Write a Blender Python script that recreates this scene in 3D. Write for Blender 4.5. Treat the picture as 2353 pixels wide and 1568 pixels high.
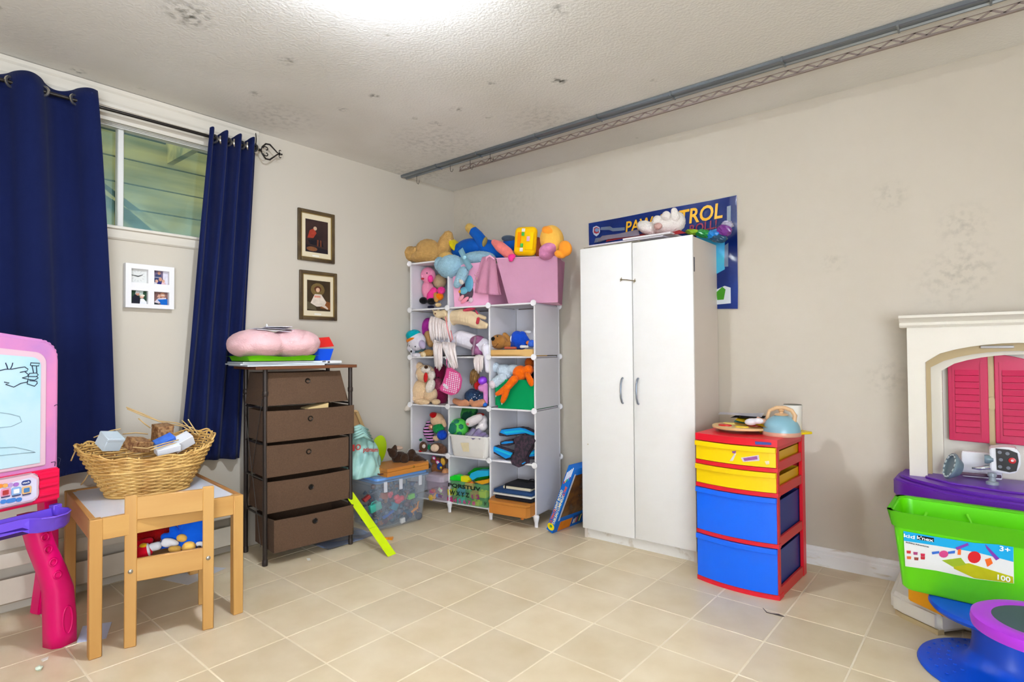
import bpy, bmesh, math, random
from mathutils import Vector as V, Matrix as M
random.seed(7)
S = bpy.context.scene
for o in list(bpy.data.objects): bpy.data.objects.remove(o)
COL = S.collection
PI = math.pi
# ---------------------------------------------------------------- camera
FP = 1307.0                                   # focal length in pixels of a 2353 px wide frame
CAM = V((3.4273, -3.4398, 1.16))
def cam_axes(yaw=.6831, pitch=.0198, roll=-.0071):
    cy, sy = math.cos(yaw), math.sin(yaw)
    f = V((-sy*math.cos(pitch), cy*math.cos(pitch), math.sin(pitch)))
    r = V((cy, sy, 0)); u = r.cross(f)
    c, s = math.cos(roll), math.sin(roll)
    return c*r+s*u, -s*r+c*u, f
AR, AU, AF = cam_axes()
cd = bpy.data.cameras.new('camera'); cam = bpy.data.objects.new('camera', cd); COL.objects.link(cam)
cd.sensor_width = 36; cd.lens = FP/2353*36; cd.clip_start = .02; cd.clip_end = 100
mw = M.Identity(4)
for i in range(3): mw[i][0], mw[i][1], mw[i][2], mw[i][3] = AR[i], AU[i], -AF[i], CAM[i]
cam.matrix_world = mw; S.camera = cam
# ---------------------------------------------------------------- light
S.view_settings.view_transform = 'Standard'; S.view_settings.look = 'None'
S.view_settings.exposure = -.21; S.view_settings.gamma = 1; S.view_settings.use_curve_mapping = False
W = bpy.data.worlds.new('sky'); S.world = W; W.use_nodes = True
bg = W.node_tree.nodes['Background']; bg.inputs[0].default_value = (.72, .86, 1, 1); bg.inputs[1].default_value = 1.6
def lamp(name, kind, loc, power, col=(1, 1, 1), size=.1, look=None, size_y=None):
    l = bpy.data.lights.new(name, kind); l.energy = power; l.color = col
    o = bpy.data.objects.new(name, l); COL.objects.link(o); o.location = loc
    if kind == 'AREA':
        l.size = size
        if size_y: l.shape = 'RECTANGLE'; l.size_y = size_y
    elif kind == 'POINT': l.shadow_soft_size = size
    if look is not None: o.rotation_euler = (V(look)-V(loc)).to_track_quat('-Z', 'Y').to_euler()
    return o
LAMP_XY = (1.9, -2.25)
BULB_POWER = 118.0                                # watts per square metre scale of the bulb emission
lamp('rear_fill_light', 'AREA', (5.1, -5.1, 1.3), 215, (.87, .97, 1.11), 2.6, (2.4, -2.4, 2.7), 1.8)  # unseen fill light added behind the camera; the room has no window there
# ---------------------------------------------------------------- colour and materials
def lin(c):
    c = c/255
    return c/12.92 if c <= .04045 else ((c+.055)/1.055)**2.4
def rgb(r, g, b): return (lin(r), lin(g), lin(b), 1)
MC = {}
def mat(name, c, rough=.55, metal=0., var=0., vs=6., bump=0., bs=60., sheen=0., alpha=1., spec=.4, trans=0., coat=0., c2=None, thr=None, emit=0., stretch=None, bd=.01):
    """procedural principled material; var = colour variation, c2 = second colour of the noise, bump = fine relief"""
    if name in MC: return MC[name]
    m = bpy.data.materials.new(name); m.use_nodes = True; nt = m.node_tree; N = nt.nodes; L = nt.links
    b = N['Principled BSDF']; b.inputs['Base Color'].default_value = rgb(*c)
    b.inputs['Roughness'].default_value = rough; b.inputs['Metallic'].default_value = metal
    b.inputs['Specular IOR Level'].default_value = spec
    b.inputs['Sheen Weight'].default_value = sheen; b.inputs['Alpha'].default_value = alpha
    b.inputs['Transmission Weight'].default_value = trans; b.inputs['Coat Weight'].default_value = coat
    if emit: b.inputs['Emission Color'].default_value = rgb(*c); b.inputs['Emission Strength'].default_value = emit
    tc = N.new('ShaderNodeTexCoord'); mp = N.new('ShaderNodeMapping'); L.new(tc.outputs['Object'], mp.inputs[0])
    if stretch: mp.inputs['Scale'].default_value = stretch
    if var or c2:
        n = N.new('ShaderNodeTexNoise'); n.inputs['Scale'].default_value = vs; n.inputs['Detail'].default_value = 5
        L.new(mp.outputs[0], n.inputs['Vector'])
        r = N.new('ShaderNodeValToRGB'); L.new(n.outputs['Fac'], r.inputs[0]); L.new(r.outputs[0], b.inputs['Base Color'])
        lo, hi = thr or (.3, .7)
        r.color_ramp.elements[0].position = lo; r.color_ramp.elements[1].position = hi
        a = rgb(*c); d = rgb(*c2) if c2 else tuple(x*(1-var) for x in a[:3])+(1,)
        r.color_ramp.elements[0].color = d; r.color_ramp.elements[1].color = a
    if bump:
        n2 = N.new('ShaderNodeTexNoise'); n2.inputs['Scale'].default_value = bs; n2.inputs['Detail'].default_value = 3
        L.new(mp.outputs[0], n2.inputs['Vector'])
        bp = N.new('ShaderNodeBump'); bp.inputs['Strength'].default_value = bump; bp.inputs['Distance'].default_value = bd
        L.new(n2.outputs['Fac'], bp.inputs['Height']); L.new(bp.outputs[0], b.inputs['Normal'])
    MC[name] = m; return m
def plastic(name, c, **k): return mat('plastic_'+name, c, **{**dict(rough=.32, spec=.5), **k})
def fur(name, c, **k): return mat('fur_'+name, c, **{**dict(rough=.95, spec=.1, sheen=.12, bump=.6, bs=130, var=.16, vs=35), **k})
def cloth(name, c, **k): return mat('cloth_'+name, c, **{**dict(rough=.9, spec=.1, sheen=.03, bump=.2, bs=400), **k})
def paper(name, c, **k): return mat('paper_'+name, c, **{**dict(rough=.8, spec=.2), **k})
def wood(name, c, c2, **k): return mat('wood_'+name, c, c2=c2, **{**dict(rough=.5, vs=9, stretch=(1, 1, .12), thr=(.25, .6), bump=.05, bs=30), **k})
def clear(name, c, a=.3, **k): return mat('clear_'+name, c, **{**dict(rough=.25, alpha=a, spec=.5), **k})
# ---------------------------------------------------------------- objects
def tag(o, label=None, cat=None, group=None, kind=None):
    for k, v in (('label', label), ('category', cat), ('group', group), ('kind', kind)):
        if v: o[k] = v
    return o
def finish(me, smooth=None):
    if smooth:
        for p in me.polygons: p.use_smooth = True
        if smooth != 'all': me.set_sharp_from_angle(angle=math.radians(40))
def mesh(name, bm, mats, smooth=True):
    me = bpy.data.meshes.new(name); bm.to_mesh(me); bm.free()
    for m in (mats if isinstance(mats, (list, tuple)) else [mats]): me.materials.append(m)
    finish(me, smooth); return me
def link(name, data, parent=None):
    o = bpy.data.objects.new(name, data); COL.objects.link(o)
    if parent is not None: o.parent = parent
    return o
class Frame:
    """a vertical working plane in the room: x along it, y away from the viewer, z up"""
    def __init__(s, x, y, deg):
        a = math.radians(deg); s.a = a; s.P = V((x, y, 0)); s.u = V((math.cos(a), math.sin(a), 0)); s.n = V((-math.sin(a), math.cos(a), 0))
        s.mw = M.Translation(s.P) @ M.Rotation(a, 4, 'Z'); s.inv = s.mw.inverted()
    def W(s, p): return s.mw @ V(p)
    def ray(s, px, py): return AR*((px-1176.5)/FP)+AU*((784-py)/FP)+AF
    def at(s, px, py, v=0.):                     # point of the plane y=v that the photograph shows at px, py
        d = s.ray(px, py); q = s.P+s.n*v-CAM
        return s.inv @ (CAM+d*(s.n.dot(q)/s.n.dot(d)))
    def onz(s, px, py, z=0.):
        d = s.ray(px, py); return s.inv @ (CAM+d*((z-CAM.z)/d.z))
    def k(s, p): return (s.mw @ V(p)-CAM).dot(AF)/FP   # metres per photo pixel there
ROOM = Frame(0, 0, 0); WR = ROOM; WL = Frame(0, 0, 90)
class Thing:
    """an Empty at a thing's base; parts are drawn in the frame's coordinates"""
    def __init__(s, name, label, cat, F, base, group=None):
        s.F = F; s.b = V(base); s.o = bpy.data.objects.new(name, None); COL.objects.link(s.o)
        s.o.empty_display_size = .05
        s.o.matrix_world = F.mw @ M.Translation(s.b); tag(s.o, label, cat, group)
    def part(s, name, bm, m, parent=None, smooth=True, label=None, kind=None):
        bm.transform(M.Translation(-s.b)); o = link(name, mesh(name, bm, m, smooth), parent or s.o)
        return tag(o, label, None, None, kind)
    def plush(s, name, blobs, m, parent=None, vox=.006, fuzz=.0, label=None, sm=5, v=0.):
        bm = bmesh.new()
        for q in blobs: blob(bm, s.F, q, v)
        o = s.part(name, bm, m, parent, 'all', label)
        r = o.modifiers.new('skin', 'REMESH'); r.mode = 'VOXEL'; r.voxel_size = vox; r.use_smooth_shade = True
        if sm: q = o.modifiers.new('soft', 'SMOOTH'); q.factor = .5; q.iterations = sm
        if fuzz:
            d = o.modifiers.new('fuzz', 'DISPLACE'); d.texture = fuzz_tex(); d.strength = fuzz; d.mid_level = .5
        return o
def single(name, label, cat, F, base, bm, m, group=None, smooth=True):
    b = V(base); bm.transform(M.Translation(-b)); o = link(name, mesh(name, bm, m, smooth))
    o.matrix_world = F.mw @ M.Translation(b); return tag(o, label, cat, group)
def struct(name, bm, m, smooth=False, parent=None):
    o = link(name, mesh(name, bm, m, smooth), parent)
    if parent is None: o['kind'] = 'structure'
    return o
_ft = []
def fuzz_tex():
    if not _ft:
        t = bpy.data.textures.new('fuzz', 'CLOUDS'); t.noise_scale = .012; t.noise_depth = 1; _ft.append(t)
    return _ft[0]
# ---------------------------------------------------------------- shapes
def nb(): return bmesh.new()
def xf(vs, m):
    for v in vs: v.co = m @ v.co
def box(bm, c, s, rz=0., rot=None, bev=0., seg=1, taper=None, mi=0):
    r = bmesh.ops.create_cube(bm, size=1); vs = r['verts']
    for v in vs:
        v.co = V((v.co.x*s[0], v.co.y*s[1], v.co.z*s[2]))
        if taper and v.co.z > 0: v.co.x *= taper[0]; v.co.y *= taper[1]
    fs = list({f for v in vs for f in v.link_faces})
    if bev:
        es = list({e for v in vs for e in v.link_edges})
        q = bmesh.ops.bevel(bm, geom=es, offset=bev, segments=seg, affect='EDGES', profile=.5)
        vs = list({v for f in q['faces'] for v in f.verts} | {v for v in vs if v.is_valid}); fs = list({f for v in vs for f in v.link_faces})
    m = M.Translation(V(c)) @ (rot.to_4x4() if rot is not None else M.Rotation(rz, 4, 'Z'))
    xf(vs, m)
    for f in fs: f.material_index = mi
    return vs
def box2(bm, a, b, **k): return box(bm, [(a[i]+b[i])/2 for i in range(3)], [abs(b[i]-a[i]) for i in range(3)], **k)
def rot(x=0, y=0, z=0): return (M.Rotation(math.radians(z), 3, 'Z') @ M.Rotation(math.radians(y), 3, 'Y') @ M.Rotation(math.radians(x), 3, 'X'))
def ring(bm, c, ax, up, r1, r2, n): 
    sd = ax.cross(up)
    return [bm.verts.new(c+up*(r1*math.cos(2*PI*i/n))+sd*(r2*math.sin(2*PI*i/n))) for i in range(n)]
def bridge(bm, a, b, mi=0):
    n = len(a)
    for i in range(n):
        f = bm.faces.new((a[i], a[(i+1) % n], b[(i+1) % n], b[i])); f.material_index = mi
def tube(bm, pts, r, n=8, cap=True, close=False, mi=0, flat=1.):
    pts = [V(p) for p in pts]; rs = r if isinstance(r, (list, tuple)) else [r]*len(pts)
    rings = []; up = None
    for i, p in enumerate(pts):
        if close: t = pts[(i+1) % len(pts)]-pts[i-1]
        else: t = pts[min(i+1, len(pts)-1)]-pts[max(i-1, 0)]
        t = t.normalized() if t.length > 1e-9 else V((0, 0, 1))
        if up is None:
            up = V((0, 0, 1)) if abs(t.z) < .9 else V((1, 0, 0))
        up = (up-t*up.dot(t)).normalized()
        rings.append(ring(bm, p, t, up, rs[i], rs[i]*flat, n))
    for i in range(len(rings)-1): bridge(bm, rings[i], rings[i+1], mi)
    if close: bridge(bm, rings[-1], rings[0], mi)
    elif cap:
        for q, rv in ((rings[0], True), (rings[-1], False)):
            f = bm.faces.new(q[::-1] if rv else q); f.material_index = mi
    bmesh.ops.recalc_face_normals(bm, faces=bm.faces[:]) if False else None
def cyl(bm, a, b, r, r2=None, n=16, mi=0): tube(bm, [a, b], [r, r if r2 is None else r2], n, mi=mi)
def lathe(bm, c, prof, n=24, sx=1., sy=1., m=None, mi=0, closed=True):
    c = V(c); rings = []; m = m or M.Identity(3)
    for r, z in prof: rings.append([bm.verts.new(c+m @ V((r*sx*math.cos(2*PI*i/n), r*sy*math.sin(2*PI*i/n), z))) for i in range(n)])
    for i in range(len(rings)-1): bridge(bm, rings[i], rings[i+1], mi)
    if closed:
        bm.faces.new(rings[0][::-1]).material_index = mi; bm.faces.new(rings[-1]).material_index = mi
def ball(bm, c, r, m=None, n=14, mi=0):
    q = bmesh.ops.create_uvsphere(bm, u_segments=n, v_segments=max(6, n*2//3), radius=1)
    r = (r, r, r) if isinstance(r, (int, float)) else r
    mm = M.Translation(V(c)) @ (m.to_4x4() if m is not None else M.Identity(4)) @ M.Diagonal((r[0], r[1], r[2], 1))
    xf(q['verts'], mm)
    for v in q['verts']:
        for f in v.link_faces: f.material_index = mi
def prism(bm, pts, y0, y1, plane='xz', mi=0):
    """polygon pts extruded: in xz from y0 to y1, or in xy from z0 to z1"""
    def P(p, d): return V((p[0], d, p[1])) if plane == 'xz' else (V((p[0], p[1], d)) if plane == 'xy' else V((d, p[0], p[1])))
    a = [bm.verts.new(P(p, y0)) for p in pts]; b = [bm.verts.new(P(p, y1)) for p in pts]
    f1 = bm.faces.new(a); f2 = bm.faces.new(b[::-1]); fs = [f1, f2]
    n = len(pts)
    for i in range(n): fs.append(bm.faces.new((a[i], b[i], b[(i+1) % n], a[(i+1) % n])))
    for f in fs: f.material_index = mi
    bmesh.ops.recalc_face_normals(bm, faces=fs); return fs
def grid(bm, fn, nu, nv, thick=0., mi=0):
    g = [[bm.verts.new(V(fn(i/nu, j/nv))) for j in range(nv+1)] for i in range(nu+1)]
    fs = [bm.faces.new((g[i][j], g[i+1][j], g[i+1][j+1], g[i][j+1])) for i in range(nu) for j in range(nv)]
    for f in fs: f.material_index = mi
    if thick: bmesh.ops.solidify(bm, geom=fs, thickness=thick)
def rrect(cx, cz, w, h, r, n=5):
    r = min(r, w/2-1e-4, h/2-1e-4); out = []
    for (sx, sz, a0) in ((1, 1, 0), (-1, 1, 90), (-1, -1, 180), (1, -1, 270)):
        for i in range(n+1):
            a = math.radians(a0+90*i/n); out.append((cx+sx*(w/2-r)+r*math.cos(a), cz+sz*(h/2-r)+r*math.sin(a)))
    return out
def blob(bm, F, q, v=0.):
    """('e',px,py,rx,ry[,tilt,rd,v]) ellipsoid or ('t',[(px,py,r,v)...]) limb; sizes in photo pixels, turned into metres where it stands"""
    if q[0] == 'e':
        px, py, rx, ry = q[1:5]; tl = q[5] if len(q) > 5 else 0; rd = q[6] if len(q) > 6 and q[6] else (rx+ry)/2; vv = v+(q[7] if len(q) > 7 else 0)
        c = F.at(px, py, vv); k = F.k(c); ball(bm, c, (rx*k, rd*k, ry*k), M.Rotation(math.radians(-tl), 3, 'Y'), 16)
    else:
        L = q[1]; pts = []
        for i, a in enumerate(L):
            c = F.at(a[0], a[1], v+(a[3] if len(a) > 3 else 0)); pts.append((c, a[2]*F.k(c)))
        for i in range(len(pts)-1):
            (a, ra), (b, rb) = pts[i], pts[i+1]; n = max(2, int((b-a).length/max(.35*min(ra, rb), .002)))
            for j in range(n+1):
                t = j/n; ball(bm, a.lerp(b, t), ra+(rb-ra)*t, None, 10)
def text_mesh(body, size, ext=.0006, bold=.0, align='CENTER', shear=0., sx=1.):
    c = bpy.data.curves.new('t', 'FONT'); c.body = body; c.size = size; c.extrude = ext; c.offset = bold*size; c.align_x = align; c.align_y = 'CENTER'; c.shear = shear; c.resolution_u = 3
    o = bpy.data.objects.new('t', c); COL.objects.link(o); bpy.context.view_layer.update()
    me = bpy.data.meshes.new_from_object(o.evaluated_get(bpy.context.evaluated_depsgraph_get()))
    bpy.data.objects.remove(o); bpy.data.curves.remove(c)
    bm = nb(); bm.from_mesh(me); bpy.data.meshes.remove(me)
    xf(bm.verts, M.Diagonal((sx, 1, 1, 1)))
    return bm
def letters(T, body, c, size, m, rx=90, ry=0, rz=0, parent=None, tilt=0., **k):
    """lettering standing in the plane facing -y at c"""
    bm = text_mesh(body, size, **k)
    bm.transform(M.Translation(V(c)) @ rot(rx, ry, rz).to_4x4() @ M.Rotation(math.radians(tilt), 4, 'Z'))
    return T.part('lettering', bm, m, parent, False)
# ================================================================ the room
H = 2.538; RX, RY = 5.8, -5.8
m_wall = mat('wall_paint', (208, 199, 184), .85, var=.05, vs=1.1, bump=.08, bs=260, spec=.2, bd=.004)
def stained(name, base, spots, bump, bs, rough=.9, sc=3.2, marks=()):
    """painted surface with fixed grey mould stains (soft blotches) and small dark specks"""
    m = mat(name, base, rough, bump=bump, bs=bs, spec=.15); nt = m.node_tree; N = nt.nodes; L = nt.links; b = N['Principled BSDF']
    tc = N.new('ShaderNodeTexCoord')
    n1 = N.new('ShaderNodeTexNoise'); n1.inputs['Scale'].default_value = sc*.35; n1.inputs['Detail'].default_value = 6; L.new(tc.outputs['Object'], n1.inputs[0])
    r1 = N.new('ShaderNodeValToRGB'); L.new(n1.outputs[0], r1.inputs[0]); r1.color_ramp.elements[0].position = .38; r1.color_ramp.elements[1].position = .6
    n4 = N.new('ShaderNodeTexNoise'); n4.inputs['Scale'].default_value = 30 if marks and marks[0][1] < .2 else 9; n4.inputs['Detail'].default_value = 6; L.new(tc.outputs['Object'], n4.inputs[0])
    n5 = N.new('ShaderNodeMapRange'); n5.inputs[1].default_value = .46; n5.inputs[2].default_value = .66; L.new(n4.outputs[0], n5.inputs[0])
    a = rgb(*base); r1.color_ramp.elements[1].color = a; r1.color_ramp.elements[0].color = (a[0]*.88, a[1]*.87, a[2]*.84, 1)
    n2 = N.new('ShaderNodeTexVoronoi'); n2.inputs['Scale'].default_value = sc; n2.inputs['Randomness'].default_value = 1
    n3 = N.new('ShaderNodeTexNoise'); n3.inputs['Scale'].default_value = 22; L.new(tc.outputs['Object'], n3.inputs[0])
    mv = N.new('ShaderNodeMixRGB'); mv.inputs[0].default_value = .06; L.new(tc.outputs['Object'], mv.inputs[1]); L.new(n3.outputs[1], mv.inputs[2]); L.new(mv.outputs[0], n2.inputs[0])
    r2 = N.new('ShaderNodeValToRGB'); L.new(n2.outputs['Distance'], r2.inputs[0]); r2.color_ramp.elements[0].position = .02; r2.color_ramp.elements[1].position = .055
    r2.color_ramp.elements[0].color = (1-spots, 1-spots, 1-spots*1.1, 1); r2.color_ramp.elements[1].color = (1, 1, 1, 1)
    mx = N.new('ShaderNodeMixRGB'); mx.blend_type = 'MULTIPLY'; mx.inputs[0].default_value = 1; L.new(r1.outputs[0], mx.inputs[1]); L.new(r2.outputs[0], mx.inputs[2])
    out = mx.outputs[0]
    for (p, r, k) in marks:                  # mould marks: a soft spot broken up by noise
        d = N.new('ShaderNodeVectorMath'); d.operation = 'DISTANCE'; L.new(tc.outputs['Object'], d.inputs[0]); d.inputs[1].default_value = p
        q = N.new('ShaderNodeMapRange'); q.inputs[1].default_value = 0; q.inputs[2].default_value = r; q.inputs[3].default_value = k; q.inputs[4].default_value = 0; L.new(d.outputs['Value'], q.inputs[0])
        w = N.new('ShaderNodeMath'); w.operation = 'MULTIPLY'; L.new(q.outputs[0], w.inputs[0]); L.new(n5.outputs[0], w.inputs[1])
        z = N.new('ShaderNodeMixRGB'); z.inputs[2].default_value = (.10, .10, .08, 1); z.inputs[0].default_value = 0; L.new(w.outputs[0], z.inputs[0]); L.new(out, z.inputs[1]); out = z.outputs[0]
    L.new(out, b.inputs['Base Color']); return m
def on_ceiling(px, py): return tuple(ROOM.onz(px, py, 2.538))
def on_right(px, py): return tuple(ROOM.at(px, py, 0))
m_ceil = stained('ceiling_stipple', (242, 239, 234), .35, .20, 85, sc=2.6, marks=[(on_ceiling(*p), r, k) for p, r, k in (((440, 40), .10, .9), ((425, 22), .12, .6), ((860, 221), .035, 1.6), ((1288, 187), .04, 1.4), ((1276, 185), .03, 1.4), ((655, 138), .06, .8), ((588, 216), .04, 1.), ((1050, 252), .05, 1.), ((1120, 268), .03, 1.4), ((1000, 285), .05, .8), ((180, 164), .04, 1.2), ((788, 251), .04, 1.), ((1130, 190), .03, 1.), ((1290, 20), .05, .8), ((640, 270), .3, .25), ((1010, 330), .4, .3), ((1250, 275), .3, .25), ((950, 400), .35, .3))])
m_white = mat('white_paint', (232, 229, 222), .45, var=.06, vs=5, bump=.03)
m_trim = mat('cream_trim_paint', (222, 214, 200), .5, var=.12, vs=8, stretch=(1, .3, 3))
m_grout = mat('grout', (244, 230, 204), .9, var=.14, vs=9)
# floor: grout bed + tiles, each tile its own piece
bm = nb(); box2(bm, (-.3, .3, -.08), (RX, RY, -.0016)); floor = struct('floor', bm, m_grout)
TILE = .301; TA = -.0225; TO = V((1.2218, -2.2065, 0))
def tile_mat():
    m = mat('beige_floor_tile', (212, 192, 156), .36, c2=(226, 209, 178), vs=5, thr=(.3, .72), spec=.35, bump=.04, bs=14)
    nt = m.node_tree; N = nt.nodes; L = nt.links; b = N['Principled BSDF']; src = b.inputs['Base Color'].links[0].from_socket
    oi = N.new('ShaderNodeObjectInfo'); nz = [n for n in N if n.type == 'TEX_NOISE'][0]
    ad = N.new('ShaderNodeVectorMath'); ad.operation = 'ADD'
    L.new(oi.outputs['Location'], ad.inputs[1]); mp = nz.inputs['Vector'].links[0].from_socket; L.new(mp, ad.inputs[0]); L.new(ad.outputs[0], nz.inputs['Vector'])
    hs = N.new('ShaderNodeHueSaturation'); mr = N.new('ShaderNodeMapRange'); mr.inputs['To Min'].default_value = .92; mr.inputs['To Max'].default_value = 1.05
    L.new(oi.outputs['Random'], mr.inputs[0]); L.new(mr.outputs[0], hs.inputs['Value']); L.new(src, hs.inputs['Color']); L.new(hs.outputs[0], b.inputs['Base Color'])
    return m
m_tile = tile_mat()
bm = nb(); box(bm, (0, 0, -.006), (TILE-.0065, TILE-.0065, .012), bev=.0012)
tile_me = mesh('tile', bm, m_tile, False)
ca, sa = math.cos(TA), math.sin(TA); rest = []
for i in range(-14, 15):
    for j in range(-14, 20):
        p = TO+V((ca*(j+.5)*TILE-sa*(i+.5)*TILE, sa*(j+.5)*TILE+ca*(i+.5)*TILE, 0))
        if not (-.16 < p.x < RX and RY < p.y < .16): continue
        d = p-CAM; dz = d.dot(AF)
        if dz > .5 and abs(d.dot(AR)/dz) < 1.02 and abs(d.dot(AU)/dz) < .75:
            o = link('tile', tile_me, floor); o.location = p; o.rotation_euler = (0, 0, TA)
        else: rest.append(p)
bm = nb()
for p in rest: box(bm, (p.x, p.y, -.006), (TILE-.006, TILE-.006, .012), rz=TA)
o = link('tile_field', mesh('tile_field', bm, m_tile, False), floor); o['kind'] = 'stuff'
bm = nb(); box2(bm, (-.3, .3, H), (RX, RY, H+.1)); struct('ceiling', bm, m_ceil)
# walls; the left one has the window opening
WY0, WY1, WZ0, WZ1 = -3.02, -1.86, 1.82, 2.40
bm = nb()
box2(bm, (-.22, .2, -.05), (0, WY1, H)); box2(bm, (-.22, WY0, -.05), (0, RY, H)); box2(bm, (-.22, WY1, -.05), (0, WY0, WZ0)); box2(bm, (-.22, WY1, WZ1), (0, WY0, H))
struct('wall_left', bm, m_wall)
m_wall2 = stained('wall_paint_stained', (208, 199, 184), .0, .08, 260, .85, .9, marks=[(on_right(*p), r, k) for p, r, k in (((2045, 450), .10, .25), ((2215, 520), .13, .27), ((2180, 640), .18, .22), ((2235, 610), .14, .2), ((1915, 600), .08, .2), ((1185, 470), .3, .1), ((1080, 500), .3, .1), ((2040, 870), .12, .25))])
bm = nb(); box2(bm, (-.2, 0, -.05), (RX, .2, H)); struct('wall_right', bm, m_wall2)
bm = nb(); box2(bm, (RX, .2, -.05), (RX+.2, RY, H)); struct('wall_near', bm, m_wall)
bm = nb(); box2(bm, (-.2, RY-.2, -.05), (RX, RY, H)); struct('wall_rear', bm, m_wall)
# ceiling lamp just above the frame: porcelain holder + glowing globe
def bulb_mat():
    m = bpy.data.materials.new('lit_globe'); m.use_nodes = True; N = m.node_tree.nodes; e = N.new('ShaderNodeEmission'); e.inputs[0].default_value = (.88, .97, 1.09, 1); e.inputs[1].default_value = BULB_POWER*6
    g = N.new('ShaderNodeNewGeometry'); sx = N.new('ShaderNodeSeparateXYZ'); mr = N.new('ShaderNodeMapRange'); mr.inputs[1].default_value = -.3; mr.inputs[2].default_value = .7; mr.inputs[3].default_value = BULB_POWER*6; mr.inputs[4].default_value = BULB_POWER*2   # the socket side of the globe glows less
    K = m.node_tree.links; K.new(g.outputs['Normal'], sx.inputs[0]); K.new(sx.outputs[2], mr.inputs[0]); K.new(mr.outputs[0], e.inputs[1])
    m.node_tree.links.new(e.outputs[0], N['Material Output'].inputs[0]); return m
t = Thing('ceiling_light', 'round lit globe lamp in a white holder on the ceiling', 'light', ROOM, (LAMP_XY[0], LAMP_XY[1], H))
bm = nb(); lathe(bm, t.b, [(.06, 0), (.06, -.012), (.045, -.02), (.04, -.026)][::-1]); t.part('lamp_holder', bm, plastic('holder', (240, 240, 238)))
bm = nb(); ball(bm, t.b+V((0, 0, -.062)), (.075, .075, .036), n=24); t.part('globe', bm, bulb_mat(), smooth='all')
# trims
def profile_y(bm, prof, y0, y1): prism(bm, prof, y0, y1, 'xz')
bm = nb(); z1 = H-.003
profile_y(bm, [(0, z1), (.018, z1), (.02, z1-.02), (.012, z1-.03), (.016, z1-.075), (.01, z1-.085), (.008, z1-.1), (0, z1-.1)], -3.5, -1.715); struct('trim_1', bm, m_trim)
bm = nb(); profile_y(bm, [(0, 1.82), (.03, 1.822), (.032, 1.81), (.018, 1.805), (.014, 1.765), (.006, 1.757), (0, 1.757)], -3.1, -1.80); struct('trim_2', bm, m_trim)
bm = nb(); profile_y(bm, [(0, 2.41), (.014, 2.41), (.016, 2.40), (.012, 2.362), (0, 2.362)], -3.1, -1.80); struct('trim_3', bm, m_trim)
bm = nb()   # skirting with a stepped profile
prism(bm, [(0, 0), (-.014, 0), (-.014, .062), (-.009, .068), (-.011, .082), (-.004, .098), (0, .1)], .02, RX, 'yz'); struct('baseboard_right', bm, mat('skirting_paint', (240, 238, 236), .4, c2=(206, 192, 168), vs=9, thr=(.28, .42), stretch=(1, 1, 4)))
bm = nb(); prism(bm, [(0, 0), (.014, 0), (.014, .07), (.006, .1), (0, .1)], -.02, -1.2, 'xz'); struct('baseboard_left', bm, m_trim)
# window
m_vinyl = plastic('window_vinyl', (226, 224, 218))
def glass_mat(name, dirt):
    m = bpy.data.materials.new(name); m.use_nodes = True; N = m.node_tree.nodes; L = m.node_tree.links; b = N['Principled BSDF']
    b.inputs['Base Color'].default_value = rgb(168, 220, 214); b.inputs['Roughness'].default_value = .25
    tc = N.new('ShaderNodeTexCoord'); sp = N.new('ShaderNodeSeparateXYZ'); L.new(tc.outputs['Object'], sp.inputs[0])
    n = N.new('ShaderNodeTexNoise'); n.inputs['Scale'].default_value = 5; n.inputs['Detail'].default_value = 6; L.new(tc.outputs['Object'], n.inputs[0])
    mr = N.new('ShaderNodeMapRange'); mr.inputs[1].default_value = 1.80; mr.inputs[2].default_value = 2.12; mr.inputs[3].default_value = dirt; mr.inputs[4].default_value = dirt*.25; L.new(sp.outputs[2], mr.inputs[0])
    mu = N.new('ShaderNodeMath'); mu.operation = 'MULTIPLY'; L.new(mr.outputs[0], mu.inputs[0]); L.new(n.outputs[0], mu.inputs[1]); L.new(mu.outputs[0], b.inputs['Alpha'])
    b.inputs['Transmission Weight'].default_value = 0; return m
t = Frame(0, 0, 90)
wroot = link('window_1', None); wroot['kind'] = 'structure'; wroot.location = (0, 0, 0)
def wpart(name, bm, m, parent=None): return link(name, mesh(name, bm, m, True), parent or wroot)
bm = nb(); X0, X1 = -.14, -.05                      # vinyl frame in the opening
for a, b in (((X0, WY0, WZ0), (X1, WY1, WZ0+.02)), ((X0, WY0, WZ1-.03), (X1, WY1, WZ1)), ((X0, WY0, WZ0), (X1, WY0+.04, WZ1)), ((X0, WY1-.03, WZ0), (X1, WY1, WZ1))): box2(bm, a, b, bev=.003)
for k in range(4): box2(bm, (X1-.01+.012*k, WY0, WZ1-.032-.004*(3-k)), (X1+.002+.012*k, WY1, WZ1-.02))
wpart('window_frame', bm, m_vinyl)
bm = nb(); box2(bm, (-.11, -2.435, WZ0+.02), (-.07, -2.405, WZ1-.03), bev=.004); wpart('meeting_stile', bm, m_vinyl)
bm = nb(); box2(bm, (-.155, -2.53, WZ0+.02), (-.12, -2.505, WZ1-.03), bev=.004); wpart('sash_stile', bm, m_vinyl)
for k, (a, b, x, d) in enumerate(((-2.99, -2.43, -.135, .9), (-2.41, -1.89, -.09, .62))):
    bm = nb(); box2(bm, (x-.002, a, WZ0+.02), (x+.002, b, WZ1-.03)); wpart('pane', bm, glass_mat('dusty_glass_%d' % k, d))
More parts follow.
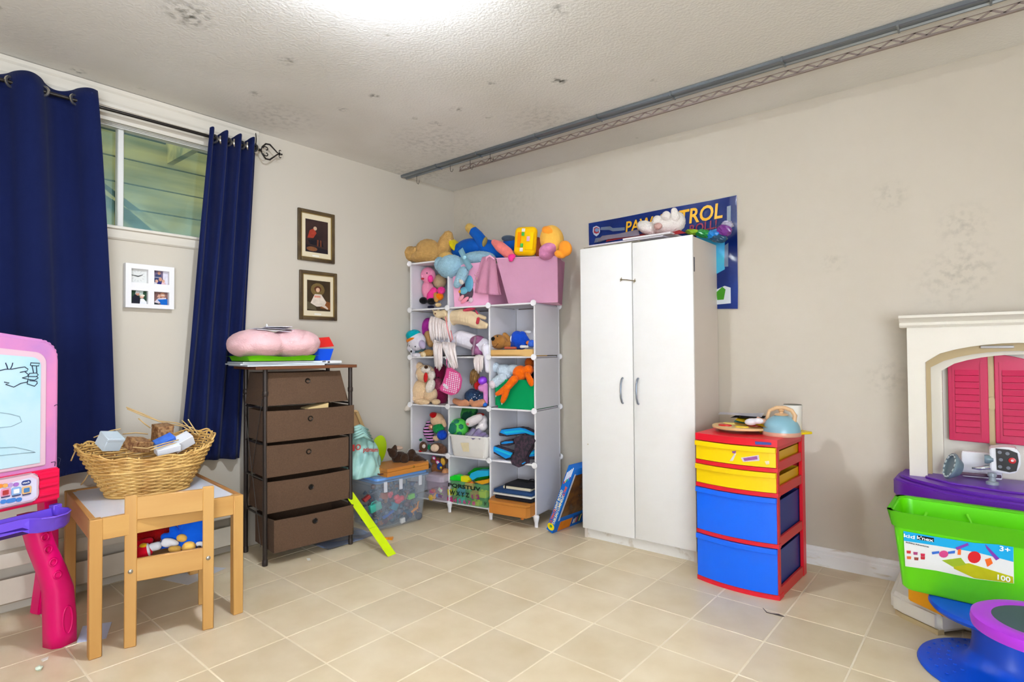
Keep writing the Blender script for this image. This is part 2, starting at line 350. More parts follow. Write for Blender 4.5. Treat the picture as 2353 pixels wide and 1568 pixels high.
# outside: underside and wall of a timber deck
t = Thing('timber_deck', 'weathered timber deck boards seen outside through the window', 'deck', ROOM, (-1.35, -2.4, 1.1))
m_deck = wood('deck', (176, 164, 88), (104, 108, 60), stretch=(1, .1, 1), vs=9, rough=.85, thr=(.3, .62))
z = 1.15
for k in range(9):
    bm = nb(); box2(bm, (-1.36-.004*(k % 3), -5.2, z), (-1.33+.03*(k % 2)*0, -.4, z+.172), bev=.004); t.part('board', bm, m_deck, smooth=False); z += .18
bm = nb(); box2(bm, (-1.42, -5.3, 1.12), (-1.38, -.3, 2.8)); t.part('backing', bm, mat('deck_gap_shade', (52, 54, 34), .95), smooth=False)  # dark sheet added so the gaps between the boards look shaded
bm = nb(); prism(bm, [(-2.75, 2.62), (-2.52, 2.62), (-1.2, 1.55), (-1.2, 1.75)][:4], -1.33, -1.29, 'yz'); t.part('sun_patch_board', bm, m_deck, smooth=False)  # diagonal board added to mimic sunlight patches on the deck
for y in (-4.2, -3.0, -1.75):
    bm = nb(); box2(bm, (-1.36, y, 2.62), (-.5, y+.045, 2.78)); t.part('joist', bm, m_deck, smooth=False)
bm = nb(); box2(bm, (-3, -6, 1.0), (-.22, 0, 1.1)); single('outdoor_soil', 'bare ground outside below the window', 'ground', ROOM, (-1.5, -3, 1.1), bm, mat('soil', (120, 110, 84), .95, var=.3))
lamp('daylight_under_deck', 'AREA', (-.75, -3.6, 2.75), 19, (.93, 1, .92), 1.2, (-1.3, -2.3, 1.7), .7)
# baseboard heater along the left wall
t = Thing('baseboard_heater', 'cream electric baseboard heater with dark slot along the window wall', 'heater', WL, (-2.4, -.001, .0))
m_heat = mat('heater_enamel', (214, 204, 186), .4, metal=.0, var=.15, vs=6)
yy0, yy1 = -3.6, -1.875
def hp(name, prof, m, a=yy0, b=yy1):
    bm = nb(); prism(bm, [(p[0], p[1]) for p in prof], a, b, 'yz'); return t.part(name, bm, m)
hp('back_plate', [(-.002, .03), (-.012, .03), (-.012, .28), (-.002, .28)], m_heat)
hp('hood', [(-.012, .28), (-.055, .275), (-.068, .25), (-.068, .215), (-.06, .215), (-.012, .235)], m_heat)
hp('front_panel', [(-.062, .165), (-.07, .165), (-.072, .06), (-.055, .05), (-.05, .055), (-.062, .065)], m_heat)
hp('element', [(-.012, .08), (-.05, .08), (-.05, .15), (-.012, .15)], mat('dark_element', (30, 26, 22), .6))
for a in (yy0, yy1-.004): hp('end_cap', [(-.002, .03), (-.07, .05), (-.07, .27), (-.002, .28)], m_heat, a-.01, a+.012)
# galvanised rail and lattice strip hung on the ceiling
m_zinc = mat('zinc', (150, 158, 166), .35, metal=.85, var=.35, vs=6, stretch=(.3, 6, 6))
t = Thing('ceiling_rail', 'galvanised steel rail running along the ceiling near the right wall', 'rail', ROOM, (2, -.55, H-.003))
bm = nb(); prism(bm, [(-.588, 2.535), (-.588, 2.520), (-.58, 2.516), (-.575, 2.522), (-.54, 2.522), (-.535, 2.514), (-.528, 2.514), (-.528, 2.535)], .01, 5.6, 'yz'); t.part('track', bm, m_zinc, smooth=False)
for k, x in enumerate((.4, .8, 1.3, 1.75, 2.2, 2.75, 3.2, 3.5)):
    bm = nb(); box2(bm, (x-.004, -.592, 2.512), (x+.004, -.524, 2.536)); t.part('clip', bm, m_zinc, smooth=False)
m_lat = mat('lattice_metal', (150, 134, 126), .45, metal=.15)
t = Thing('lattice_strip', 'narrow metal strip with triangular lattice hanging below the ceiling rail', 'strip', ROOM, (2, -.46, 2.487))
bm = nb(); x0, x1, ya = .52, 5.5, -.46
box2(bm, (x0, ya, 2.488), (x1, ya+.002, 2.500)); box2(bm, (x0, ya-.012, 2.487), (x1, ya+.002, 2.489)); box2(bm, (x0, ya, 2.522), (x1, ya+.002, 2.525)); box2(bm, (x0, ya, 2.488), (x0+.008, ya+.002, 2.525))
x = x0
while x < x1-.05:
    for q in (0, 1):
        a, b = (x, x+.042) if q == 0 else (x+.084, x+.042)
        w = .008
        prism(bm, [(a-w, 2.499), (a+w, 2.499), (b+w, 2.523), (b-w, 2.523)], ya, ya+.002)
    x += .084
t.part('lattice', bm, m_lat, smooth=False)
m_wire = mat('dark_wire', (70, 66, 64), .4, metal=.6)
for k, (px, dz) in enumerate(((960, .07), (1040, .05), (1085, .075), (1128, .06))):
    p = ROOM.onz(px, {960: 404, 1040: 382, 1085: 368, 1128: 353}[px], 2.516); bm = nb()
    pts = [(p.x, -.545, 2.515), (p.x, -.545, 2.515-dz*.6), (p.x+.006, -.545, 2.515-dz*.9), (p.x+.018, -.545, 2.515-dz), (p.x+.026, -.545, 2.515-dz*.85), (p.x+.028, -.545, 2.515-dz*.6)]
    tube(bm, pts, .0018, 6)
    single('wire_hook', ['small dark wire hook on the ceiling rail nearest the corner', 'second wire hook from the corner on the ceiling rail', 'third wire hook from the corner on the ceiling rail', 'fourth wire hook from the corner on the ceiling rail'][k], 'hook', ROOM, (p.x, -.545, 2.513), bm, m_wire, 'wire hooks on the ceiling rail')
# ================================================================ window wall things
m_navy = cloth('navy_curtain', (34, 46, 102), var=.12, vs=3, sheen=.15)
m_ring = mat('grommet_metal', (190, 186, 176), .25, metal=.9)
m_rod = mat('rod_iron', (52, 48, 46), .35, metal=.7)
def curtain(label, group, ytop, ybot, z1, z0, per, ph, amp, edge=None):
    base = ((ybot[0]+ybot[1])/2, -.085, z0(0.5)); t = Thing('curtain', label, 'curtain', WL, base, group)
    def fn(s, q):
        w = q**.8 if not edge else q
        y = (ytop[0]+(ytop[1]-ytop[0])*s)*(1-w)+(ybot[0]+(ybot[1]-ybot[0])*s)*w
        yt = ytop[0]+(ytop[1]-ytop[0])*s
        a = amp*(1-.35*q)*(1 if q > .02 else 1)
        wv = math.cos(2*PI*(yt-ph)/per); wv = math.copysign(abs(wv)**.8, wv)
        xo = .085+a*wv+.012*q*math.sin(3*yt/per+1.7*q*4)
        xo = max(xo-(.035*q if edge else 0), .016)
        z = z1(s)+(.012*wv if q == 0 else 0)
        return (y, -xo, z+(z0(s)-z)*q)
    bm = nb(); grid(bm, fn, 150, 44, .0022); bmesh.ops.recalc_face_normals(bm, faces=bm.faces[:])
    t.part('fabric_panel', bm, m_navy, smooth='all'); return t
def grommet(t, y, z, ang):
    bm = nb(); m = rot(90, 0, ang)
    pr = [(.0175, -.004), (.0265, -.004), (.0275, 0), (.0265, .004), (.0175, .004)]
    c = V((y, -.085, z)); rings = []
    for r, h in pr: rings.append([bm.verts.new(c+m @ V((r*math.cos(2*PI*i/24), r*math.sin(2*PI*i/24), h))) for i in range(24)])
    for i in range(5): bridge(bm, rings[i], rings[(i+1) % 5])
    t.part('grommet', bm, m_ring)
per = .235
t = curtain('wide navy blue curtain left of the window hanging behind the easel', 'navy curtains', (-3.3, -2.573), (-3.3, -2.475), lambda s: 2.425+.02*s, lambda s: .575+.02*s, per, -2.60, .042)
for k in range(6):
    y = -2.60-per/4-per/2*k; grommet(t, y, 2.392, 38 if k % 2 == 0 else -38)
per2 = .078
t = curtain('narrow gathered navy blue curtain right of the window behind the drawer tower', 'navy curtains', (-2.043, -1.752), (-2.178, -1.84), lambda s: 2.432+.012*s, lambda s: .575-.03*s, per2, -2.03, .036, True)
for k in range(7):
    y = -2.03+per2/4+per2/2*k; grommet(t, y, 2.388+.002*k, -55 if k % 2 == 0 else 55)
t = Thing('curtain_rod', 'dark iron curtain rod with scrolled finial above the window', 'curtain rod', WL, (-2.4, -.085, 2.39))
bm = nb(); tube(bm, [(-3.4, -.085, 2.392), (-2.6, -.085, 2.390), (-1.735, -.085, 2.398)], .0085, 12); t.part('rod', bm, m_rod)
bm = nb()
for sg in (1, -1):     # heart scroll finial
    pts = []
    for i in range(25):
        a = i/24*4.6; r = .018*(1-.55*i/24); pts.append((-1.712+.008-r*math.cos(a)*1.0, -.085, 2.40+sg*(.016+r*math.sin(a)*.8)))
    tube(bm, pts[::-1], .0035, 6)
    tube(bm, [(-1.735, -.085, 2.40), (-1.728, -.085, 2.40+sg*.022), (-1.705, -.085, 2.40+sg*.046), (-1.68, -.085, 2.402+sg*.047), (-1.655, -.085, 2.404+sg*.026), (-1.632, -.085, 2.406+sg*.006), (-1.612, -.085, 2.408)], [.004, .004, .0055, .0055, .0045, .004, .004], 8)
    pts = [(-1.612, -.085, 2.408+sg*.004)]
    for i in range(13):
        a = i/12*4.2; r = .011*(1-.4*i/12); pts.append((-1.612-r*math.sin(a)*.8, -.085, 2.408+sg*(.016-r*math.cos(a))))
    tube(bm, pts, .0028, 6)
ball(bm, (-1.603, -.085, 2.408), .006, n=8)
t.part('finial', bm, m_rod, smooth='all')
bm = nb(); tube(bm, [(-1.76, 0, 2.44), (-1.76, -.07, 2.42), (-1.76, -.085, 2.385)], .004, 6); tube(bm, [(-1.735, -.018, 2.52), (-1.737, -.03, 2.48), (-1.74, -.03, 2.44)], .003, 6); t.part('bracket', bm, m_rod)
# ---- pictures on the window wall
m_frame = mat('antique_frame', (58, 44, 32), .35, c2=(96, 78, 48), vs=14, thr=(.35, .75), spec=.5)
m_gold = mat('gilt_edge', (150, 126, 74), .35, metal=.6)
m_mount = paper('mount_cream', (226, 212, 180))
def framed(label, y0, y1, z0, z1, base, shapes):
    t = Thing('framed_picture', label, 'picture', WL, ((y0+y1)/2, -.001, z0), 'framed pictures on the window wall'); w = .022
    bm = nb()
    for a, b in (((y0, -.018, z0), (y0+w, -.001, z1)), ((y1-w, -.018, z0), (y1, -.001, z1)), ((y0+w, -.018, z0), (y1-w, -.001, z0+w)), ((y0+w, -.018, z1-w), (y1-w, -.001, z1))): box2(bm, a, b, bev=.004, seg=2)
    t.part('frame', bm, m_frame)
    bm = nb(); g = .005
    for a, b in (((y0+w, -.015, z0+w), (y0+w+g, -.004, z1-w)), ((y1-w-g, -.015, z0+w), (y1-w, -.004, z1-w)), ((y0+w, -.015, z0+w), (y1-w, -.004, z0+w+g)), ((y0+w, -.015, z1-w-g), (y1-w, -.004, z1-w))): box2(bm, a, b)
    t.part('gilt_edge', bm, m_gold, smooth=False)
    bm = nb(); box2(bm, (y0+w, -.008, z0+w), (y1-w, -.004, z1-w)); t.part('mount', bm, m_mount, smooth=False)
    py0, py1, pz0, pz1 = y0+.056, y1-.05, z0+.062, z1-.062
    bm = nb(); box2(bm, (py0, -.0095, pz0), (py1, -.008, pz1)); pr = t.part('print', bm, base, smooth=False)
    for k, (c, pts) in enumerate(shapes):
        bm = nb(); prism(bm, [(py0+(py1-py0)*a, pz0+(pz1-pz0)*b) for a, b in pts], -.0095-.00025*(k+1), -.0094)
        t.part('print_shape', bm, paper('print_%s_%d_%d_%d' % (('s',)+c), c, var=.25, vs=40), pr, False)
    bm = nb(); box2(bm, ((y0+y1)/2-.03, -.0085, z0+.036), ((y0+y1)/2+.02, -.0079, z0+.044)); t.part('caption_strip', bm, paper('strip', (240, 238, 228)), smooth=False)
def ell(cx, cz, rx, rz, n=14): return [(cx+rx*math.cos(2*PI*i/n), cz+rz*math.sin(2*PI*i/n)) for i in range(n)]
framed('dark framed print of a figure in a red top above the other print', -1.450, -1.176, 1.776, 2.118, paper('print_dark', (62, 44, 40), c2=(34, 26, 30), vs=9, thr=(.3, .6)),
       [((38, 30, 36), [(.0, .22), (1, .12), (1, .0), (0, .0)]), ((132, 84, 52), ell(.28, .1, .24, .07)), ((30, 26, 34), [(.1, .36), (.72, .42), (.8, .2), (.2, .24)]), ((168, 62, 44), [(.08, .42), (.34, .44), (.48, .6), (.36, .74), (.18, .66)]), ((214, 180, 150), ell(.42, .74, .075, .06)), ((112, 60, 40), [(.5, .2), (.56, .2), (.58, .4), (.5, .4)]), ((112, 60, 40), [(.64, .2), (.7, .2), (.7, .4), (.63, .4)])])
framed('dark framed print of a figure in white below the other print', -1.438, -1.158, 1.385, 1.712, paper('print_brown', (70, 54, 34), c2=(40, 32, 24), vs=7, thr=(.3, .6)),
       [((122, 100, 58), ell(.45, .7, .3, .22)), ((140, 84, 44), [(.55, .1), (1, .05), (1, .3), (.75, .35)]), ((94, 84, 62), [(.0, .05), (.4, .02), (.3, .22), (0, .3)]), ((232, 216, 198), [(.14, .25), (.32, .55), (.6, .55), (.82, .3), (.72, .16), (.4, .14)]), ((226, 206, 186), [(.6, .16), (.88, .06), (.9, .1), (.7, .24)]), ((222, 150, 128), [(.3, .44), (.56, .44), (.56, .5), (.3, .5)]), ((96, 54, 36), ell(.45, .72, .15, .1)), ((226, 184, 152), ell(.45, .69, .085, .075))])
# ---- clock with photos
c00 = WL.at(288.3, 705.6, -.034); c11 = WL.at(400.6, 615.9, -.034)
y0, y1, z0, z1 = c00.x, c11.x, (c00.z+WL.at(400.4, 711.9, -.034).z)/2, (c11.z+WL.at(288.3, 603, -.034).z)/2
t = Thing('photo_clock', 'white square clock frame with three family photos under the window', 'clock', WL, ((y0+y1)/2, -.001, z0))
Wd, Hd = y1-y0, z1-z0
win = [(.115, .575, .335, .315), (.575, .575, .315, .315), (.115, .095, .335, .30), (.575, .095, .315, .30)]   # fractions: x, z, w, h
bm = nb(); ys = sorted({0., 1.}|{w[0] for w in win}|{w[0]+w[2] for w in win}); zs = sorted({0., 1.}|{w[1] for w in win}|{w[1]+w[3] for w in win})
for i in range(len(ys)-1):
    for j in range(len(zs)-1):
        cx, cz = (ys[i]+ys[i+1])/2, (zs[j]+zs[j+1])/2
        if not any(w[0] < cx < w[0]+w[2] and w[1] < cz < w[1]+w[3] for w in win): box2(bm, (y0+Wd*ys[i], -.034, z0+Hd*zs[j]), (y0+Wd*ys[i+1], -.001, z0+Hd*zs[j+1]))
t.part('frame', bm, plastic('clock_white', (236, 234, 234), rough=.4), smooth=False)
def cell(k, name, m):
    w = win[k]; bm = nb(); box2(bm, (y0+Wd*w[0], -.012, z0+Hd*w[1]), (y0+Wd*(w[0]+w[2]), -.008, z0+Hd*(w[1]+w[3]))); return t.part(name, bm, m, smooth=False)
def cshape(k, par, c, pts, lift):
    w = win[k]; bm = nb(); prism(bm, [(y0+Wd*(w[0]+w[2]*a), z0+Hd*(w[1]+w[3]*b)) for a, b in pts], -.012-.0003*lift, -.0118); return t.part('print_shape', bm, paper('ph_%d_%d_%d' % c, c, var=.2, vs=60), par, False)
dial = cell(0, 'dial', paper('dial', (222, 222, 218)))
for h in range(12):
    a = h*PI/6; cshape(0, dial, (170, 170, 168), [(.47+.30*math.sin(a)-.008*math.cos(a), .5+.30*math.cos(a)+.008*math.sin(a)), (.47+.30*math.sin(a)+.008*math.cos(a), .5+.30*math.cos(a)-.008*math.sin(a)), (.47+.42*math.sin(a)+.008*math.cos(a), .5+.42*math.cos(a)-.008*math.sin(a)), (.47+.42*math.sin(a)-.008*math.cos(a), .5+.42*math.cos(a)+.008*math.sin(a))], 1)
for a, l in ((math.radians(64), .30), (math.radians(281), .43)):
    s_, c_ = math.sin(a), math.cos(a); bm = nb(); w = win[0]
    P = lambda x, z: (y0+Wd*(w[0]+w[2]*x), z0+Hd*(w[1]+w[3]*z))
    prism(bm, [P(.47-.03*c_, .48+.03*s_), P(.47+.03*c_, .48-.03*s_), P(.47+l*s_+.015*c_, .48+l*c_-.015*s_), P(.47+l*s_-.015*c_, .48+l*c_+.015*s_)], -.016, -.0145); t.part('clock_hand', bm, plastic('black', (24, 24, 26)), smooth=False)
skin, skin2 = (206, 150, 122), (222, 172, 150)
ph = cell(1, 'photo', paper('photo_a', (120, 104, 132), var=.3, vs=30))
for q in (((228, 224, 236), [(.68, 0), (1, 0), (1, 1), (.68, 1)]), ((64, 72, 110), [(.08, .2), (.6, .2), (.55, .75), (.2, .75)]), ((170, 172, 190), [(.1, .5), (.55, .5), (.55, .56), (.1, .56)]), (skin, ell(.42, .85, .1, .12)), (skin, ell(.5, .4, .11, .14)), ((32, 40, 120), [(.3, 0), (.62, 0), (.58, .16), (.34, .2)]), ((240, 200, 206), [(.55, .0), (.88, 0), (.8, .2), (.62, .22)]), (skin2, ell(.7, .28, .1, .12)), (skin2, ell(.25, .24, .1, .12)), ((230, 226, 236), [(.02, 0), (.3, 0), (.22, .14), (.06, .16)])): cshape(1, ph, q[0], q[1], 1+ph.get('n', 0)); ph['n'] = ph.get('n', 0)+1
ph = cell(2, 'photo', paper('photo_b', (52, 84, 58), c2=(24, 44, 34), vs=26))
for q in (((200, 214, 206), [(.3, .7), (.75, .6), (.8, 1), (.35, 1)]), ((30, 32, 44), [(.1, 0), (.62, 0), (.58, .5), (.3, .75), (.15, .5)]), ((238, 238, 246), [(.58, 0), (1, 0), (.98, .2), (.8, .42), (.62, .4)]), (skin, ell(.46, .76, .11, .13)), ((222, 222, 222), ell(.44, .88, .12, .08)), (skin2, ell(.7, .56, .12, .13)), ((236, 226, 206), ell(.74, .66, .14, .08))): cshape(2, ph, q[0], q[1], 1+ph.get('n', 0)); ph['n'] = ph.get('n', 0)+1
ph = cell(3, 'photo', paper('photo_c', (150, 116, 112), c2=(104, 70, 66), vs=24))
for q in (((40, 48, 56), [(0, 0), (.5, 0), (.3, .16), (0, .2)]), ((226, 214, 222), [(.1, .2), (.35, .52), (.9, .6), (.9, .4), (.4, .12)]), ((22, 104, 196), [(.3, .42), (.98, .5), (.98, .0), (.55, 0), (.5, .2)]), (skin, ell(.66, .78, .18, .2)), ((232, 206, 190), [(.54, .72), (.8, .72), (.76, .84), (.58, .84)]), (skin2, [(.28, .6), (.5, .56), (.5, .8), (.38, .84)])): cshape(3, ph, q[0], q[1], 1+ph.get('n', 0)); ph['n'] = ph.get('n', 0)+1
# ================================================================ drawer tower
FT = Frame(.392, -1.866, 82.5)
m_brown = cloth('brown_weave', (101, 78, 61), var=.2, vs=120, bump=.35, bs=220)
m_dark = mat('dark_pole', (58, 50, 46), .4, metal=.4)
t = Thing('drawer_tower', 'tall brown fabric five drawer tower on a dark metal frame beside the curtain', 'drawers', FT, (.25, .18, 0))
TD = .305
for x in (0, .508):
    for y in (0, TD):
        bm = nb(); cyl(bm, (x, y, .004), (x, y, 1.075), .0125, n=14); lathe(bm, (x, y, 0), [(.0135, 0), (.0145, .004), (.0145, .03), (.0125, .034)]); lathe(bm, (x, y, .925), [(.0125, 0), (.0155, .004), (.0155, .026), (.0125, .03)]); t.part('leg', bm, m_dark)
bm = nb(); box2(bm, (-.062, -.035, 1.074), (.535, TD+.022, 1.092), bev=.002); t.part('top_board', bm, wood('tower_top', (112, 66, 38), (84, 46, 26), stretch=(.12, 1, 1)))
for z in (.262, .466, .66, .858):
    for a, b in (((0, 0, z), (.508, 0, z)), ((0, TD, z), (.508, TD, z)), ((0, 0, z), (0, TD, z)), ((.508, 0, z), (.508, TD, z))):
        if a[1] == b[1] == 0: continue
        bm = nb(); cyl(bm, a, b, .006, n=8); t.part('cross_bar', bm, m_dark)
for a, b in (((-.012, .01, .91), (-.012, TD-.02, .2)), ((-.016, TD, .92), (-.016, .02, .1))):
    bm = nb(); tube(bm, [a, b], .0022, 6); t.part('brace_wire', bm, mat('wire_zinc', (110, 104, 100), .35, metal=.8))
def drawer(x0, x1, z0, z1, y0, hx, hz, tx0=None, tx1=None, bow=.0, tilt=0., sag=.004):
    tx0 = x0 if tx0 is None else tx0; tx1 = x1 if tx1 is None else tx1; bm = nb(); th = .007; y1 = y0+.285
    def wall(p, q):            # p,q = (xb,yb,xt,yt) bottom/top of the two ends
        n = 8
        d = V((q[0]-p[0], q[1]-p[1], 0)).normalized(); nn = V((-d.y, d.x, 0))*th
        def fn(s, w):
            xb, yb = p[0]+(q[0]-p[0])*s, p[1]+(q[1]-p[1])*s; xt, yt = p[2]+(q[2]-p[2])*s, p[3]+(q[3]-p[3])*s
            k = 4*s*(1-s)
            return V((xb+(xt-xb)*w, yb+(yt-yb)*w, z0+(z1-z0)*w-(sag*k if w > .9 else 0)))-nn*0-V((d.y, -d.x, 0))*(-bow*k*math.sin(PI*w)-.004*k*w)
        g = [[bm.verts.new(fn(i/n, j/4)) for j in range(5)] for i in range(n+1)]
        h = [[bm.verts.new(g[i][j].co+nn) for j in range(5)] for i in range(n+1)]
        for i in range(n):
            for j in range(4):
                bm.faces.new((g[i][j], g[i+1][j], g[i+1][j+1], g[i][j+1])); bm.faces.new((h[i][j], h[i][j+1], h[i+1][j+1], h[i+1][j]))
            bm.faces.new((g[i][4], g[i+1][4], h[i+1][4], h[i][4])); bm.faces.new((g[i][0], h[i][0], h[i+1][0], g[i+1][0]))
        for i in (0, n):
            for j in range(4): bm.faces.new((g[i][j], g[i][j+1], h[i][j+1], h[i][j]))
    ty0 = y0+tilt; ty1 = y1-tilt*.8
    wall((x0, y0, tx0, ty0), (x1, y0, tx1, ty0)); wall((x1, y0, tx1, ty0), (x1, y1, tx1, ty1)); wall((x1, y1, tx1, ty1), (x0, y1, tx0, ty1)); wall((x0, y1, tx0, ty1), (x0, y0, tx0, ty0))
    box2(bm, (x0+.003, y0+.003, z0), (x1-.003, y1-.003, z0+.006))
    bmesh.ops.recalc_face_normals(bm, faces=bm.faces[:])
    o = t.part('drawer', bm, m_brown)
    w = (hz-z0)/(z1-z0); yy = y0+tilt*w-.001-bow
    bm = nb(); R = rot(90)
    rings = [[bm.verts.new(V((hx, yy, hz))+R @ V((r*math.cos(2*PI*i/20), r*math.sin(2*PI*i/20), h))) for i in range(20)] for r, h in ((.0095, .001), (.0095, .004), (.013, .0055), (.0165, .002), (.0165, -.001))]
    for i in range(4): bridge(bm, rings[i], rings[i+1])
    t.part('handle_ring', bm, mat('ring_dark', (52, 46, 40), .25, metal=.7), o)
    bm = nb(); cyl(bm, (hx, yy-.0012, hz), (hx, yy-.0002, hz), .0098, n=18); t.part('hole_shade_disc', bm, mat('hole_black', (14, 11, 10), .9), o)  # black disc: the dark inside of an open hole put into colour
    return o
hp_ = lambda px, py, y: FT.at(px, py, y)
for (a, kw) in (((-.01, .494, .872, 1.056, .0), dict(tx0=.005, tx1=.455, tilt=.028)), ((.0, .517, .674, .846, -.03), dict()), ((.004, .49, .479, .655, -.012), dict()), ((.008, .495, .282, .455, -.012), dict(bow=.004)), ((.03, .502, .072, .249, -.05), dict(bow=.003))):
    y = a[4]; px, py = {.0: (710, 876), -.03: (713, 962), -.012: (709, 1038) if a[2] > .4 else (714, 1119), -.05: (723, 1197)}[y]
    q = FT.at(px, py, y); drawer(*a, q.x, q.z, **kw)
# things in and on the tower
TZ = 1.0925
def slab(name, label, cat, F, corners, z0, th, m, group=None, bev=0, sag=0):
    """thin flat thing from its four corners in frame coordinates"""
    bm = nb(); prism(bm, corners, z0, z0+th, 'xy')
    if bev: bmesh.ops.bevel(bm, geom=bm.edges[:], offset=bev, segments=2, affect='EDGES')
    c = [sum(p[i] for p in corners)/len(corners) for i in (0, 1)]
    return single(name, label, cat, F, (c[0], c[1], z0), bm, m, group)
bm = nb(); a = FT.at(692, 938, -.02); prism(bm, [(.235, .838), (.36, .835), (.362, .868), (.24, .845)], -.012, .09); single('book', 'small pale paper book sticking out of the second brown drawer', 'book', FT, (.3, .04, .838), bm, paper('book_pages', (226, 196, 140), bump=.3, bs=300, stretch=(1, 1, 20)))
m_sheet = plastic('white_board', (224, 232, 238), rough=.25)
slab('white_board', 'bottom white plastic panel lying on the brown drawer tower', 'panel', FT, [(-.10, -.02), (.33, -.03), (.34, .31), (-.09, .33)], TZ, .007, m_sheet, 'white panels on the tower')
slab('white_board', 'middle white plastic panel of the stack on the brown drawer tower', 'panel', FT, [(-.13, .0), (.345, -.025), (.35, .3), (-.12, .33)], TZ+.0085, .007, m_sheet, 'white panels on the tower')
slab('white_board', 'top white plastic panel directly below the lime green tray', 'panel', FT, [(-.12, -.01), (.32, -.02), (.335, .31), (-.1, .32)], TZ+.017, .008, m_sheet, 'white panels on the tower')
bm = nb(); z = TZ+.0255
grid(bm, lambda s, q: (-.12+.41*s, -.055+.34*q, z+.004+.026*(max(abs(2*s-1), abs(2*q-1)) > .93)+.004*math.sin(9*s)*(max(abs(2*s-1), abs(2*q-1)) > .93)), 30, 30, .004)
single('lime_tray', 'lime green plastic tray under the pink cushion', 'tray', FT, (.1, .15, z), bm, plastic('lime', (140, 240, 12)))
t = Thing('pink_cushion', 'plump pale pink furry cushion on top of the drawer tower', 'cushion', FT, (.12, .13, TZ+.03))
t.plush('cover', [('e', 590, 793, 62, 36, -4, 85, .10), ('e', 668, 792, 62, 35, 6, 85, .10), ('e', 632, 792, 60, 28, 0, 70, .10), ('e', 690, 803, 35, 20, 10, 60, .06), ('e', 560, 800, 34, 22, -10, 60, .08)], fur('pink_cushion', (242, 194, 196), var=.05, bump=.5, bs=160), vox=.008, fuzz=.003, sm=8)
for k, (c, d, lab) in enumerate((((232, 226, 240), 0., 'lowest white sheet of paper on the pink cushion'), ((206, 202, 214), 14., 'grey folded paper in the middle of the papers on the pink cushion'), ((222, 218, 228), -9., 'topmost pale envelope on the pink cushion'))):
    q = FT.at(624+6*k, 760-3*k, .06); bm = nb(); box(bm, (q.x, q.y, q.z+.002), (.20-.03*k, .13, .0025), rot=rot(4-3*k, 3-2*k, d)); single('paper_sheet', lab, 'paper', FT, q, bm, paper('cush_%d' % k, c), 'papers on the pink cushion', False)
q = FT.at(613, 750, .07); bm = nb(); lathe(bm, q-V((0, 0, .004)), [(.009, 0), (.010, .004), (.005, .007), (.005, .014), (.003, .016)], 10); single('white_trinket', 'tiny white plastic cap on the papers on the pink cushion', 'cap', FT, q-V((0, 0, .004)), bm, plastic('white', (238, 238, 236)))
def tub(T, name, x0, x1, y0, y1, z0, z1, m, flare=.0, th=.004, parent=None, label=None):
    bm = nb()
    def rg(z, i, f): return [bm.verts.new(V(p)) for p in ((x0-f+i, y0-f+i, z), (x1+f-i, y0-f+i, z), (x1+f-i, y1+f-i, z), (x0-f+i, y1+f-i, z))]
    a = rg(z0, 0, 0); b = rg(z1, 0, flare); c = rg(z1, th, flare); d = rg(z0+th, th, 0)
    bridge(bm, a, b); bridge(bm, b, c); bridge(bm, c, d); bm.faces.new(a[::-1]); bm.faces.new(d)
    return T.part(name, bm, m, parent, False, label)
t = Thing('blue_box', 'small blue open plastic box at the right end of the drawer tower top', 'box', FT, (.39, .18, TZ+.02)); tub(t, 'body', .33, .425, .1, .28, TZ+.0265, TZ+.097, plastic('blue', (0, 84, 226)), .016)
bm = nb(); prism(bm, [(.31, TZ+.10), (.452, TZ+.112), (.42, TZ+.170), (.32, TZ+.158)], .1, .27); single('red_box', 'small red plastic box lying tipped on the blue box', 'box', FT, (.38, .18, TZ+.1), bm, plastic('red', (222, 32, 30)), smooth=False)
t = Thing('white_device', 'flat white plastic gadget under the blue box', 'gadget', FT, (.4, .05, TZ)); bm = nb(); box2(bm, (.36, .02, TZ+.006), (.465, .3, TZ+.026), bev=.006, seg=2); t.part('body', bm, plastic('white', (238, 238, 236)))
bm = nb(); box2(bm, (.372, .017, TZ+.013), (.384, .021, TZ+.021)); t.part('socket', bm, plastic('black', (24, 24, 26))); bm = nb(); box2(bm, (.37, .03, TZ), (.455, .29, TZ+.007)); t.part('foot', bm, plastic('grey', (150, 152, 158)))
# ================================================================ table, chair and basket
FB = Frame(.80, -2.768, 83.7); TW, TDp, TH = .562, .69, .53
m_pine = wood('pine', (208, 160, 92), (186, 132, 68), vs=7, rough=.42)
m_pineh = mat('wood_pine_along', (210, 162, 94), .42, c2=(188, 134, 70), vs=7, stretch=(.12, 1, 1), thr=(.25, .6), bump=.05, bs=30)
m_pined = mat('wood_pine_across', (196, 140, 78), .42, c2=(160, 104, 54), vs=7, stretch=(1, .12, 1), thr=(.25, .6))
m_lamw = mat('white_laminate', (234, 236, 242), .3, var=.04, vs=9)
t = Thing('kids_table', 'low pine childrens table with white top holding the wicker basket', 'table', FB, (TW/2, TDp/2, 0)); L = .042
for x in (0, TW-L):
    for y in (0, TDp-L): bm = nb(); box2(bm, (x, y, 0), (x+L, y+L, TH-.002), bev=.003); t.part('leg', bm, m_pine)
for y in (.004, TDp-.024): bm = nb(); box2(bm, (L-.001, y, TH-.085), (TW-L+.001, y+.02, TH-.001), bev=.002); t.part('apron', bm, m_pineh)
for x in (.004, TW-.024): bm = nb(); box2(bm, (x, L-.001, TH-.085), (x+.02, TDp-L+.001, TH-.001), bev=.002); t.part('apron', bm, m_pined)
bm = nb(); box2(bm, (.022, .022, TH-.018), (TW-.022, TDp-.022, TH-.007)); t.part('top_panel', bm, m_lamw, smooth=False)
FCh = Frame(.805, -2.655, 71); CW = .315
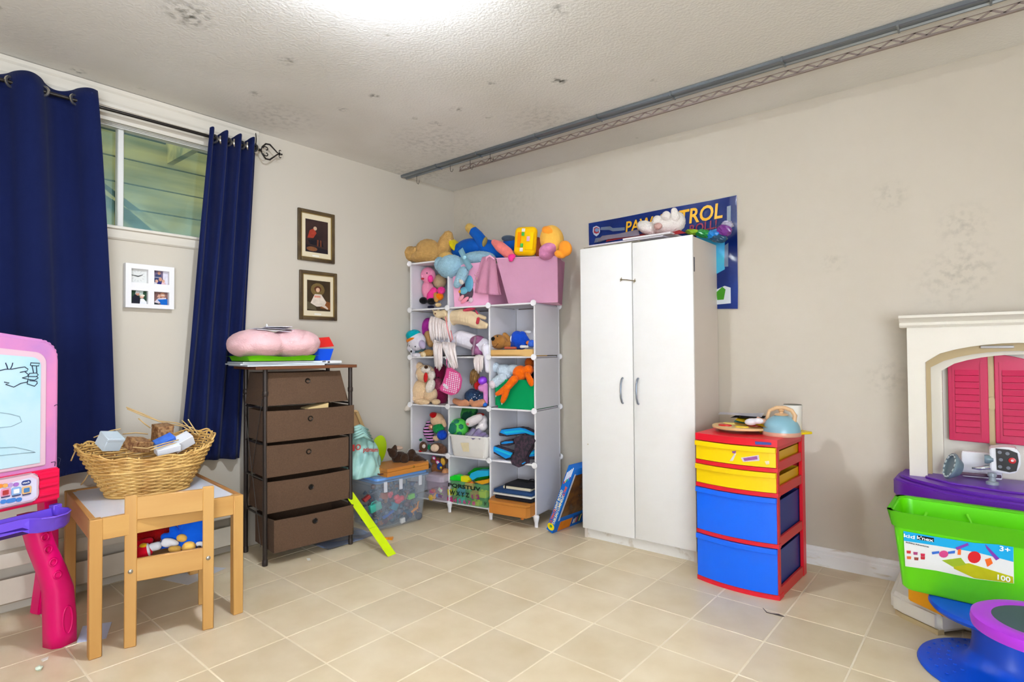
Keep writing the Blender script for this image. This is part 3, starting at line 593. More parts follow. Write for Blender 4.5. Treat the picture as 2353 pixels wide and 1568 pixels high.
t = Thing('kids_chair', 'small pine childrens chair pushed under the low table', 'chair', FCh, (CW/2, .15, 0)); pw = .042
for x in (0, CW-pw):
    bm = nb(); box2(bm, (x, 0, 0), (x+pw, .02, .60), bev=.003); o = t.part('back_post', bm, m_pine)
    bm = nb(); lathe(bm, (x+pw/2, -.001, .30), [(.001, .003), (.006, .0025), (.009, 0)], 14, m=rot(90)); t.part('screw', bm, m_ring, o)
    bm = nb(); box2(bm, (x, .285, 0), (x+.03, .315, .29), bev=.003); t.part('front_leg', bm, m_pine)
    bm = nb(); box2(bm, (x+.008, .02, .245), (x+.026, .3, .29), bev=.002); t.part('side_rail', bm, m_pined)
bm = nb(); box2(bm, (pw-.002, .0, .50), (CW-pw+.002, .018, .592), bev=.003); t.part('top_rail', bm, m_pineh)
bm = nb(); box2(bm, (pw-.002, .001, .255), (CW-pw+.002, .019, .345), bev=.003); t.part('back_rail', bm, m_pineh)
bm = nb(); box2(bm, (.0, .02, .288), (CW, .315, .300), bev=.003); t.part('seat', bm, m_pineh)
# blue toy lying on the chair seat
t = Thing('blue_plush_toy', 'blue plush toy with tan muzzle lying on the small pine chair', 'plush toy', FCh, (.2, .12, .30)); VV = .13
m_bl = fur('royal_blue', (14, 96, 226), bump=.2, var=.08); m_tan = fur('tan_felt', (236, 186, 92), bump=.15, var=.05); m_wh = fur('white_felt', (232, 232, 236), bump=.15, var=.03)
t.plush('head', [('e', 446, 1232, 40, 38, 0, 32), ('e', 452, 1202, 28, 20, 20, 24), ('e', 425, 1206, 15, 20, 20, 16), ('e', 468, 1215, 16, 22, -10, 20)], m_bl, v=VV, vox=.005)
t.plush('body', [('t', [(425, 1245, 18), (400, 1240, 14), (378, 1234, 9)]), ('t', [(410, 1230, 10), (398, 1215, 9)]), ('t', [(405, 1248, 11), (380, 1252, 9), (355, 1258, 8)])], m_bl, v=VV-.01, vox=.005)
t.plush('muzzle', [('e', 434, 1258, 15, 14, 15, 14)], m_tan, v=VV-.055, vox=.004); t.plush('belly_patch', [('e', 402, 1262, 15, 9, -12, 10)], m_tan, v=VV-.035, vox=.004)
t.plush('glove', [('e', 392, 1246, 19, 8, -24, 9), ('e', 382, 1250, 12, 8, -20, 8)], m_wh, v=VV-.05, vox=.004)
t.plush('cuff', [('e', 418, 1237, 12, 9, -22, 9)], m_tan, v=VV-.05, vox=.004)
t.plush('eye_patch', [('e', 462, 1252, 12, 7, -25, 5)], m_wh, v=VV-.07, vox=.003)
bm = nb(); q = FCh.at(457, 1258, VV-.085); ball(bm, q, (.009, .004, .006)); t.part('eye', bm, plastic('eye_black', (16, 14, 14)), smooth='all')
bm = nb(); q = FCh.at(443, 1269, VV-.085); ball(bm, q, (.013, .008, .008)); t.part('nose', bm, plastic('eye_black', (16, 14, 14)), smooth='all')
t.plush('sock', [('t', [(362, 1255, 10), (350, 1258, 10)])], m_wh, v=VV-.03, vox=.004)
t.plush('shoe', [('e', 332, 1268, 18, 16, 0, 14), ('e', 322, 1272, 14, 15, 0, 14)], fur('toy_red', (226, 16, 44), bump=.15, var=.05), v=VV-.03, vox=.004)
t.plush('shoe_strap', [('e', 341, 1264, 5, 16, 10, 15)], m_wh, v=VV-.03, vox=.003); t.plush('buckle', [('e', 330, 1254, 9, 5, 0, 10)], fur('buckle', (250, 196, 30), bump=.1), v=VV-.03, vox=.003)
t = Thing('red_plush_toy', 'red plush toy half hidden behind the blue plush on the pine chair', 'plush toy', FCh, (.09, .22, .31))
t.plush('body', [('e', 330, 1235, 38, 24, -10, 20), ('e', 370, 1222, 26, 12, -10, 16), ('e', 322, 1250, 20, 18, 0, 16)], fur('dark_red', (176, 16, 18), var=.1), v=.21, vox=.006)
t.plush('arm', [('t', [(318, 1250, 8), (345, 1243, 8)])], fur('toy_red', (226, 16, 44), bump=.15), v=.15, vox=.005)
# wicker basket
m_wick = mat('wicker', (228, 186, 112), .42, c2=(190, 140, 72), vs=14, thr=(.3, .6), spec=.45)
BC = V((.425, -2.445, TH-.005)); FW = Frame(BC.x, BC.y, 82)   # long axis about parallel to the window wall
t = Thing('wicker_basket', 'worn oval wicker basket full of small boxes on the low table', 'basket', FW, (0, 0, BC.z)); NS = 30
def rim_z(a):       # the rim is broken away lower at the front and on the far side
    return .205+.035*math.cos(a)*0-.035*max(0, -math.sin(a))**1.5+.03*max(0, math.cos(a-.5))**2+.02*max(0, math.cos(a-2.7))**2
def surf(a, h):     # h metres above the table
    q = h/.23; rx = .155+(.272-.155)*q**.9; ry = .105+(.178-.105)*q**.9
    sq = lambda c: math.copysign(abs(c)**.85, c)
    return V((rx*sq(math.cos(a)), ry*sq(math.sin(a)), BC.z+h))
bm = nb(); NR = 21
for r in range(NR):
    pts = []; N_ = NS*4
    for i in range(N_):
        a = 2*PI*i/N_; h = .008+rim_z(a)*(r/NR)**.98
        p = surf(a, h); n = V((p.x/.24**2, p.y/.16**2, 0)).normalized()
        pts.append(p+n*(.0055*math.sin(NS/2*a+PI*(r % 2)))+V((0, 0, random.uniform(-.0006, .0006))))
    tube(bm, pts, .0056 if r % 3 else .0050, 5, close=True)
t.part('weave', bm, m_wick, smooth='all', kind='stuff')
bm = nb()
for i in range(NS):
    a = 2*PI*(i+.5)/NS; e = rim_z(a)+random.choice((.004, .006, .012, .0))
    tube(bm, [surf(a, .004), surf(a, .07), surf(a, .14), surf(a, .008+e)], .0036, 6)
t.part('stakes', bm, m_wick, smooth='all', kind='stuff')
bm = nb(); N_ = 80
for h, r in ((.006, .008), (.118, .006)):
    tube(bm, [surf(2*PI*i/N_, h)*1.0+V((0, 0, 0))+V((surf(2*PI*i/N_, h).x*.03, surf(2*PI*i/N_, h).y*.04, 0)) for i in range(N_)], r, 6, close=True)
t.part('border_band', bm, m_wick, smooth='all')
bm = nb(); lathe(bm, (0, 0, BC.z+.004), [(.9, 0), (.9, .008)], 40, .15, .1); t.part('base', bm, m_wick)
def rimtube(a0, a1, dh, r, wob=.006, n=22):
    b = nb(); tube(b, [surf(a0+(a1-a0)*i/n, rim_z(a0+(a1-a0)*i/n)+dh+wob*math.sin(i*.9))*1. for i in range(n+1)], r, 6); return b
for q in ((-.4, 1.2, .010, .0048), (-.3, 1.35, .016, .0042), (2.3, 3.7, .010, .005), (1.7, 2.5, .004, .004), (-2.6, -1.0, .006, .0042)): t.part('loose_cane', rimtube(*q), m_wick, smooth='all')
def cane(pts, vs, r=.0028):
    b = nb(); tube(b, [FW.at(px, py, v) for (px, py), v in zip(pts, vs)], r, 6); t.part('loose_cane', b, mat('pale_cane', (222, 186, 126), .5, var=.15), smooth='all')
cane([(290, 936), (325, 950), (365, 968), (405, 972), (445, 985)], [.12, .12, .12, .10, .04]); cane([(292, 940), (335, 958), (375, 972), (420, 980), (452, 1000)], [.12, .12, .11, .08, .03]); cane([(318, 962), (332, 974), (346, 984)], [.13, .13, .13])
cane([(418, 966), (430, 978), (445, 994)], [.07, .06, .04]); cane([(432, 964), (441, 978), (456, 1000)], [.06, .05, .03]); cane([(277, 986), (255, 990), (235, 998), (215, 1006)], [.02, .04, .06, .06]); cane([(410, 1011), (375, 1020), (338, 1031), (305, 1028)], [-.05, -.08, -.1, -.1]); cane([(414, 1017), (385, 1022), (345, 1035)], [-.04, -.07, -.11])
cane([(174, 1035), (168, 1048), (163, 1060)], [-.02, -.02, -.02]); cane([(206, 1085), (196, 1102), (186, 1115)], [.03, .04, .06]); cane([(282, 998), (312, 995), (340, 998)], [.12, .13, .13])
def carton(name, label, cat, px, py, v, s, r, m, group='small boxes in the wicker basket', lid=None):
    q = FW.at(px, py, v); tt = Thing(name, label, cat, FW, q-V((0, 0, s[2]/2)), group)
    bm = nb(); box(bm, q, s, rot=r, bev=.002); tt.part('body', bm, m)
    if lid: bm = nb(); box(bm, q+r @ V((0, 0, s[2]/2+.001)), (s[0]*1.03, s[1]*1.03, .014), rot=r, bev=.002); tt.part('lid', bm, lid)
    return tt
m_pbl = paper('pale_blue_card', (206, 220, 230)); m_floral = mat('floral_card', (176, 134, 88), .6, c2=(120, 78, 46), vs=70, thr=(.4, .6))
carton('white_box', 'pale blue white cardboard box at the left side of the basket', 'box', 252, 1016, -.02, (.075, .07, .055), rot(28, 8, 25), m_pbl, lid=m_pbl)
carton('patterned_box', 'brown floral patterned box standing at the back of the basket', 'box', 373, 998, .04, (.07, .07, .075), rot(8, 0, 12), m_floral, lid=m_floral)
carton('patterned_box', 'brown floral patterned box lying low in the middle of the basket', 'box', 318, 1022, -.03, (.085, .075, .05), rot(18, 10, 30), m_floral)
carton('blue_packet', 'shiny blue packet in the basket beside the floral box', 'packet', 378, 1016, -.02, (.085, .05, .04), rot(24, -22, 10), mat('blue_foil', (16, 62, 170), .2, c2=(60, 120, 220), vs=18, thr=(.4, .8), spec=.7))
carton('white_box', 'white cardboard box tilted at the right side of the basket', 'box', 418, 1016, -.02, (.09, .06, .05), rot(24, -26, 5), paper('white_card', (232, 234, 240)))
carton('white_box', 'flat white box low in the basket under the blue packet', 'box', 385, 1032, -.06, (.10, .05, .03), rot(15, -8, 5), paper('white_card', (232, 234, 240)))
# ================================================================ white cabinet
FC = Frame(1.507, -.394, 0); CX = .724
m_cab = mat('cabinet_white', (238, 236, 231), .38, var=.03, vs=4, spec=.35); m_cab_shade = mat('cabinet_side_shaded', (226, 214, 202), .45, var=.05, vs=4)  # second tone: white with shade and warm bounce put into the colour
t = Thing('tall_cabinet', 'tall white two door storage cabinet against the right wall', 'cabinet', FC, (CX/2, .19, 0))
bm = nb(); box2(bm, (.004, .018, 0), (.02, .388, 1.795)); t.part('side_panel', bm, m_cab_shade, smooth=False)
bm = nb(); box2(bm, (CX-.02, .018, 0), (CX-.002, .388, 1.795)); sp = t.part('side_panel', bm, m_cab_shade, smooth=False)
bm = nb(); box2(bm, (.02, .018, 1.775), (CX-.02, .388, 1.795)); t.part('top_panel', bm, m_cab_shade, smooth=False)
bm = nb(); box2(bm, (.02, .372, .06), (CX-.02, .38, 1.775)); t.part('back_panel', bm, m_cab_shade, smooth=False)
bm = nb(); box2(bm, (.02, .03, .0), (CX-.02, .046, .062)); t.part('plinth', bm, mat('plinth_white', (232, 228, 220), .5, c2=(186, 170, 146), vs=14, thr=(.25, .42)), smooth=False)
bm = nb(); box2(bm, (CX/2-.008, .024, .062), (CX/2+.008, .2, 1.775)); t.part('divider', bm, m_cab, smooth=False)
m_han = mat('brushed_handle', (150, 158, 172), .3, metal=.85)
for k, (a, b, zb, zt, hx) in enumerate(((.0, .3555, .062, 1.806, .29), (.3605, CX+.002, .066, 1.801, .391))):
    bm = nb(); box2(bm, (a, 0, zb), (b, .016, zt), bev=.003, seg=2); d = t.part('door', bm, m_cab)
    bm = nb(); tube(bm, [(hx, -.001, .852), (hx, -.012, .858), (hx, -.024, .885), (hx, -.028, .927), (hx, -.024, .969), (hx, -.012, .996), (hx, -.001, 1.002)], [.006, .006, .0055, .005, .0055, .006, .006], 10); t.part('handle', bm, m_han, d)
    if k == 0: bm = nb(); cyl(bm, (.044, -.0006, .585), (.044, .001, .585), .004, n=10); t.part('plug', bm, paper('plug', (196, 184, 150)), d)
bm = nb(); a, b = FC.at(1428, 643, 0), FC.at(1459, 646, 0)
for p in (a, b): ball(bm, (p.x, -.004, p.z), (.007, .006, .007), n=8); tube(bm, [(p.x-.004, -.006, p.z-.012), (p.x, -.009, p.z), (p.x+.004, -.006, p.z+.012)], .002, 6)
tube(bm, [(a.x, -.012, a.z), ((a.x+b.x)/2, -.014, a.z-.006), (b.x, -.012, b.z)], .0028, 8); t.part('hook_latch', bm, mat('old_brass', (150, 138, 112), .35, metal=.8))
for z0, z1 in ((1.60, 1.68), (.20, .275)): bm = nb(); box2(bm, (CX-.003, .02, z0), (CX+.001, .032, z1)); t.part('hinge', bm, mat('hinge_dark', (92, 90, 102), .4, metal=.6), smooth=False)
# ---- poster behind the cabinet
t = Thing('wall_poster', 'blue vinyl party poster with yellow lettering behind the white cabinet', 'poster', ROOM, (1.85, -.002, 1.40))
m_vin = mat('vinyl_blue', (32, 70, 166), .22, c2=(24, 48, 130), vs=3.5, thr=(.3, .7), spec=.6, bump=.5, bs=9, bd=.02)
x0, x1, zt0, zt1, zb = 1.338, 2.352, 2.062, 2.078, 1.402
wav = lambda x, z: .006+.004*math.sin(11*x+3*z)*math.sin(7*z)+.010*max(0, (x-2.2)/.15)*max(0, (1.5-z)/.1)
bm = nb(); grid(bm, lambda s, q: (x0+(x1-x0)*s, -wav(x0+(x1-x0)*s, zb+.6*q), zb+((zt0+(zt1-zt0)*s)-zb)*q-(.012*math.sin(6*s)*(1-q))), 50, 40, .0008); sheet = t.part('sheet', bm, m_vin)
def flat(name, px, m, lift=.001, par=None):
    pts = [ROOM.at(p[0], p[1], -.010) for p in px]; bm = nb(); prism(bm, [(p.x, p.z) for p in pts], -.0125-lift, -.0118-lift); return t.part(name, bm, m, par or sheet, False)
m_sil = mat('vinyl_silver', (112, 128, 156), .25, var=.3, vs=8, spec=.6); m_sky = mat('vinyl_sky', (50, 150, 226), .25, c2=(70, 190, 216), vs=5, spec=.6)
C4 = lambda L: [(1310+x/4.752, 430+y/4.752) for x, y in L]
flat('silver_band', C4([(330, 470), (340, 440), (440, 430), (470, 450), (600, 440), (600, 475), (470, 485), (430, 470)]), m_sil)
flat('silver_band', C4([(1714, 214), (1757, 202), (1757, 372), (1714, 380)]), m_sil)
flat('silver_band', C4([(1690, 640), (1730, 610), (1728, 870), (1685, 870)]), m_sil)
flat('sky_panel', C4([(1380, 520), (1690, 430), (1690, 900), (1580, 960), (1400, 900)]), m_sky, 0.)
flat('silver_band', C4([(265, 610), (280, 560), (420, 540), (700, 470), (760, 480), (420, 570), (330, 600)]), m_sil)
flat('white_panel', C4([(1600, 1120), (1690, 1080), (1755, 1100), (1757, 1270), (1600, 1285)]), paper('vinyl_white', (214, 220, 228)), .0014); flat('green_panel', C4([(1600, 1150), (1665, 1090), (1700, 1120), (1680, 1230), (1610, 1235)]), paper('vinyl_green', (70, 150, 40)), .002)
m_ylet = mat('lettering_yellow', (250, 190, 22), .3, spec=.6)
def wtext(body, pa, pb, h, m, y=-.0165, par=sheet, **k):
    a, b = ROOM.at(*pa, y), ROOM.at(*pb, y); bm = text_mesh(body, 1., .0005/1, .02, shear=.15, **k)
    xs = [v.co.x for v in bm.verts]; ys = [v.co.y for v in bm.verts]; w = (b-a).length
    ang = math.atan2(b.z-a.z, b.x-a.x)
    bm.transform(M.Translation((a+b)/2) @ M.Rotation(-ang, 4, 'Y') @ rot(90).to_4x4() @ M.Diagonal((w/(max(xs)-min(xs)), h/(max(ys)-min(ys)), 1, 1)) @ M.Translation((-(max(xs)+min(xs))/2, -(max(ys)+min(ys))/2, 0)))
    return t.part('lettering', bm, m, par, False)
wtext('PAW', (1437, 523), (1502, 510), .075, m_ylet); wtext('PATROL', (1515, 510), (1660, 483), .095, m_ylet)
wtext('ROLL!', (1583, 528), (1648, 514), .055, mat('lettering_crimson', (140, 30, 72), .4))
e = flat('shield_emblem', C4([(255, 440), (290, 425), (325, 440), (330, 490), (315, 520), (290, 540), (262, 520), (250, 490)]), paper('shield_silver', (190, 200, 216)), .0016); flat('shield_face', C4([(264, 450), (290, 436), (318, 450), (318, 500), (290, 512), (262, 500)]), paper('shield_red', (160, 50, 60)), .002, e)
flat('shield_disc', C4([(270+25+22*math.cos(a), 470+22*math.sin(a)) for a in [i*PI/6 for i in range(12)]]), paper('shield_blue', (120, 150, 190)), .0026, e)
# ---- things on the cabinet
CZ = 1.8
FCX = FC
def sheet_thing(name, label, cat, F, px4, v4, z, th, m, group=None, wob=0., up=(0, 0, 0, 0)):
    """a limp sheet through four corners (photo px with their depth v); z from the picture"""
    P = [F.at(px4[i][0], px4[i][1], v4[i]) for i in range(4)]
    def fn(s, q):
        p = (P[0]*(1-s)+P[1]*s)*(1-q)+(P[3]*(1-s)+P[2]*s)*q
        return p+V((0, 0, wob*math.sin(5*s+2*q)))
    bm = nb(); grid(bm, fn, 12, 8, th); bmesh.ops.recalc_face_normals(bm, faces=bm.faces[:]); b = sum(P, V((0, 0, 0)))/4
    return single(name, label, cat, F, (b.x, b.y, min(p.z for p in P)), bm, m, group)
slab('magazine', 'thin grey magazine at the bottom of the pile on the white cabinet', 'magazine', FC, [(.02, .01), (.4, .02), (.42, .28), (.05, .3)], 1.797+.010, .008, paper('mag', (168, 158, 140), var=.4, vs=30))
slab('magazine', 'white paper pad above the grey magazine on the white cabinet', 'magazine', FC, [(.06, .005), (.55, .01), (.55, .25), (.08, .28)], 1.797+.019, .008, paper('pad', (214, 208, 216), var=.15, vs=40))
sheet_thing('paper_folder', 'pale lilac paper folder leaning on the pile on the white cabinet', 'folder', FC, [(1372, 555), (1470, 540), (1466, 528), (1384, 543)], [.02, .03, .22, .26], 0, .002, paper('lilac', (196, 184, 204)), 'folders on the white cabinet', .003)
sheet_thing('paper_folder', 'red paper folder curved over the pile on the white cabinet', 'folder', FC, [(1392, 556), (1578, 533), (1550, 525), (1400, 545)], [.005, .03, .2, .24], 0, .006, paper('red', (226, 70, 78)), 'folders on the white cabinet', .007)
slab('magazine', 'white booklet under the white plush on the cabinet', 'magazine', FC, [(.3, .0), (.6, .0), (.6, .2), (.32, .22)], 1.797+.028, .01, paper('pad2', (226, 222, 224)))
t = Thing('white_plush_toy', 'fluffy white plush lying on top of the white cabinet', 'plush toy', FC, (.52, .15, CZ+.03)); m_fw = fur('white_fluff', (236, 228, 220), var=.05)
t.plush('body', [('e', 1533, 517, 40, 24, -6, 28), ('e', 1487, 524, 26, 15, -30, 22), ('e', 1555, 510, 20, 24, 0, 20)], m_fw, v=.14, vox=.006, fuzz=.006)
t.plush('paw', [('e', 1510, 507, 11, 12, 0, 11)], m_fw, v=.08, vox=.005); t.plush('paw', [('e', 1531, 497, 11, 12, 0, 11)], m_fw, v=.08, vox=.005); t.plush('ear', [('t', [(1552, 500, 11), (1549, 485, 8)])], m_fw, v=.1, vox=.005)
t.plush('nose', [('e', 1512, 520, 10, 8, 0, 10)], fur('pink_nose', (222, 178, 168)), v=.06, vox=.004)
t = Thing('rainbow_packet', 'crumpled rainbow foil packet at the back corner of the cabinet top', 'packet', FC, (.69, .25, CZ))
for k, (c, px, py, rx, ry) in enumerate((((150, 190, 40), 1592, 534, 18, 6), ((20, 140, 60), 1618, 537, 20, 9), ((20, 130, 210), 1640, 540, 18, 10), ((16, 70, 100), 1652, 548, 20, 10), ((110, 40, 130), 1664, 530, 18, 14))):
    bm = nb(); blob(bm, FC, ('e', px, py, rx, ry, -12, 14), .26); 
    for v_ in bm.verts: v_.co += V([random.uniform(-.004, .004) for _ in 'xyz'])
    t.part('foil', bm, mat('foil_%d' % k, c, .25, spec=.7), smooth=False)
bm = nb(); blob(bm, FC, ('e', 1672, 517, 14, 8, -15, 12), .27)
for v_ in bm.verts: v_.co += V([random.uniform(-.005, .005) for _ in 'xyz'])
t.part('clear_wrap', bm, clear('wrap', (206, 200, 220), .6), smooth=False)
# ================================================================ red drawer unit
FD = Frame(2.313, -.579, -3); DW, DD = .392, .43
m_dred = plastic('drawer_red', (222, 20, 42)); m_dredt = plastic('frame_red', (206, 44, 44), rough=.4); m_dyel = plastic('drawer_yellow', (252, 214, 0)); m_dblu = plastic('drawer_blue', (0, 106, 246))
t = Thing('drawer_unit', 'red plastic drawer unit with two yellow and two blue drawers', 'drawers', FD, (DW/2, DD/2, 0))
BOW = .030
def bowpts(x0, x1, y0, yb, bow=BOW, n=14):
    return [(x0+(x1-x0)*i/n, y0-bow*4*(i/n)*(1-i/n)) for i in range(n+1)]+[(x1, yb), (x0, yb)]
SK = lambda z: .0
for nm, z0, z1, yb in (('top_cap', .708, .742, DD), ('rail', .590, .609, .03), ('rail', .473, .493, .03), ('rail', .238, .257, .03), ('base', .0, .022, .06)):
    bm = nb(); prism(bm, bowpts(-.004, DW+.002, -.004, yb, BOW), z0, z1, 'xy'); t.part(nm, bm, m_dred, smooth=False)
for x in (0, DW-.014):
    bm = nb(); box2(bm, (x, .0, .0), (x+.014, .028, .712), bev=.002); t.part('post', bm, m_dredt); bm = nb(); box2(bm, (x-.002, DD-.05, .0), (x+.016, DD, .712), bev=.003); t.part('post', bm, m_dred)
    for z in (.0, .238, .473, .59, .69):
        bm = nb(); box2(bm, (x, .02, z), (x+.013, DD-.04, z+.045 if z else .05), bev=.002); t.part('side_rail', bm, m_dredt)
bm = nb(); box2(bm, (.01, DD-.012, .02), (DW-.01, DD-.004, .7)); t.part('back', bm, m_dredt, smooth=False)
for k, (z0, z1, m) in enumerate(((.612, .705, m_dyel), (.495, .588, m_dyel), (.259, .471, m_dblu), (.024, .236, m_dblu))):
    bm = nb(); prism(bm, bowpts(.0, DW-.006, -.006, .012, BOW), z0, z1-.0, 'xy')
    d = t.part('drawer', bm, m, smooth=False)
    bm = nb(); prism(bm, [(p[0]*1.0, p[1]) for p in bowpts(-.003, DW-.004, -.018, .0, BOW)], z1-.024, z1, 'xy'); bmesh.ops.bevel(bm, geom=bm.edges[:], offset=.0015, affect='EDGES'); t.part('pull_lip', bm, m, d, smooth=False)
    mt = plastic('tint_%d' % (k//2), (240, 186, 20) if k < 2 else (40, 62, 140), alpha=.8, rough=.4)
    bm = nb(); box2(bm, (.02, .012, z0), (DW-.02, DD-.03, z0+.004)); box2(bm, (.02, .012, z0), (.023, DD-.03, z1-.03)); box2(bm, (DW-.022, .012, z0), (DW-.019, DD-.03, z1-.03)); box2(bm, (.02, DD-.033, z0), (DW-.02, DD-.03, z1-.03)); t.part('drawer_tray', bm, mt, d, False)
def sticker(px4, c, yb=-.04):
    P = []
    for p in px4:
        q = FD.at(p[0], p[1], -.02)
        for _ in range(3): q = FD.at(p[0], p[1], -.0075-BOW*4*max(0, q.x/DW)*(1-q.x/DW))
        P.append(q)
    b = nb(); f = [b.verts.new(p) for p in P]; f2 = [b.verts.new(p+V((0, .002, 0))) for p in P]
    b.faces.new(f); b.faces.new(f2[::-1]); bridge(b, f, f2); return t.part('sticker', b, paper('stk_%d_%d_%d' % c, c, var=.2, vs=60), None, False)
C3 = lambda L: [(1580+x/3.135, 900+y/3.136) for x, y in L]
sticker(C3([(383, 478), (512, 458), (518, 500), (400, 508)]), (228, 214, 226)); sticker(C3([(400, 482), (500, 466), (504, 490), (410, 502)]), (166, 96, 166)); sticker(C3([(318, 432), (350, 428), (342, 448), (325, 446)]), (150, 90, 160)); sticker(C3([(338, 448), (350, 446), (326, 500), (302, 502)]), (236, 230, 226)); sticker(C3([(556, 504), (586, 500), (588, 524), (566, 528)]), (244, 226, 190))
sticker(C3([(485, 360), (602, 370), (602, 386), (488, 382)]), (72, 92, 170))
DZ = .742
def flat_disc(name, label, cat, F, c, r, th, m, sy=1., group=None, tilt=None):
    bm = nb(); lathe(bm, (0, 0, 0), [(r-.002, 0), (r, .002), (r, th-.002), (r-.002, th)], 36, 1, sy)
    if tilt is not None: bm.transform(tilt.to_4x4())
    bm.transform(M.Translation(V(c))); return single(name, label, cat, F, c, bm, m, group)
bm = nb(); lathe(bm, (.11, .2, DZ), [(.05, 0), (.055, .002), (.045, .016), (.03, .018)], 18, 1.4, 1); single('paper_plate', 'small tan paper cup tray under the round wooden board', 'plate', FD, (.11, .2, DZ), bm, paper('tan_paper', (206, 176, 150)))
t = Thing('round_board', 'round wooden toy pizza board on top of the red drawer unit', 'toy', FD, (.16, .19, DZ+.019)); bm = nb(); lathe(bm, t.b, [(.143, 0), (.145, .002), (.145, .010), (.143, .012)], 40); t.part('board', bm, wood('board', (232, 196, 142), (214, 170, 112), stretch=(.2, 1, 1)))
for k, (x, y, c) in enumerate(((.10, .12, (206, 40, 30)), (.19, .11, (236, 200, 60)), (.14, .22, (220, 160, 50)), (.22, .2, (196, 50, 34)), (.09, .21, (240, 214, 120)))):
    bm = nb(); lathe(bm, (x, y, DZ+.031), [(.034, 0), (.034, .005), (.030, .007)], 14, 1, .7); t.part('topping', bm, plastic('top_%d' % k, c))
sheet_thing('yellow_board', 'yellow card lying on the round wooden board', 'card', FD, [(1688, 966), (1768, 984), (1772, 972), (1700, 957)], [.14, .1, .24, .28], 0, .003, paper('yellow', (240, 200, 10)))
sheet_thing('teal_card', 'small teal card under the yellow card on the drawer unit', 'card', FD, [(1686, 969), (1712, 974), (1716, 967), (1694, 962)], [.16, .14, .24, .26], 0, .003, paper('teal', (40, 170, 190)))
sheet_thing('white_paper', 'long white sheet of paper topmost behind the toy kettle', 'paper', FD, [(1650, 953), (1750, 958), (1756, 950), (1654, 948)], [.22, .2, .38, .40], 0, .002, paper('sheetw', (232, 232, 240)), None, .002)
sheet_thing('black_folder', 'thin black folder under the long white sheet beside the kettle', 'folder', FD, [(1678, 960), (1756, 962), (1760, 956), (1690, 955)], [.2, .18, .34, .36], 0, .004, paper('blackf', (34, 30, 34)))
t = Thing('white_pouch', 'small white cloth pouch beside the toy kettle', 'pouch', FD, (.17, .1, DZ+.03)); t.plush('pouch', [('e', 1726, 970, 15, 8, 6, 12), ('e', 1742, 968, 12, 7, 0, 12)], cloth('white', (236, 232, 238)), v=.1, vox=.004)
q = FD.onz(1786, 1004, DZ); kx, ky = q.x, q.y+.065
t = Thing('toy_kettle', 'blue toy kettle with pink base and tan handle on the drawer unit', 'kettle', FD, (kx, ky, DZ)); kz = DZ
kk = FD.k((kx, ky, DZ)); R0 = 41*kk
bm = nb(); lathe(bm, (kx, ky, kz), [(R0*.98, 0), (R0, .003), (R0, .017), (R0*.985, .02)], 36); t.part('base', bm, plastic('kettle_pink', (212, 160, 136)))
bm = nb(); lathe(bm, (kx, ky, kz+.02), [(R0*.98, 0)]+[(R0*.98*math.cos(a), R0*.92*math.sin(a)) for a in [i*PI/2/10 for i in range(1, 9)]]+[(R0*.28, R0*.90)], 36); t.part('dome', bm, plastic('kettle_blue', (132, 178, 192), rough=.28))
bm = nb(); lathe(bm, (kx, ky, kz+.02+R0*.88), [(R0*.36, 0), (R0*.38, .003), (R0*.3, .009), (R0*.12, .012), (R0*.1, .018), (R0*.17, .024), (R0*.1, .032), (R0*.02, .034)], 20); t.part('lid_knob', bm, plastic('kettle_tan', (216, 176, 132)))
bm = nb(); tube(bm, [(kx-R0*.72, ky, kz+.05), (kx-R0*.74, ky, kz+.088), (kx-R0*.62, ky, kz+.118), (kx-R0*.25, ky, kz+.134), (kx+R0*.2, ky, kz+.136), (kx+R0*.55, ky, kz+.124), (kx+R0*.72, ky, kz+.1), (kx+R0*.66, ky, kz+.07), (kx+R0*.6, ky, kz+.05)], [.010, .009, .009, .010, .010, .010, .011, .011, .011], 10); t.part('handle', bm, plastic('kettle_tan', (216, 176, 132)), smooth='all')
bm = nb(); tube(bm, [(kx-R0*.7, ky, kz+.05), (kx-R0*1.1, ky-.01, kz+.066), (kx-R0*1.3, ky-.012, kz+.075)], [.017, .013, .012], 12); t.part('spout', bm, plastic('kettle_pink', (212, 160, 136)))
q = FD.at(1822, 987, .3); t = Thing('white_tub', 'white round paper tub behind the toy kettle', 'tub', FD, (q.x, .3, DZ+.016)); bm = nb(); lathe(bm, t.b, [(.040, 0), (.041, .002), (.045, .125), (.042, .125), (.039, .004)], 28); t.part('body', bm, paper('tubw', (232, 226, 216)))
bm = nb(); lathe(bm, t.b+V((0, 0, .1255)), [(.042, 0), (.042, .002), (.02, .003)], 24); t.part('rim_shade_disc', bm, paper('tub_grey', (120, 116, 104)))  # grey disc over the mouth, inner shade put into its colour
t = Thing('yellow_tray', 'bright yellow plastic lid overhanging the right of the drawer unit', 'lid', FD, (.38, .3, DZ)); bm = nb(); prism(bm, [(.25, .18), (.40, .16), (.47, .28), (.465, .30), (.38, .36), (.25, .38)], DZ+.003, DZ+.014, 'xy'); bmesh.ops.bevel(bm, geom=bm.edges[:], offset=.003, affect='EDGES'); t.part('lid', bm, plastic('lid_yellow', (250, 214, 0)))
bm = nb(); prism(bm, [(.28, .2), (.40, .19), (.44, .28), (.37, .33), (.28, .34)], DZ+.0, DZ+.004, 'xy'); t.part('rim', bm, plastic('lid_yellow', (250, 214, 0)))
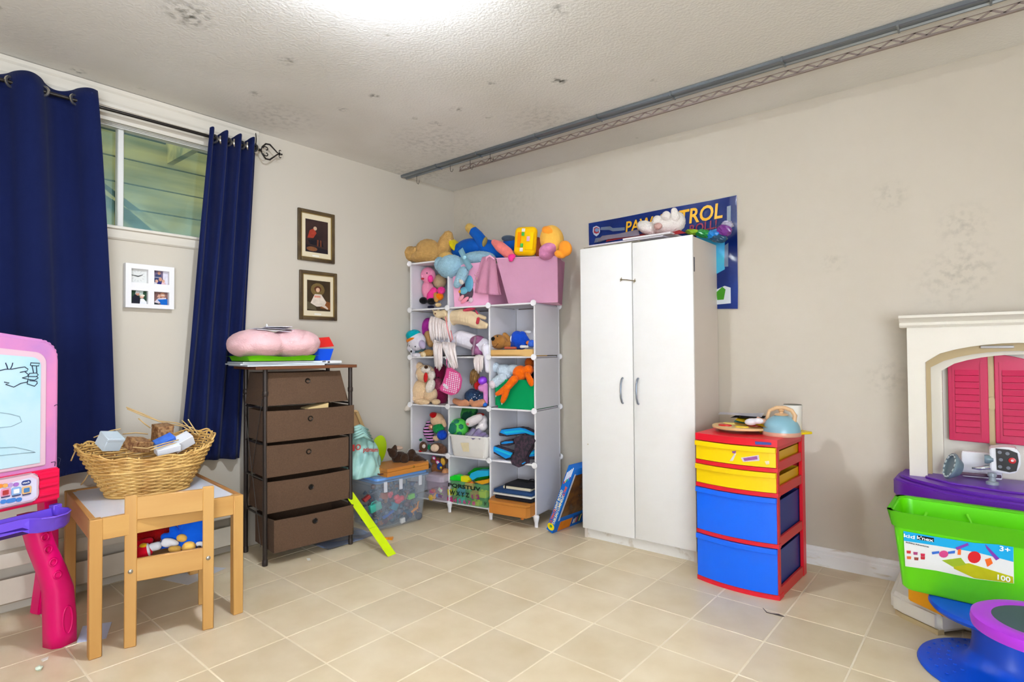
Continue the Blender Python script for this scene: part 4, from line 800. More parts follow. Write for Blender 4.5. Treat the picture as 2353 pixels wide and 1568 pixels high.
# ================================================================ cube shelf
FS = Frame(.088, -.56, 7.85); U = .3595; LV = [.072, .41, .768, 1.127, 1.487, 1.841]; SD = .36
m_pp = mat('white_polypropylene', (244, 242, 247), .45, spec=.4, var=.03, vs=5); 
def translucent_panel():
    m = m_pp; nt = m.node_tree; N = nt.nodes; L = nt.links; b = N['Principled BSDF']; tr = N.new('ShaderNodeBsdfTranslucent'); tr.inputs[0].default_value = rgb(236, 232, 240); mx = N.new('ShaderNodeMixShader'); mx.inputs[0].default_value = .14
    L.new(b.outputs[0], mx.inputs[1]); L.new(tr.outputs[0], mx.inputs[2]); L.new(mx.outputs[0], N['Material Output'].inputs[0])
translucent_panel(); m_conn = plastic('connector', (240, 238, 240))
t = Thing('cube_shelf', 'white plastic cube shelf stuffed with plush toys in the corner', 'shelf', FS, (U*1.5, SD/2, 0))
rows = [5, 5, 4, 4]      # cubes beside each upright
mv = nb(); box2(mv, (-.004, .012, .012), (.004, SD-.012, .352)); me_v = mesh('side_panel', mv, m_pp, False)
mh = nb(); box2(mh, (.012, .012, -.004), (U-.012, SD-.012, .004)); me_h = mesh('shelf_board', mh, m_pp, False)
mbk = nb(); box2(mbk, (.012, -.003, .012), (U-.012, .003, .35)); me_b = mesh('back_panel', mbk, m_pp, False)
ml = nb()
for a, b in (((.0, .002, .0), (U, .010, .0)),): box2(ml, (0, .003, -.0055), (U, .012, .0055)); 
me_e = mesh('edge_bar', ml, m_conn, False)
mq = nb(); box2(mq, (-.0055, .003, 0), (.0055, .012, .358)); me_q = mesh('edge_bar', mq, m_conn, False)
mc = nb(); lathe(mc, (0, 0, 0), [(.006, .012), (.019, .012), (.0215, .008), (.0205, .002), (.017, -.001), (.003, -.0015)], 20, m=rot(90)); bmesh.ops.recalc_face_normals(mc, faces=mc.faces[:]); me_c = mesh('connector', mc, m_conn)
mg = nb(); lathe(mg, (0, 0, 0), [(.010, -.072), (.013, -.071), (.013, -.045), (.017, -.03), (.021, -.014), (.0215, .002), (.015, .01)], 14, 1, .8); me_g = mesh('foot', mg, m_conn)
def sp_(name, me, p, rz=0):
    o = link(name, me, t.o); o.location = V(p)-t.b; o.rotation_euler = (0, 0, rz); return o
for c in range(4):
    for r in range(rows[c]):
        sp_('side_panel', me_v, (U*c, 0, LV[r])); sp_('edge_bar', me_q, (U*c, -.003, LV[r])); sp_('edge_bar', me_q, (U*c, SD-.012, LV[r]))
    for r in range(rows[c]+1):
        if c == 1 and r == 5: pass
        if r: sp_('connector', me_c, (U*c, -.006, LV[r])); sp_('connector', me_c, (U*c, SD+.004, LV[r]), PI)
    sp_('foot', me_g, (U*c, .006, .072)); sp_('foot', me_g, (U*c, SD-.006, .072))
for c in range(3):
    n = 5 if c == 0 else 4
    for r in range(n+1): sp_('shelf_board', me_h, (U*c, 0, LV[r])); sp_('edge_bar', me_e, (U*c, -.003, LV[r]))
    for r in range(n): sp_('back_panel', me_b, (U*c, SD-.006, LV[r]))
# ---------------------------------------------------------------- plush toys in and on the shelf
def toy(name, label, base_px, v, cat='plush toy', group=None, dz=0, F=None):
    F = F or FS; q = F.at(*base_px, v); return Thing(name, label, cat, F, q, group)
def eye(t, F, px, py, v, r=.006, c=(18, 16, 18), nm='eye', sq=1.):
    bm = nb(); q = F.at(px, py, v); ball(bm, q, (r, r*.6, r*sq), n=8); return t.part(nm, bm, plastic('bead_%d_%d_%d' % c, c, rough=.15), smooth='all')
m_ted = fur('teddy_tan', (208, 164, 98)); m_ted2 = fur('teddy_light', (222, 176, 96))
t = toy('teddy_bear', 'shaggy tan teddy bear slumped on the top left of the cube shelf', (985, 605), .16)
t.plush('body', [('e', 985, 578, 34, 28, -20, 26), ('e', 978, 590, 40, 16, 0, 26)], m_ted, v=.10, fuzz=.012); t.plush('head', [('e', 942, 584, 30, 18, -12, 22), ('e', 960, 580, 18, 14, 0, 20)], m_ted, v=.1, fuzz=.012)
t.plush('leg', [('t', [(1018, 575, 19), (1026, 556, 18), (1030, 542, 12)])], m_ted, v=.14, fuzz=.010); t.plush('arm', [('e', 1025, 590, 20, 12, -8, 14)], m_ted2, v=.07, fuzz=.006)
m_hb = cloth('hero_blue', (14, 92, 186), rough=.5, var=.15, vs=12)
t = toy('blue_doll', 'blue suited stuffed doll lying on its back on the shelf top', (1090, 590), .2, 'doll')
t.plush('body', [('e', 1085, 570, 44, 22, -6, 24), ('e', 1060, 578, 24, 20, 0, 22), ('t', [(1120, 572, 22), (1160, 585, 16)]), ('e', 1178, 560, 26, 16, 0, 18)], m_hb, v=.2); t.plush('arm', [('t', [(1112, 562, 15), (1098, 542, 13), (1088, 532, 12)])], m_hb, v=.17, vox=.005)
t.plush('hand', [('t', [(1086, 530, 12), (1079, 524, 11)])], fur('hero_tan', (222, 182, 98), bump=.2), v=.17, vox=.005); t.plush('belt', [('e', 1046, 565, 6, 18, 24, 22)], fur('hero_yellow', (240, 214, 20), bump=.2), v=.17, vox=.005)
t.plush('emblem_patch', [('e', 1170, 549, 20, 8, -8, 14)], fur('hero_grey', (70, 84, 100), bump=.2), v=.17, vox=.005); t.plush('collar', [('e', 1114, 556, 4, 12, -20, 8)], fur('hero_gold', (160, 140, 80), bump=.2), v=.13, vox=.003)
m_lb = fur('light_blue', (160, 200, 218), var=.1)
t = toy('light_blue_plush', 'fluffy light blue plush animal draped head down over the shelf edge', (1050, 640), .02)
t.plush('head', [('e', 1036, 613, 34, 27, 10, 30), ('e', 1012, 608, 14, 18, 0, 16)], m_lb, v=.04, fuzz=.009); t.plush('body', [('e', 1100, 594, 44, 16, -2, 30), ('e', 1075, 605, 26, 18, 0, 26)], m_lb, v=.1, fuzz=.009)
t.plush('arm', [('t', [(1065, 625, 13), (1058, 642, 13), (1050, 654, 9)])], m_lb, v=-.02, vox=.005, fuzz=.007); t.plush('paw_pad', [('e', 1060, 648, 8, 5, -45, 4)], fur('pad_cream', (226, 216, 206)), v=-.052, vox=.003)
m_rib = cloth('ribbon', (170, 220, 234), rough=.4)
def ribbon(t, px, v, w, m, name='ribbon', th=.002):
    P = [FS.at(p[0], p[1], v+(p[2] if len(p) > 2 else 0)) for p in px]; bm = nb(); n = len(P)
    def fn(s, q):
        i = min(int(s*(n-1)), n-2); f = s*(n-1)-i; p = P[i].lerp(P[i+1], f); d = (P[i+1]-P[i]).normalized(); sd = V((d.z, 0, -d.x)); return p+sd*w*(q-.5)
    grid(bm, fn, (n-1)*4, 2, th); return t.part(name, bm, m, smooth='all')
ribbon(t, [(1058, 573), (1065, 588), (1072, 603), (1082, 618)], -.065, .045, m_rib)
q = FS.at(1067, 592, -.065); bm = nb(); ball(bm, q, (.018, .012, .014), n=10); t.part('bow_knot', bm, m_rib, smooth='all')
m_dp = fur('doll_pink', (244, 152, 184), var=.06, bump=.3); m_hot = fur('hot_pink', (248, 62, 150), var=.06, bump=.3)
t = toy('pink_doll', 'pink faced plush doll with black shoes standing in the top left cube', (990, 700), .1, 'plush toy')
t.plush('head', [('e', 984, 633, 18, 19, 0, 17)], m_dp, v=.12, vox=.005, label='pink head'); t.plush('body', [('e', 984, 668, 15, 24, 8, 15)], m_dp, v=.13, vox=.005); t.plush('cheek', [('e', 989, 641, 7, 9, 0, 6)], m_hot, v=.075, vox=.003)
t.plush('arm', [('t', [(997, 668, 8), (990, 680, 10), (988, 686, 8)])], m_hot, v=.1, vox=.004); eye(t, FS, 981, 628, .072); t.plush('mouth', [('e', 971, 641, 5, 2, 0, 3)], fur('mouth_red', (206, 50, 60)), v=.068, vox=.002)
t.plush('shoe', [('e', 973, 691, 9, 8, 0, 11), ('e', 991, 693, 10, 8, 0, 11)], fur('black_felt', (16, 14, 16)), v=.09, vox=.004)
t = toy('tan_doll', 'tan plush doll in orange behind the pink faced doll', (1010, 700), .16)
t.plush('head', [('e', 1010, 647, 17, 17, 0, 15)], fur('tan_doll', (214, 186, 146), bump=.3), v=.19, vox=.005); t.plush('sleeve', [('e', 1014, 668, 10, 9, 20, 10)], m_hot, v=.12, vox=.004); t.plush('shirt', [('e', 1010, 682, 10, 9, 20, 10)], fur('bright_orange', (255, 128, 10), bump=.3), v=.12, vox=.004)
t.plush('arm', [('t', [(1000, 676, 5), (1003, 690, 6)])], fur('brown_tan', (206, 150, 80), bump=.3), v=.1, vox=.004); t.plush('foot', [('e', 1007, 701, 8, 5, 0, 8)], fur('cream_foot', (238, 206, 150), bump=.3), v=.05, vox=.004); t.plush('foot', [('e', 990, 706, 9, 4, 0, 7)], fur('navy_felt', (22, 22, 50)), v=.09, vox=.004)
# pink fabric bins
m_pb = cloth('bin_pink', (255, 198, 226), rough=.75, var=.04, vs=5, bump=.12, bs=60, bd=.02); m_pbd = cloth('bin_pink_deep', (252, 182, 214), rough=.75, var=.05)
t = Thing('pink_bin', 'pink fabric bin with a round window behind the hanging pink dress', 'bin', FS, (U*1.45, .18, LV[4]+.004)); tub(t, 'body', U+.03, U*2-.03, .035, .34, LV[4]+.006, LV[4]+.315, m_pbd, .01, .004)
q = FS.at(1072, 672, .03); bm = nb(); lathe(bm, (q.x, .029, q.z), [(.062, 0), (.064, .002), (.068, .002), (.068, 0)], 28, 1, 1.1, rot(90)); t.part('window_ring', bm, m_pbd)
bm = nb(); lathe(bm, (q.x, .0285, q.z), [(.062, 0), (.062, .001)], 28, 1, 1.1, rot(90)); w_ = t.part('window_film', bm, mat('dark_film', (92, 66, 84), .15, c2=(60, 44, 60), vs=20, spec=.6))
for k, (px, py, rx, ry, c) in enumerate(((1078, 652, 12, 20, (96, 168, 196)), (1066, 668, 12, 9, (110, 184, 208)), (1058, 670, 6, 4, (246, 170, 40)), (1068, 690, 14, 5, (248, 150, 170)), (1060, 685, 10, 5, (246, 170, 180)), (1082, 690, 7, 6, (216, 190, 200)))):
    t.plush('toy_behind_window', [('e', px, py, rx, ry, 10*k, 4)], plastic('win_%d' % k, c, rough=.2), w_, v=.026, vox=.004)
bq = FS.W(FS.at(1168, 703, -.02)); FBN = Frame(bq.x, bq.y, 27)
t = Thing('big_pink_bin', 'large plain pink fabric bin overflowing with soft toys on the shelf top', 'bin', FBN, (.17, .14, LV[4]+.004))
zb_ = LV[4]+.006; wb = FBN.at(1282, 706, 0).x; d4 = [FBN.at(1140, 594, -.015), FBN.at(1281, 589, -.015)]; d4 = [V((d4[0].x, -.015, d4[0].z)), V((d4[1].x, -.015, d4[1].z))]
d4 += [V((d4[1].x+.012, .29, d4[1].z+.004)), V((d4[0].x, .29, d4[0].z+.004))]; c4 = [V((0, 0, zb_)), V((wb, 0, zb_)), V((wb-.005, .26, zb_)), V((0, .26, zb_))]
bm = nb()
def bin_side(p, q, r_, s_, n=10):
    def fn(a, c):
        e = (p*(1-a)+q*a)*(1-c)+(r_*(1-a)+s_*a)*c; nn = (q-p).cross(V((0, 0, 1))).normalized()
        return e+nn*(.006*math.sin(PI*a)*math.sin(PI*c)+.003*math.sin(9*a+5*c)*math.sin(PI*a))-V((0, 0, .005*math.sin(PI*a)*c))
    grid(bm, fn, n, n, .003)
for i in range(4): bin_side(c4[i], c4[(i+1) % 4], d4[i], d4[(i+1) % 4])
box2(bm, (.003, .003, zb_-.001), (wb-.006, .257, zb_+.005)); bmesh.ops.recalc_face_normals(bm, faces=bm.faces[:]); t.part('body', bm, m_pb)
bm = nb(); tube(bm, d4, .003, 6, close=True); t.part('rim_seam', bm, m_pb)
t = toy('pink_dress', 'small pale pink dress hanging over the front of the windowed bin', (1120, 680), -.02, 'dress')
P0 = FS.at(1118, 590, -.01)
def dress(s, q):
    top = FS.at(1108+30*s, 588+6*abs(s-.5), -.01); bot = FS.at(1088+66*s, 672+14*s-8*s*s, -.02)
    p = top.lerp(bot, q); p.y += -.012*math.sin(PI*q)+(.014*q)*math.sin(15*s+2*q); return p
bm = nb(); grid(bm, dress, 40, 16, .003); t.part('skirt', bm, cloth('dress_pink', (252, 186, 214)), smooth='all')
bm = nb(); tube(bm, [FS.at(1117, 600, -.03), FS.at(1118, 592, -.035), FS.at(1126, 588, -.035), FS.at(1136, 596, -.03)], [.004, .008, .008, .004], 8); t.part('strap', bm, cloth('dress_pink', (252, 186, 214)), smooth='all')
bm = nb()
for (px, py, r) in ((1092, 632, .006), (1095, 640, .009), (1090, 648, .008), (1098, 627, .004), (1096, 652, .004)): ball(bm, FS.at(px, py, -.043), (r, .004, r*1.3), n=8)
t.part('print_motif', bm, paper('motif', (206, 150, 160)))
t = toy('salmon_fish', 'salmon pink stuffed fish poking out of the big pink bin', (1165, 590), -.02, 'plush toy')
t.plush('body', [('t', [(1135, 557, 7), (1150, 568, 13), (1165, 580, 13), (1178, 590, 7)])], fur('salmon', (244, 132, 124), bump=.3), v=-.0, vox=.005); t.plush('tail_tuft', [('e', 1176, 590, 10, 6, 10, 8), ('e', 1174, 597, 6, 5, 0, 6)], m_hot, v=-.045, vox=.004, fuzz=.004)
t = toy('yellow_backpack', 'tiny yellow toy backpack sitting in the big pink bin', (1207, 588), .02, 'bag'); m_yb = cloth('pack_yellow', (252, 196, 4), rough=.6); q = FS.at(1208, 555, .02); k_ = FS.k(q)
bm = nb(); box(bm, q, (50*k_*1.1, .07, 66*k_), rot=rot(0, 5, 0), bev=.033, seg=5); t.part('body', bm, m_yb)
for nm, px, py, w, h, c, b in (('front_pocket', 1216, 554, 22, 40, (252, 200, 10), .008), ('orange_panel', 1193, 551, 8, 34, (255, 146, 8), .002), ('white_patch', 1203, 529, 7, 7, (250, 246, 240), .001), ('green_patch', 1202, 538, 6, 8, (84, 196, 90), .001), ('green_patch', 1199, 564, 6, 8, (84, 196, 90), .001), ('white_patch', 1198, 574, 7, 8, (250, 246, 240), .001), ('pink_patch', 1214, 549, 7, 11, (244, 190, 214), .001)):
    q = FS.at(px, py, -.018-(.008 if nm == 'pink_patch' else 0)); bm = nb(); box(bm, q, (w*k_, .012, h*k_), rot=rot(0, 5, 0), bev=b*.6 if b > .001 else .0004, seg=2); t.part(nm, bm, cloth('pk_%d_%d_%d' % c, c))
m_dk = fur('duck_yellow', (252, 194, 84), bump=.3, var=.05); m_do = fur('duck_orange', (255, 160, 48), bump=.25, var=.05)
t = toy('duck_plush', 'yellow plush duck with pink scarf leaning out of the big pink bin', (1270, 590), .03)
t.plush('head', [('e', 1268, 551, 28, 34, 10, 28)], m_dk, v=.06, vox=.006); t.plush('scarf', [('e', 1262, 574, 24, 14, 24, 30), ('e', 1256, 585, 16, 12, 20, 26)], fur('scarf_pink', (228, 146, 190), bump=.3), v=.04, vox=.005)
t.plush('bill', [('e', 1299, 571, 16, 19, 24, 13), ('e', 1287, 585, 15, 9, -20, 12)], m_do, v=-.0, vox=.005); t.plush('hair_tuft', [('e', 1262, 534, 20, 12, -36, 16)], m_do, v=.025, vox=.005)
t = toy('brown_plush', 'brown plush squeezed between the yellow backpack and the duck', (1240, 588), .08); t.plush('body', [('e', 1238, 570, 12, 26, 8, 18)], fur('rust_brown', (150, 74, 44)), v=.09, vox=.005)
# ---- fourth row of the shelf, left and middle cubes
m_cream = fur('horse_cream', (232, 208, 168), bump=.12, var=.05, rough=.6); m_hair = mat('doll_hair', (246, 238, 236), .35, c2=(226, 208, 202), vs=60, stretch=(1, 1, .06), spec=.6, sheen=.2)
def hank(t, tops, bots, v, m, w=.008, name='mane', n=14, par=None):
    """a bundle of hair strands from the polyline tops to the polyline bots"""
    bm = nb()
    for i in range(n):
        s = i/(n-1)
        def on(L): 
            f = s*(len(L)-1); j = min(int(f), len(L)-2); f -= j; return FS.at(L[j][0]*(1-f)+L[j+1][0]*f, L[j][1]*(1-f)+L[j+1][1]*f, v)
        a, b = on(tops), on(bots); b = b+V((random.uniform(-.004, .004), random.uniform(-.008, .008), random.uniform(-.012, .008)))
        mid = a.lerp(b, .5)+V((random.uniform(-.003, .003), -.012+random.uniform(-.005, .005), .01)); tube(bm, [a, a.lerp(mid, .6)+V((0, -.006, .004)), mid, mid.lerp(b, .6), b], [w*.8, w, w, w*.8, w*.3], 6)
    return t.part(name, bm, m, par, smooth='all')
t = toy('everyday_pup', 'white plush puppy wearing a teal and orange beanie in the left cube', (955, 822), .03)
t.o.name = 'puppy_plush'; m_pw = fur('pup_white', (228, 222, 232), bump=.25, var=.05)
t.plush('head', [('e', 958, 785, 22, 22, 20, 20), ('e', 947, 800, 12, 10, 20, 12)], m_pw, v=.04, vox=.005); t.plush('beanie', [('e', 950, 770, 18, 12, 14, 18)], fur('teal', (0, 176, 186), bump=.25), v=.03, vox=.005)
t.plush('beanie_band', [('e', 952, 781, 19, 6, 14, 19)], fur('band_orange', (242, 134, 20), bump=.25), v=.028, vox=.004); eye(t, FS, 954, 797, -.018, .006, (40, 60, 70)); eye(t, FS, 941, 795, -.012, .005, (40, 60, 70)); eye(t, FS, 945, 808, -.02, .009, (14, 14, 16), 'nose')
t.plush('cheek_patch', [('e', 970, 792, 8, 12, 30, 8)], fur('pup_lilac', (196, 180, 210), bump=.25), v=.02, vox=.004); t.plush('body', [('t', [(968, 805, 11), (955, 815, 8)])], fur('pup_grey', (92, 120, 124), bump=.3), v=.07, vox=.005); t.plush('paw', [('e', 958, 817, 14, 6, 0, 9)], m_pw, v=.02, vox=.004)
t = toy('small_bear', 'small tan plush bear with cream paw at the bottom of the left cube', (980, 822), .02)
t.plush('body', [('e', 985, 812, 14, 9, 0, 14), ('e', 968, 815, 8, 7)], fur('bear_tan', (190, 146, 84)), v=.05, vox=.005); t.plush('paw', [('e', 973, 815, 8, 7, 0, 6)], fur('paw_cream', (238, 214, 170), bump=.2), v=.01, vox=.004)
t = toy('rag_doll', 'rag doll with purple top squashed at the back of the left cube', (985, 800), .2, 'doll')
t.plush('top', [('t', [(984, 742, 12), (974, 758, 11), (982, 772, 7)])], fur('doll_purple', (172, 46, 150), bump=.3), v=.16, vox=.005); t.plush('head', [('e', 968, 728, 14, 11, 20, 14), ('e', 962, 752, 9, 10)], fur('doll_skin', (232, 206, 138), bump=.2), v=.18, vox=.005)
t.plush('legs', [('t', [(984, 770, 10), (990, 790, 9), (1000, 785, 8)])], fur('doll_tan', (198, 152, 96), bump=.3), v=.12, vox=.005)
t = toy('cream_horse', 'cream toy horse lying on its side across the cubes', (1060, 770), .05, 'toy horse')
t.plush('body', [('t', [(1035, 730, 15), (1062, 728, 19), (1085, 735, 17), (1095, 742, 12)]), ('t', [(1080, 722, 9), (1100, 726, 5), (1114, 731, 4.5)]), ('t', [(1085, 745, 9), (1102, 752, 5), (1117, 752, 4)]), ('t', [(1088, 735, 9), (1105, 742, 6), (1118, 747, 5)]), ('t', [(1040, 735, 14), (1027, 728, 10), (1018, 722, 9)])], m_cream, v=.06, vox=.004)
t.plush('head', [('t', [(1022, 720, 9), (1008, 724, 9), (1002, 720, 7)]), ('t', [(998, 718, 3), (994, 712, 1.5)]), ('t', [(1008, 714, 3), (1006, 710, 1.5)])], m_cream, v=.03, vox=.0035); eye(t, FS, 1000, 721, -.002, .006, (110, 54, 40))
t.plush('saddle', [('e', 1078, 712, 16, 4, 10, 14), ('t', [(1093, 714, 2), (1098, 722, 2)])], fur('saddle_pink', (222, 70, 104), bump=.15), v=.05, vox=.004); t.plush('girth', [('t', [(1099, 733, 4), (1097, 742, 4)])], fur('girth_red', (200, 60, 76), bump=.1), v=.03, vox=.003)
hank(t, [(992, 728), (1005, 730), (1020, 738), (1034, 745)], [(992, 785), (1006, 784), (1022, 782), (1036, 778)], .02, m_hair, .012, n=16)
t = toy('white_horse', 'white toy horse with purple saddle lying under the cream horse', (1080, 815), .05, 'toy horse'); m_whs = fur('horse_white', (234, 230, 240), bump=.12, var=.04, rough=.6)
t.plush('body', [('t', [(1040, 782, 13), (1060, 778, 19), (1085, 786, 19), (1110, 795, 18)]), ('t', [(1040, 780, 12), (1020, 782, 9), (1005, 784, 8)])], m_whs, v=.07, vox=.005); t.plush('leg', [('t', [(1116, 800, 11), (1119, 822, 8), (1122, 850, 8)])], m_whs, v=.02, vox=.004)
m_sad = mat('saddle_purple', (150, 88, 128), .4, spec=.5); t.plush('saddle', [('e', 1097, 783, 16, 12, 10, 22), ('e', 1098, 804, 13, 14, -10, 20), ('e', 1104, 810, 8, 10, 0, 14)], m_sad, v=.055, vox=.005); t.plush('girth', [('t', [(1092, 776, 3), (1088, 800, 3), (1086, 815, 3)])], mat('girth_grey', (150, 120, 140), .4), v=-.012, vox=.003)
hank(t, [(1000, 782), (1008, 786), (1016, 788)], [(1000, 842), (1008, 850), (1014, 846)], -.02, m_hair, .011, n=12); hank(t, [(1018, 787), (1030, 787), (1044, 790)], [(1036, 838), (1044, 850), (1052, 840)], -.025, m_hair, .011, n=14); hank(t, [(1095, 818), (1102, 816), (1110, 818)], [(1092, 848), (1100, 856), (1108, 850)], -.015, m_hair, .010, n=12, name='tail')
bm = nb(); tube(bm, [FS.at(1024, 728, -.03), FS.at(1028, 755, -.03), FS.at(1036, 786, -.035), FS.at(1040, 780, -.035), FS.at(1036, 760, -.03)], .0042, 6); t.part('rein', bm, plastic('rein_pink', (240, 140, 146)), smooth='all')
bm = nb(); tube(bm, [FS.at(1046, 774, -.012), FS.at(1049, 790, -.02), FS.at(1046, 802, -.03), FS.at(1038, 816, -.03)], .002, 6); tube(bm, [FS.at(1002, 786, -.03), FS.at(1025, 790, -.035), FS.at(1047, 788, -.02)], .0018, 6); t.part('bridle', bm, mat('bridle', (190, 174, 170), .4), smooth='all')
# fourth row right cube: wooden tray with two small plush
t = Thing('wooden_tray', 'pale wooden drawer tray in the right cube holding a brown plush dog', 'tray', FS, (U*2.5, .1, LV[3]+.004)); a = LV[3]+.0045
m_bir = wood('birch', (228, 186, 116), (214, 164, 92), stretch=(.15, 1, 1)); bm = nb(); box2(bm, (U*2+.012, .0, a), (U*3-.01, .2, a+.012)); box2(bm, (U*2+.012, .0, a), (U*3-.085, .012, a+.046)); box2(bm, (U*2+.012, .19, a), (U*3-.01, .2, a+.046)); t.part('tray', bm, m_bir, smooth=False)
bm = nb(); box2(bm, (U*3-.085, -.004, a), (U*3-.012, .2, a+.048)); t.part('end_block', bm, m_bir, smooth=False)
t = toy('brown_dog', 'golden brown plush dog head resting on the wooden tray in the right cube', (1155, 802), .05); m_bd = fur('dog_brown', (176, 122, 62), bump=.3)
t.plush('head', [('e', 1146, 786, 20, 17, -10, 18), ('e', 1136, 790, 11, 12, 0, 12)], m_bd, v=.07, vox=.005); t.plush('body', [('e', 1168, 792, 14, 9, 10, 14), ('t', [(1160, 770, 6), (1168, 778, 6)])], m_bd, v=.1, vox=.005)
t.plush('snout_nose', [('e', 1133, 779, 5, 5, 0, 5)], fur('black_felt', (16, 14, 16)), v=.02, vox=.003); eye(t, FS, 1143, 773, .02, .006)
bm = nb(); tube(bm, [FS.at(1130, 797, .005), FS.at(1138, 798, .003), FS.at(1145, 790, .01)], .0016, 5); t.part('mouth_stitch', bm, paper('stitch', (80, 48, 26)))
t = toy('small_blue_plush', 'small blue plush with white ears beside the brown plush dog', (1195, 805), .07); m_sb = fur('blue_fluff', (22, 78, 196))
t.plush('body', [('e', 1190, 782, 16, 22, 10, 18), ('t', [(1185, 775, 9), (1178, 792, 8)]), ('t', [(1200, 770, 9), (1212, 785, 7)]), ('e', 1198, 792, 14, 12, 0, 14)], m_sb, v=.1, vox=.005, fuzz=.004)
t.plush('ear', [('e', 1213, 763, 9, 4, -8, 5)], m_wh, v=.09, vox=.003); t.plush('hand', [('e', 1176, 779, 4, 8, 0, 5)], m_wh, v=.07, vox=.003)
t = toy('toy_car', 'blue white and orange little toy at the right end of the wooden tray', (1215, 800), .04, 'toy'); t.plush('body', [('e', 1222, 790, 10, 9, -20, 10)], plastic('carblue', (36, 96, 210)), v=.06, vox=.004); t.plush('wheel_patch', [('e', 1214, 788, 6, 5, 0, 6)], plastic('carorange', (224, 120, 40)), v=.05, vox=.003); t.plush('nozzle', [('t', [(1198, 797, 4), (1212, 797, 3)])], m_wh, v=.03, vox=.003)
bm = nb(); a, b = FS.at(1160, 800, .02), FS.at(1186, 800, .02); tube(bm, [a, b], .008, 8); single('red_stick', 'short red brown stick lying on the wooden tray', 'stick', FS, a, bm, plastic('stickred', (190, 92, 66)), smooth=True)
# ---- third row
m_cd = fur('cream_dog', (240, 206, 164), var=.07); m_cw = fur('cream_white', (246, 234, 220), var=.05)
t = toy('cream_dog', 'cream plush dog with a red tongue sitting in the left cube', (975, 930), .04)
t.plush('head', [('e', 978, 860, 24, 21, 0, 22), ('e', 965, 843, 9, 11, 20, 9)], m_cd, v=.08, fuzz=.004); t.plush('muzzle', [('e', 979, 850, 12, 9, 0, 12)], m_cw, v=.03, vox=.004); t.plush('cheek', [('e', 964, 863, 8, 10, 0, 10), ('e', 992, 863, 8, 11, 0, 10)], m_cw, v=.045, vox=.005, fuzz=.004)
t.plush('body', [('e', 968, 900, 21, 28, 0, 22), ('e', 962, 915, 18, 14, 0, 20), ('e', 990, 908, 16, 18, -30, 18)], m_cd, v=.08, fuzz=.004); t.plush('chest', [('e', 989, 888, 10, 18, -20, 12)], m_cw, v=.045, vox=.005, fuzz=.003); t.plush('paw', [('e', 970, 924, 22, 8, 0, 10)], m_cd, v=.02, vox=.005); t.plush('paw', [('e', 1002, 924, 11, 7, 0, 10)], m_cd, v=.02, vox=.005)
t.plush('nose', [('e', 979, 844, 5, 4, 0, 4)], fur('nose_brown', (70, 44, 26)), v=-.005, vox=.0025); t.plush('tongue', [('e', 978, 868, 6, 12, -6, 3)], fur('tongue_red', (206, 34, 36), bump=.15), v=-.008, vox=.003); eye(t, FS, 967, 848, .005, .003, (60, 40, 30)); eye(t, FS, 990, 849, .005, .003, (60, 40, 30)); t.plush('tail', [('t', [(945, 930, 6), (937, 938, 7), (932, 942, 4)])], m_cw, v=.02, vox=.004, fuzz=.005)
t = toy('burgundy_plush', 'dark burgundy plush behind the cream dog', (1015, 930), .12); t.plush('body', [('e', 1012, 855, 15, 20, 0, 18), ('e', 1014, 905, 14, 30, 0, 20)], fur('burgundy', (126, 16, 62), rough=.7), v=.16, vox=.006); t.plush('chest', [('e', 1006, 885, 12, 18, 0, 14)], fur('burgundy_light', (150, 58, 88)), v=.13, vox=.005); eye(t, FS, 1008, 868, .09, .006)
m_qp = mat('quilt_pink', (240, 92, 160), .3, spec=.6); m_sil2 = mat('sequin_silver', (252, 228, 240), .2, spec=.7)
t = toy('pink_purse', 'shiny pink quilted toy purse hanging from the shelf front', (1038, 905), -.02, 'bag')
P_ = [(1028, 846), (1040, 846), (1046, 852), (1056, 858), (1061, 872), (1058, 893), (1050, 905), (1040, 908), (1028, 904), (1013, 897), (1012, 893), (1020, 882), (1026, 864)]
bm = nb(); pts = [FS.at(p[0], p[1], -.03) for p in P_]; prism(bm, [(p.x, p.z) for p in pts], -.045, -.018); bmesh.ops.bevel(bm, geom=bm.edges[:], offset=.005, segments=2, affect='EDGES'); t.part('body', bm, m_qp)
def inside(x, y):
    c = False; j = len(P_)-1
    for i in range(len(P_)):
        (xi, yi), (xj, yj) = P_[i], P_[j]
        if (yi > y) != (yj > y) and x < (xj-xi)*(y-yi)/(yj-yi)+xi: c = not c
        j = i
    return c
bm = nb()
for r in range(13):
    for cc in range(9):
        px, py = 1020+cc*4.6-r*.5, 852+r*4.3+cc*1.2
        if inside(px, py) and inside(px-3.5, py+2) and inside(px+3.5, py): ball(bm, FS.at(px, py, -.0455), (.0068, .003, .0052), n=6)
t.part('sequins', bm, m_sil2, smooth='all', kind='stuff')
bm = nb(); tube(bm, [(p.x, -.0455, p.z) for p in pts], .0028, 6, close=True); t.part('piping', bm, plastic('piping', (246, 110, 172)), smooth='all'); bm = nb(); q = FS.at(1024, 888, -.048); box(bm, q, (.052, .002, .02), rot=rot(0, 32, 0)); t.part('care_label', bm, paper('label', (232, 226, 230)), smooth=False); bm = nb(); tube(bm, [FS.at(1030, 846, -.03), FS.at(1026, 836, -.028), FS.at(1027, 822, -.02)], .003, 6); t.part('strap', bm, plastic('piping', (246, 110, 172)))
t = toy('sequin_doll', 'doll in a blue sequin skirt sitting with bare legs in the middle cube', (1085, 932), .08, 'doll'); m_sk = mat('blue_sequin', (58, 98, 140), .25, c2=(24, 44, 84), vs=120, metal=.5, bump=1., bs=150)
t.plush('skirt', [('e', 1088, 912, 22, 17, -10, 22), ('e', 1108, 918, 14, 16, 0, 18), ('e', 1085, 903, 12, 10)], m_sk, v=.09, vox=.005); bm = nb()
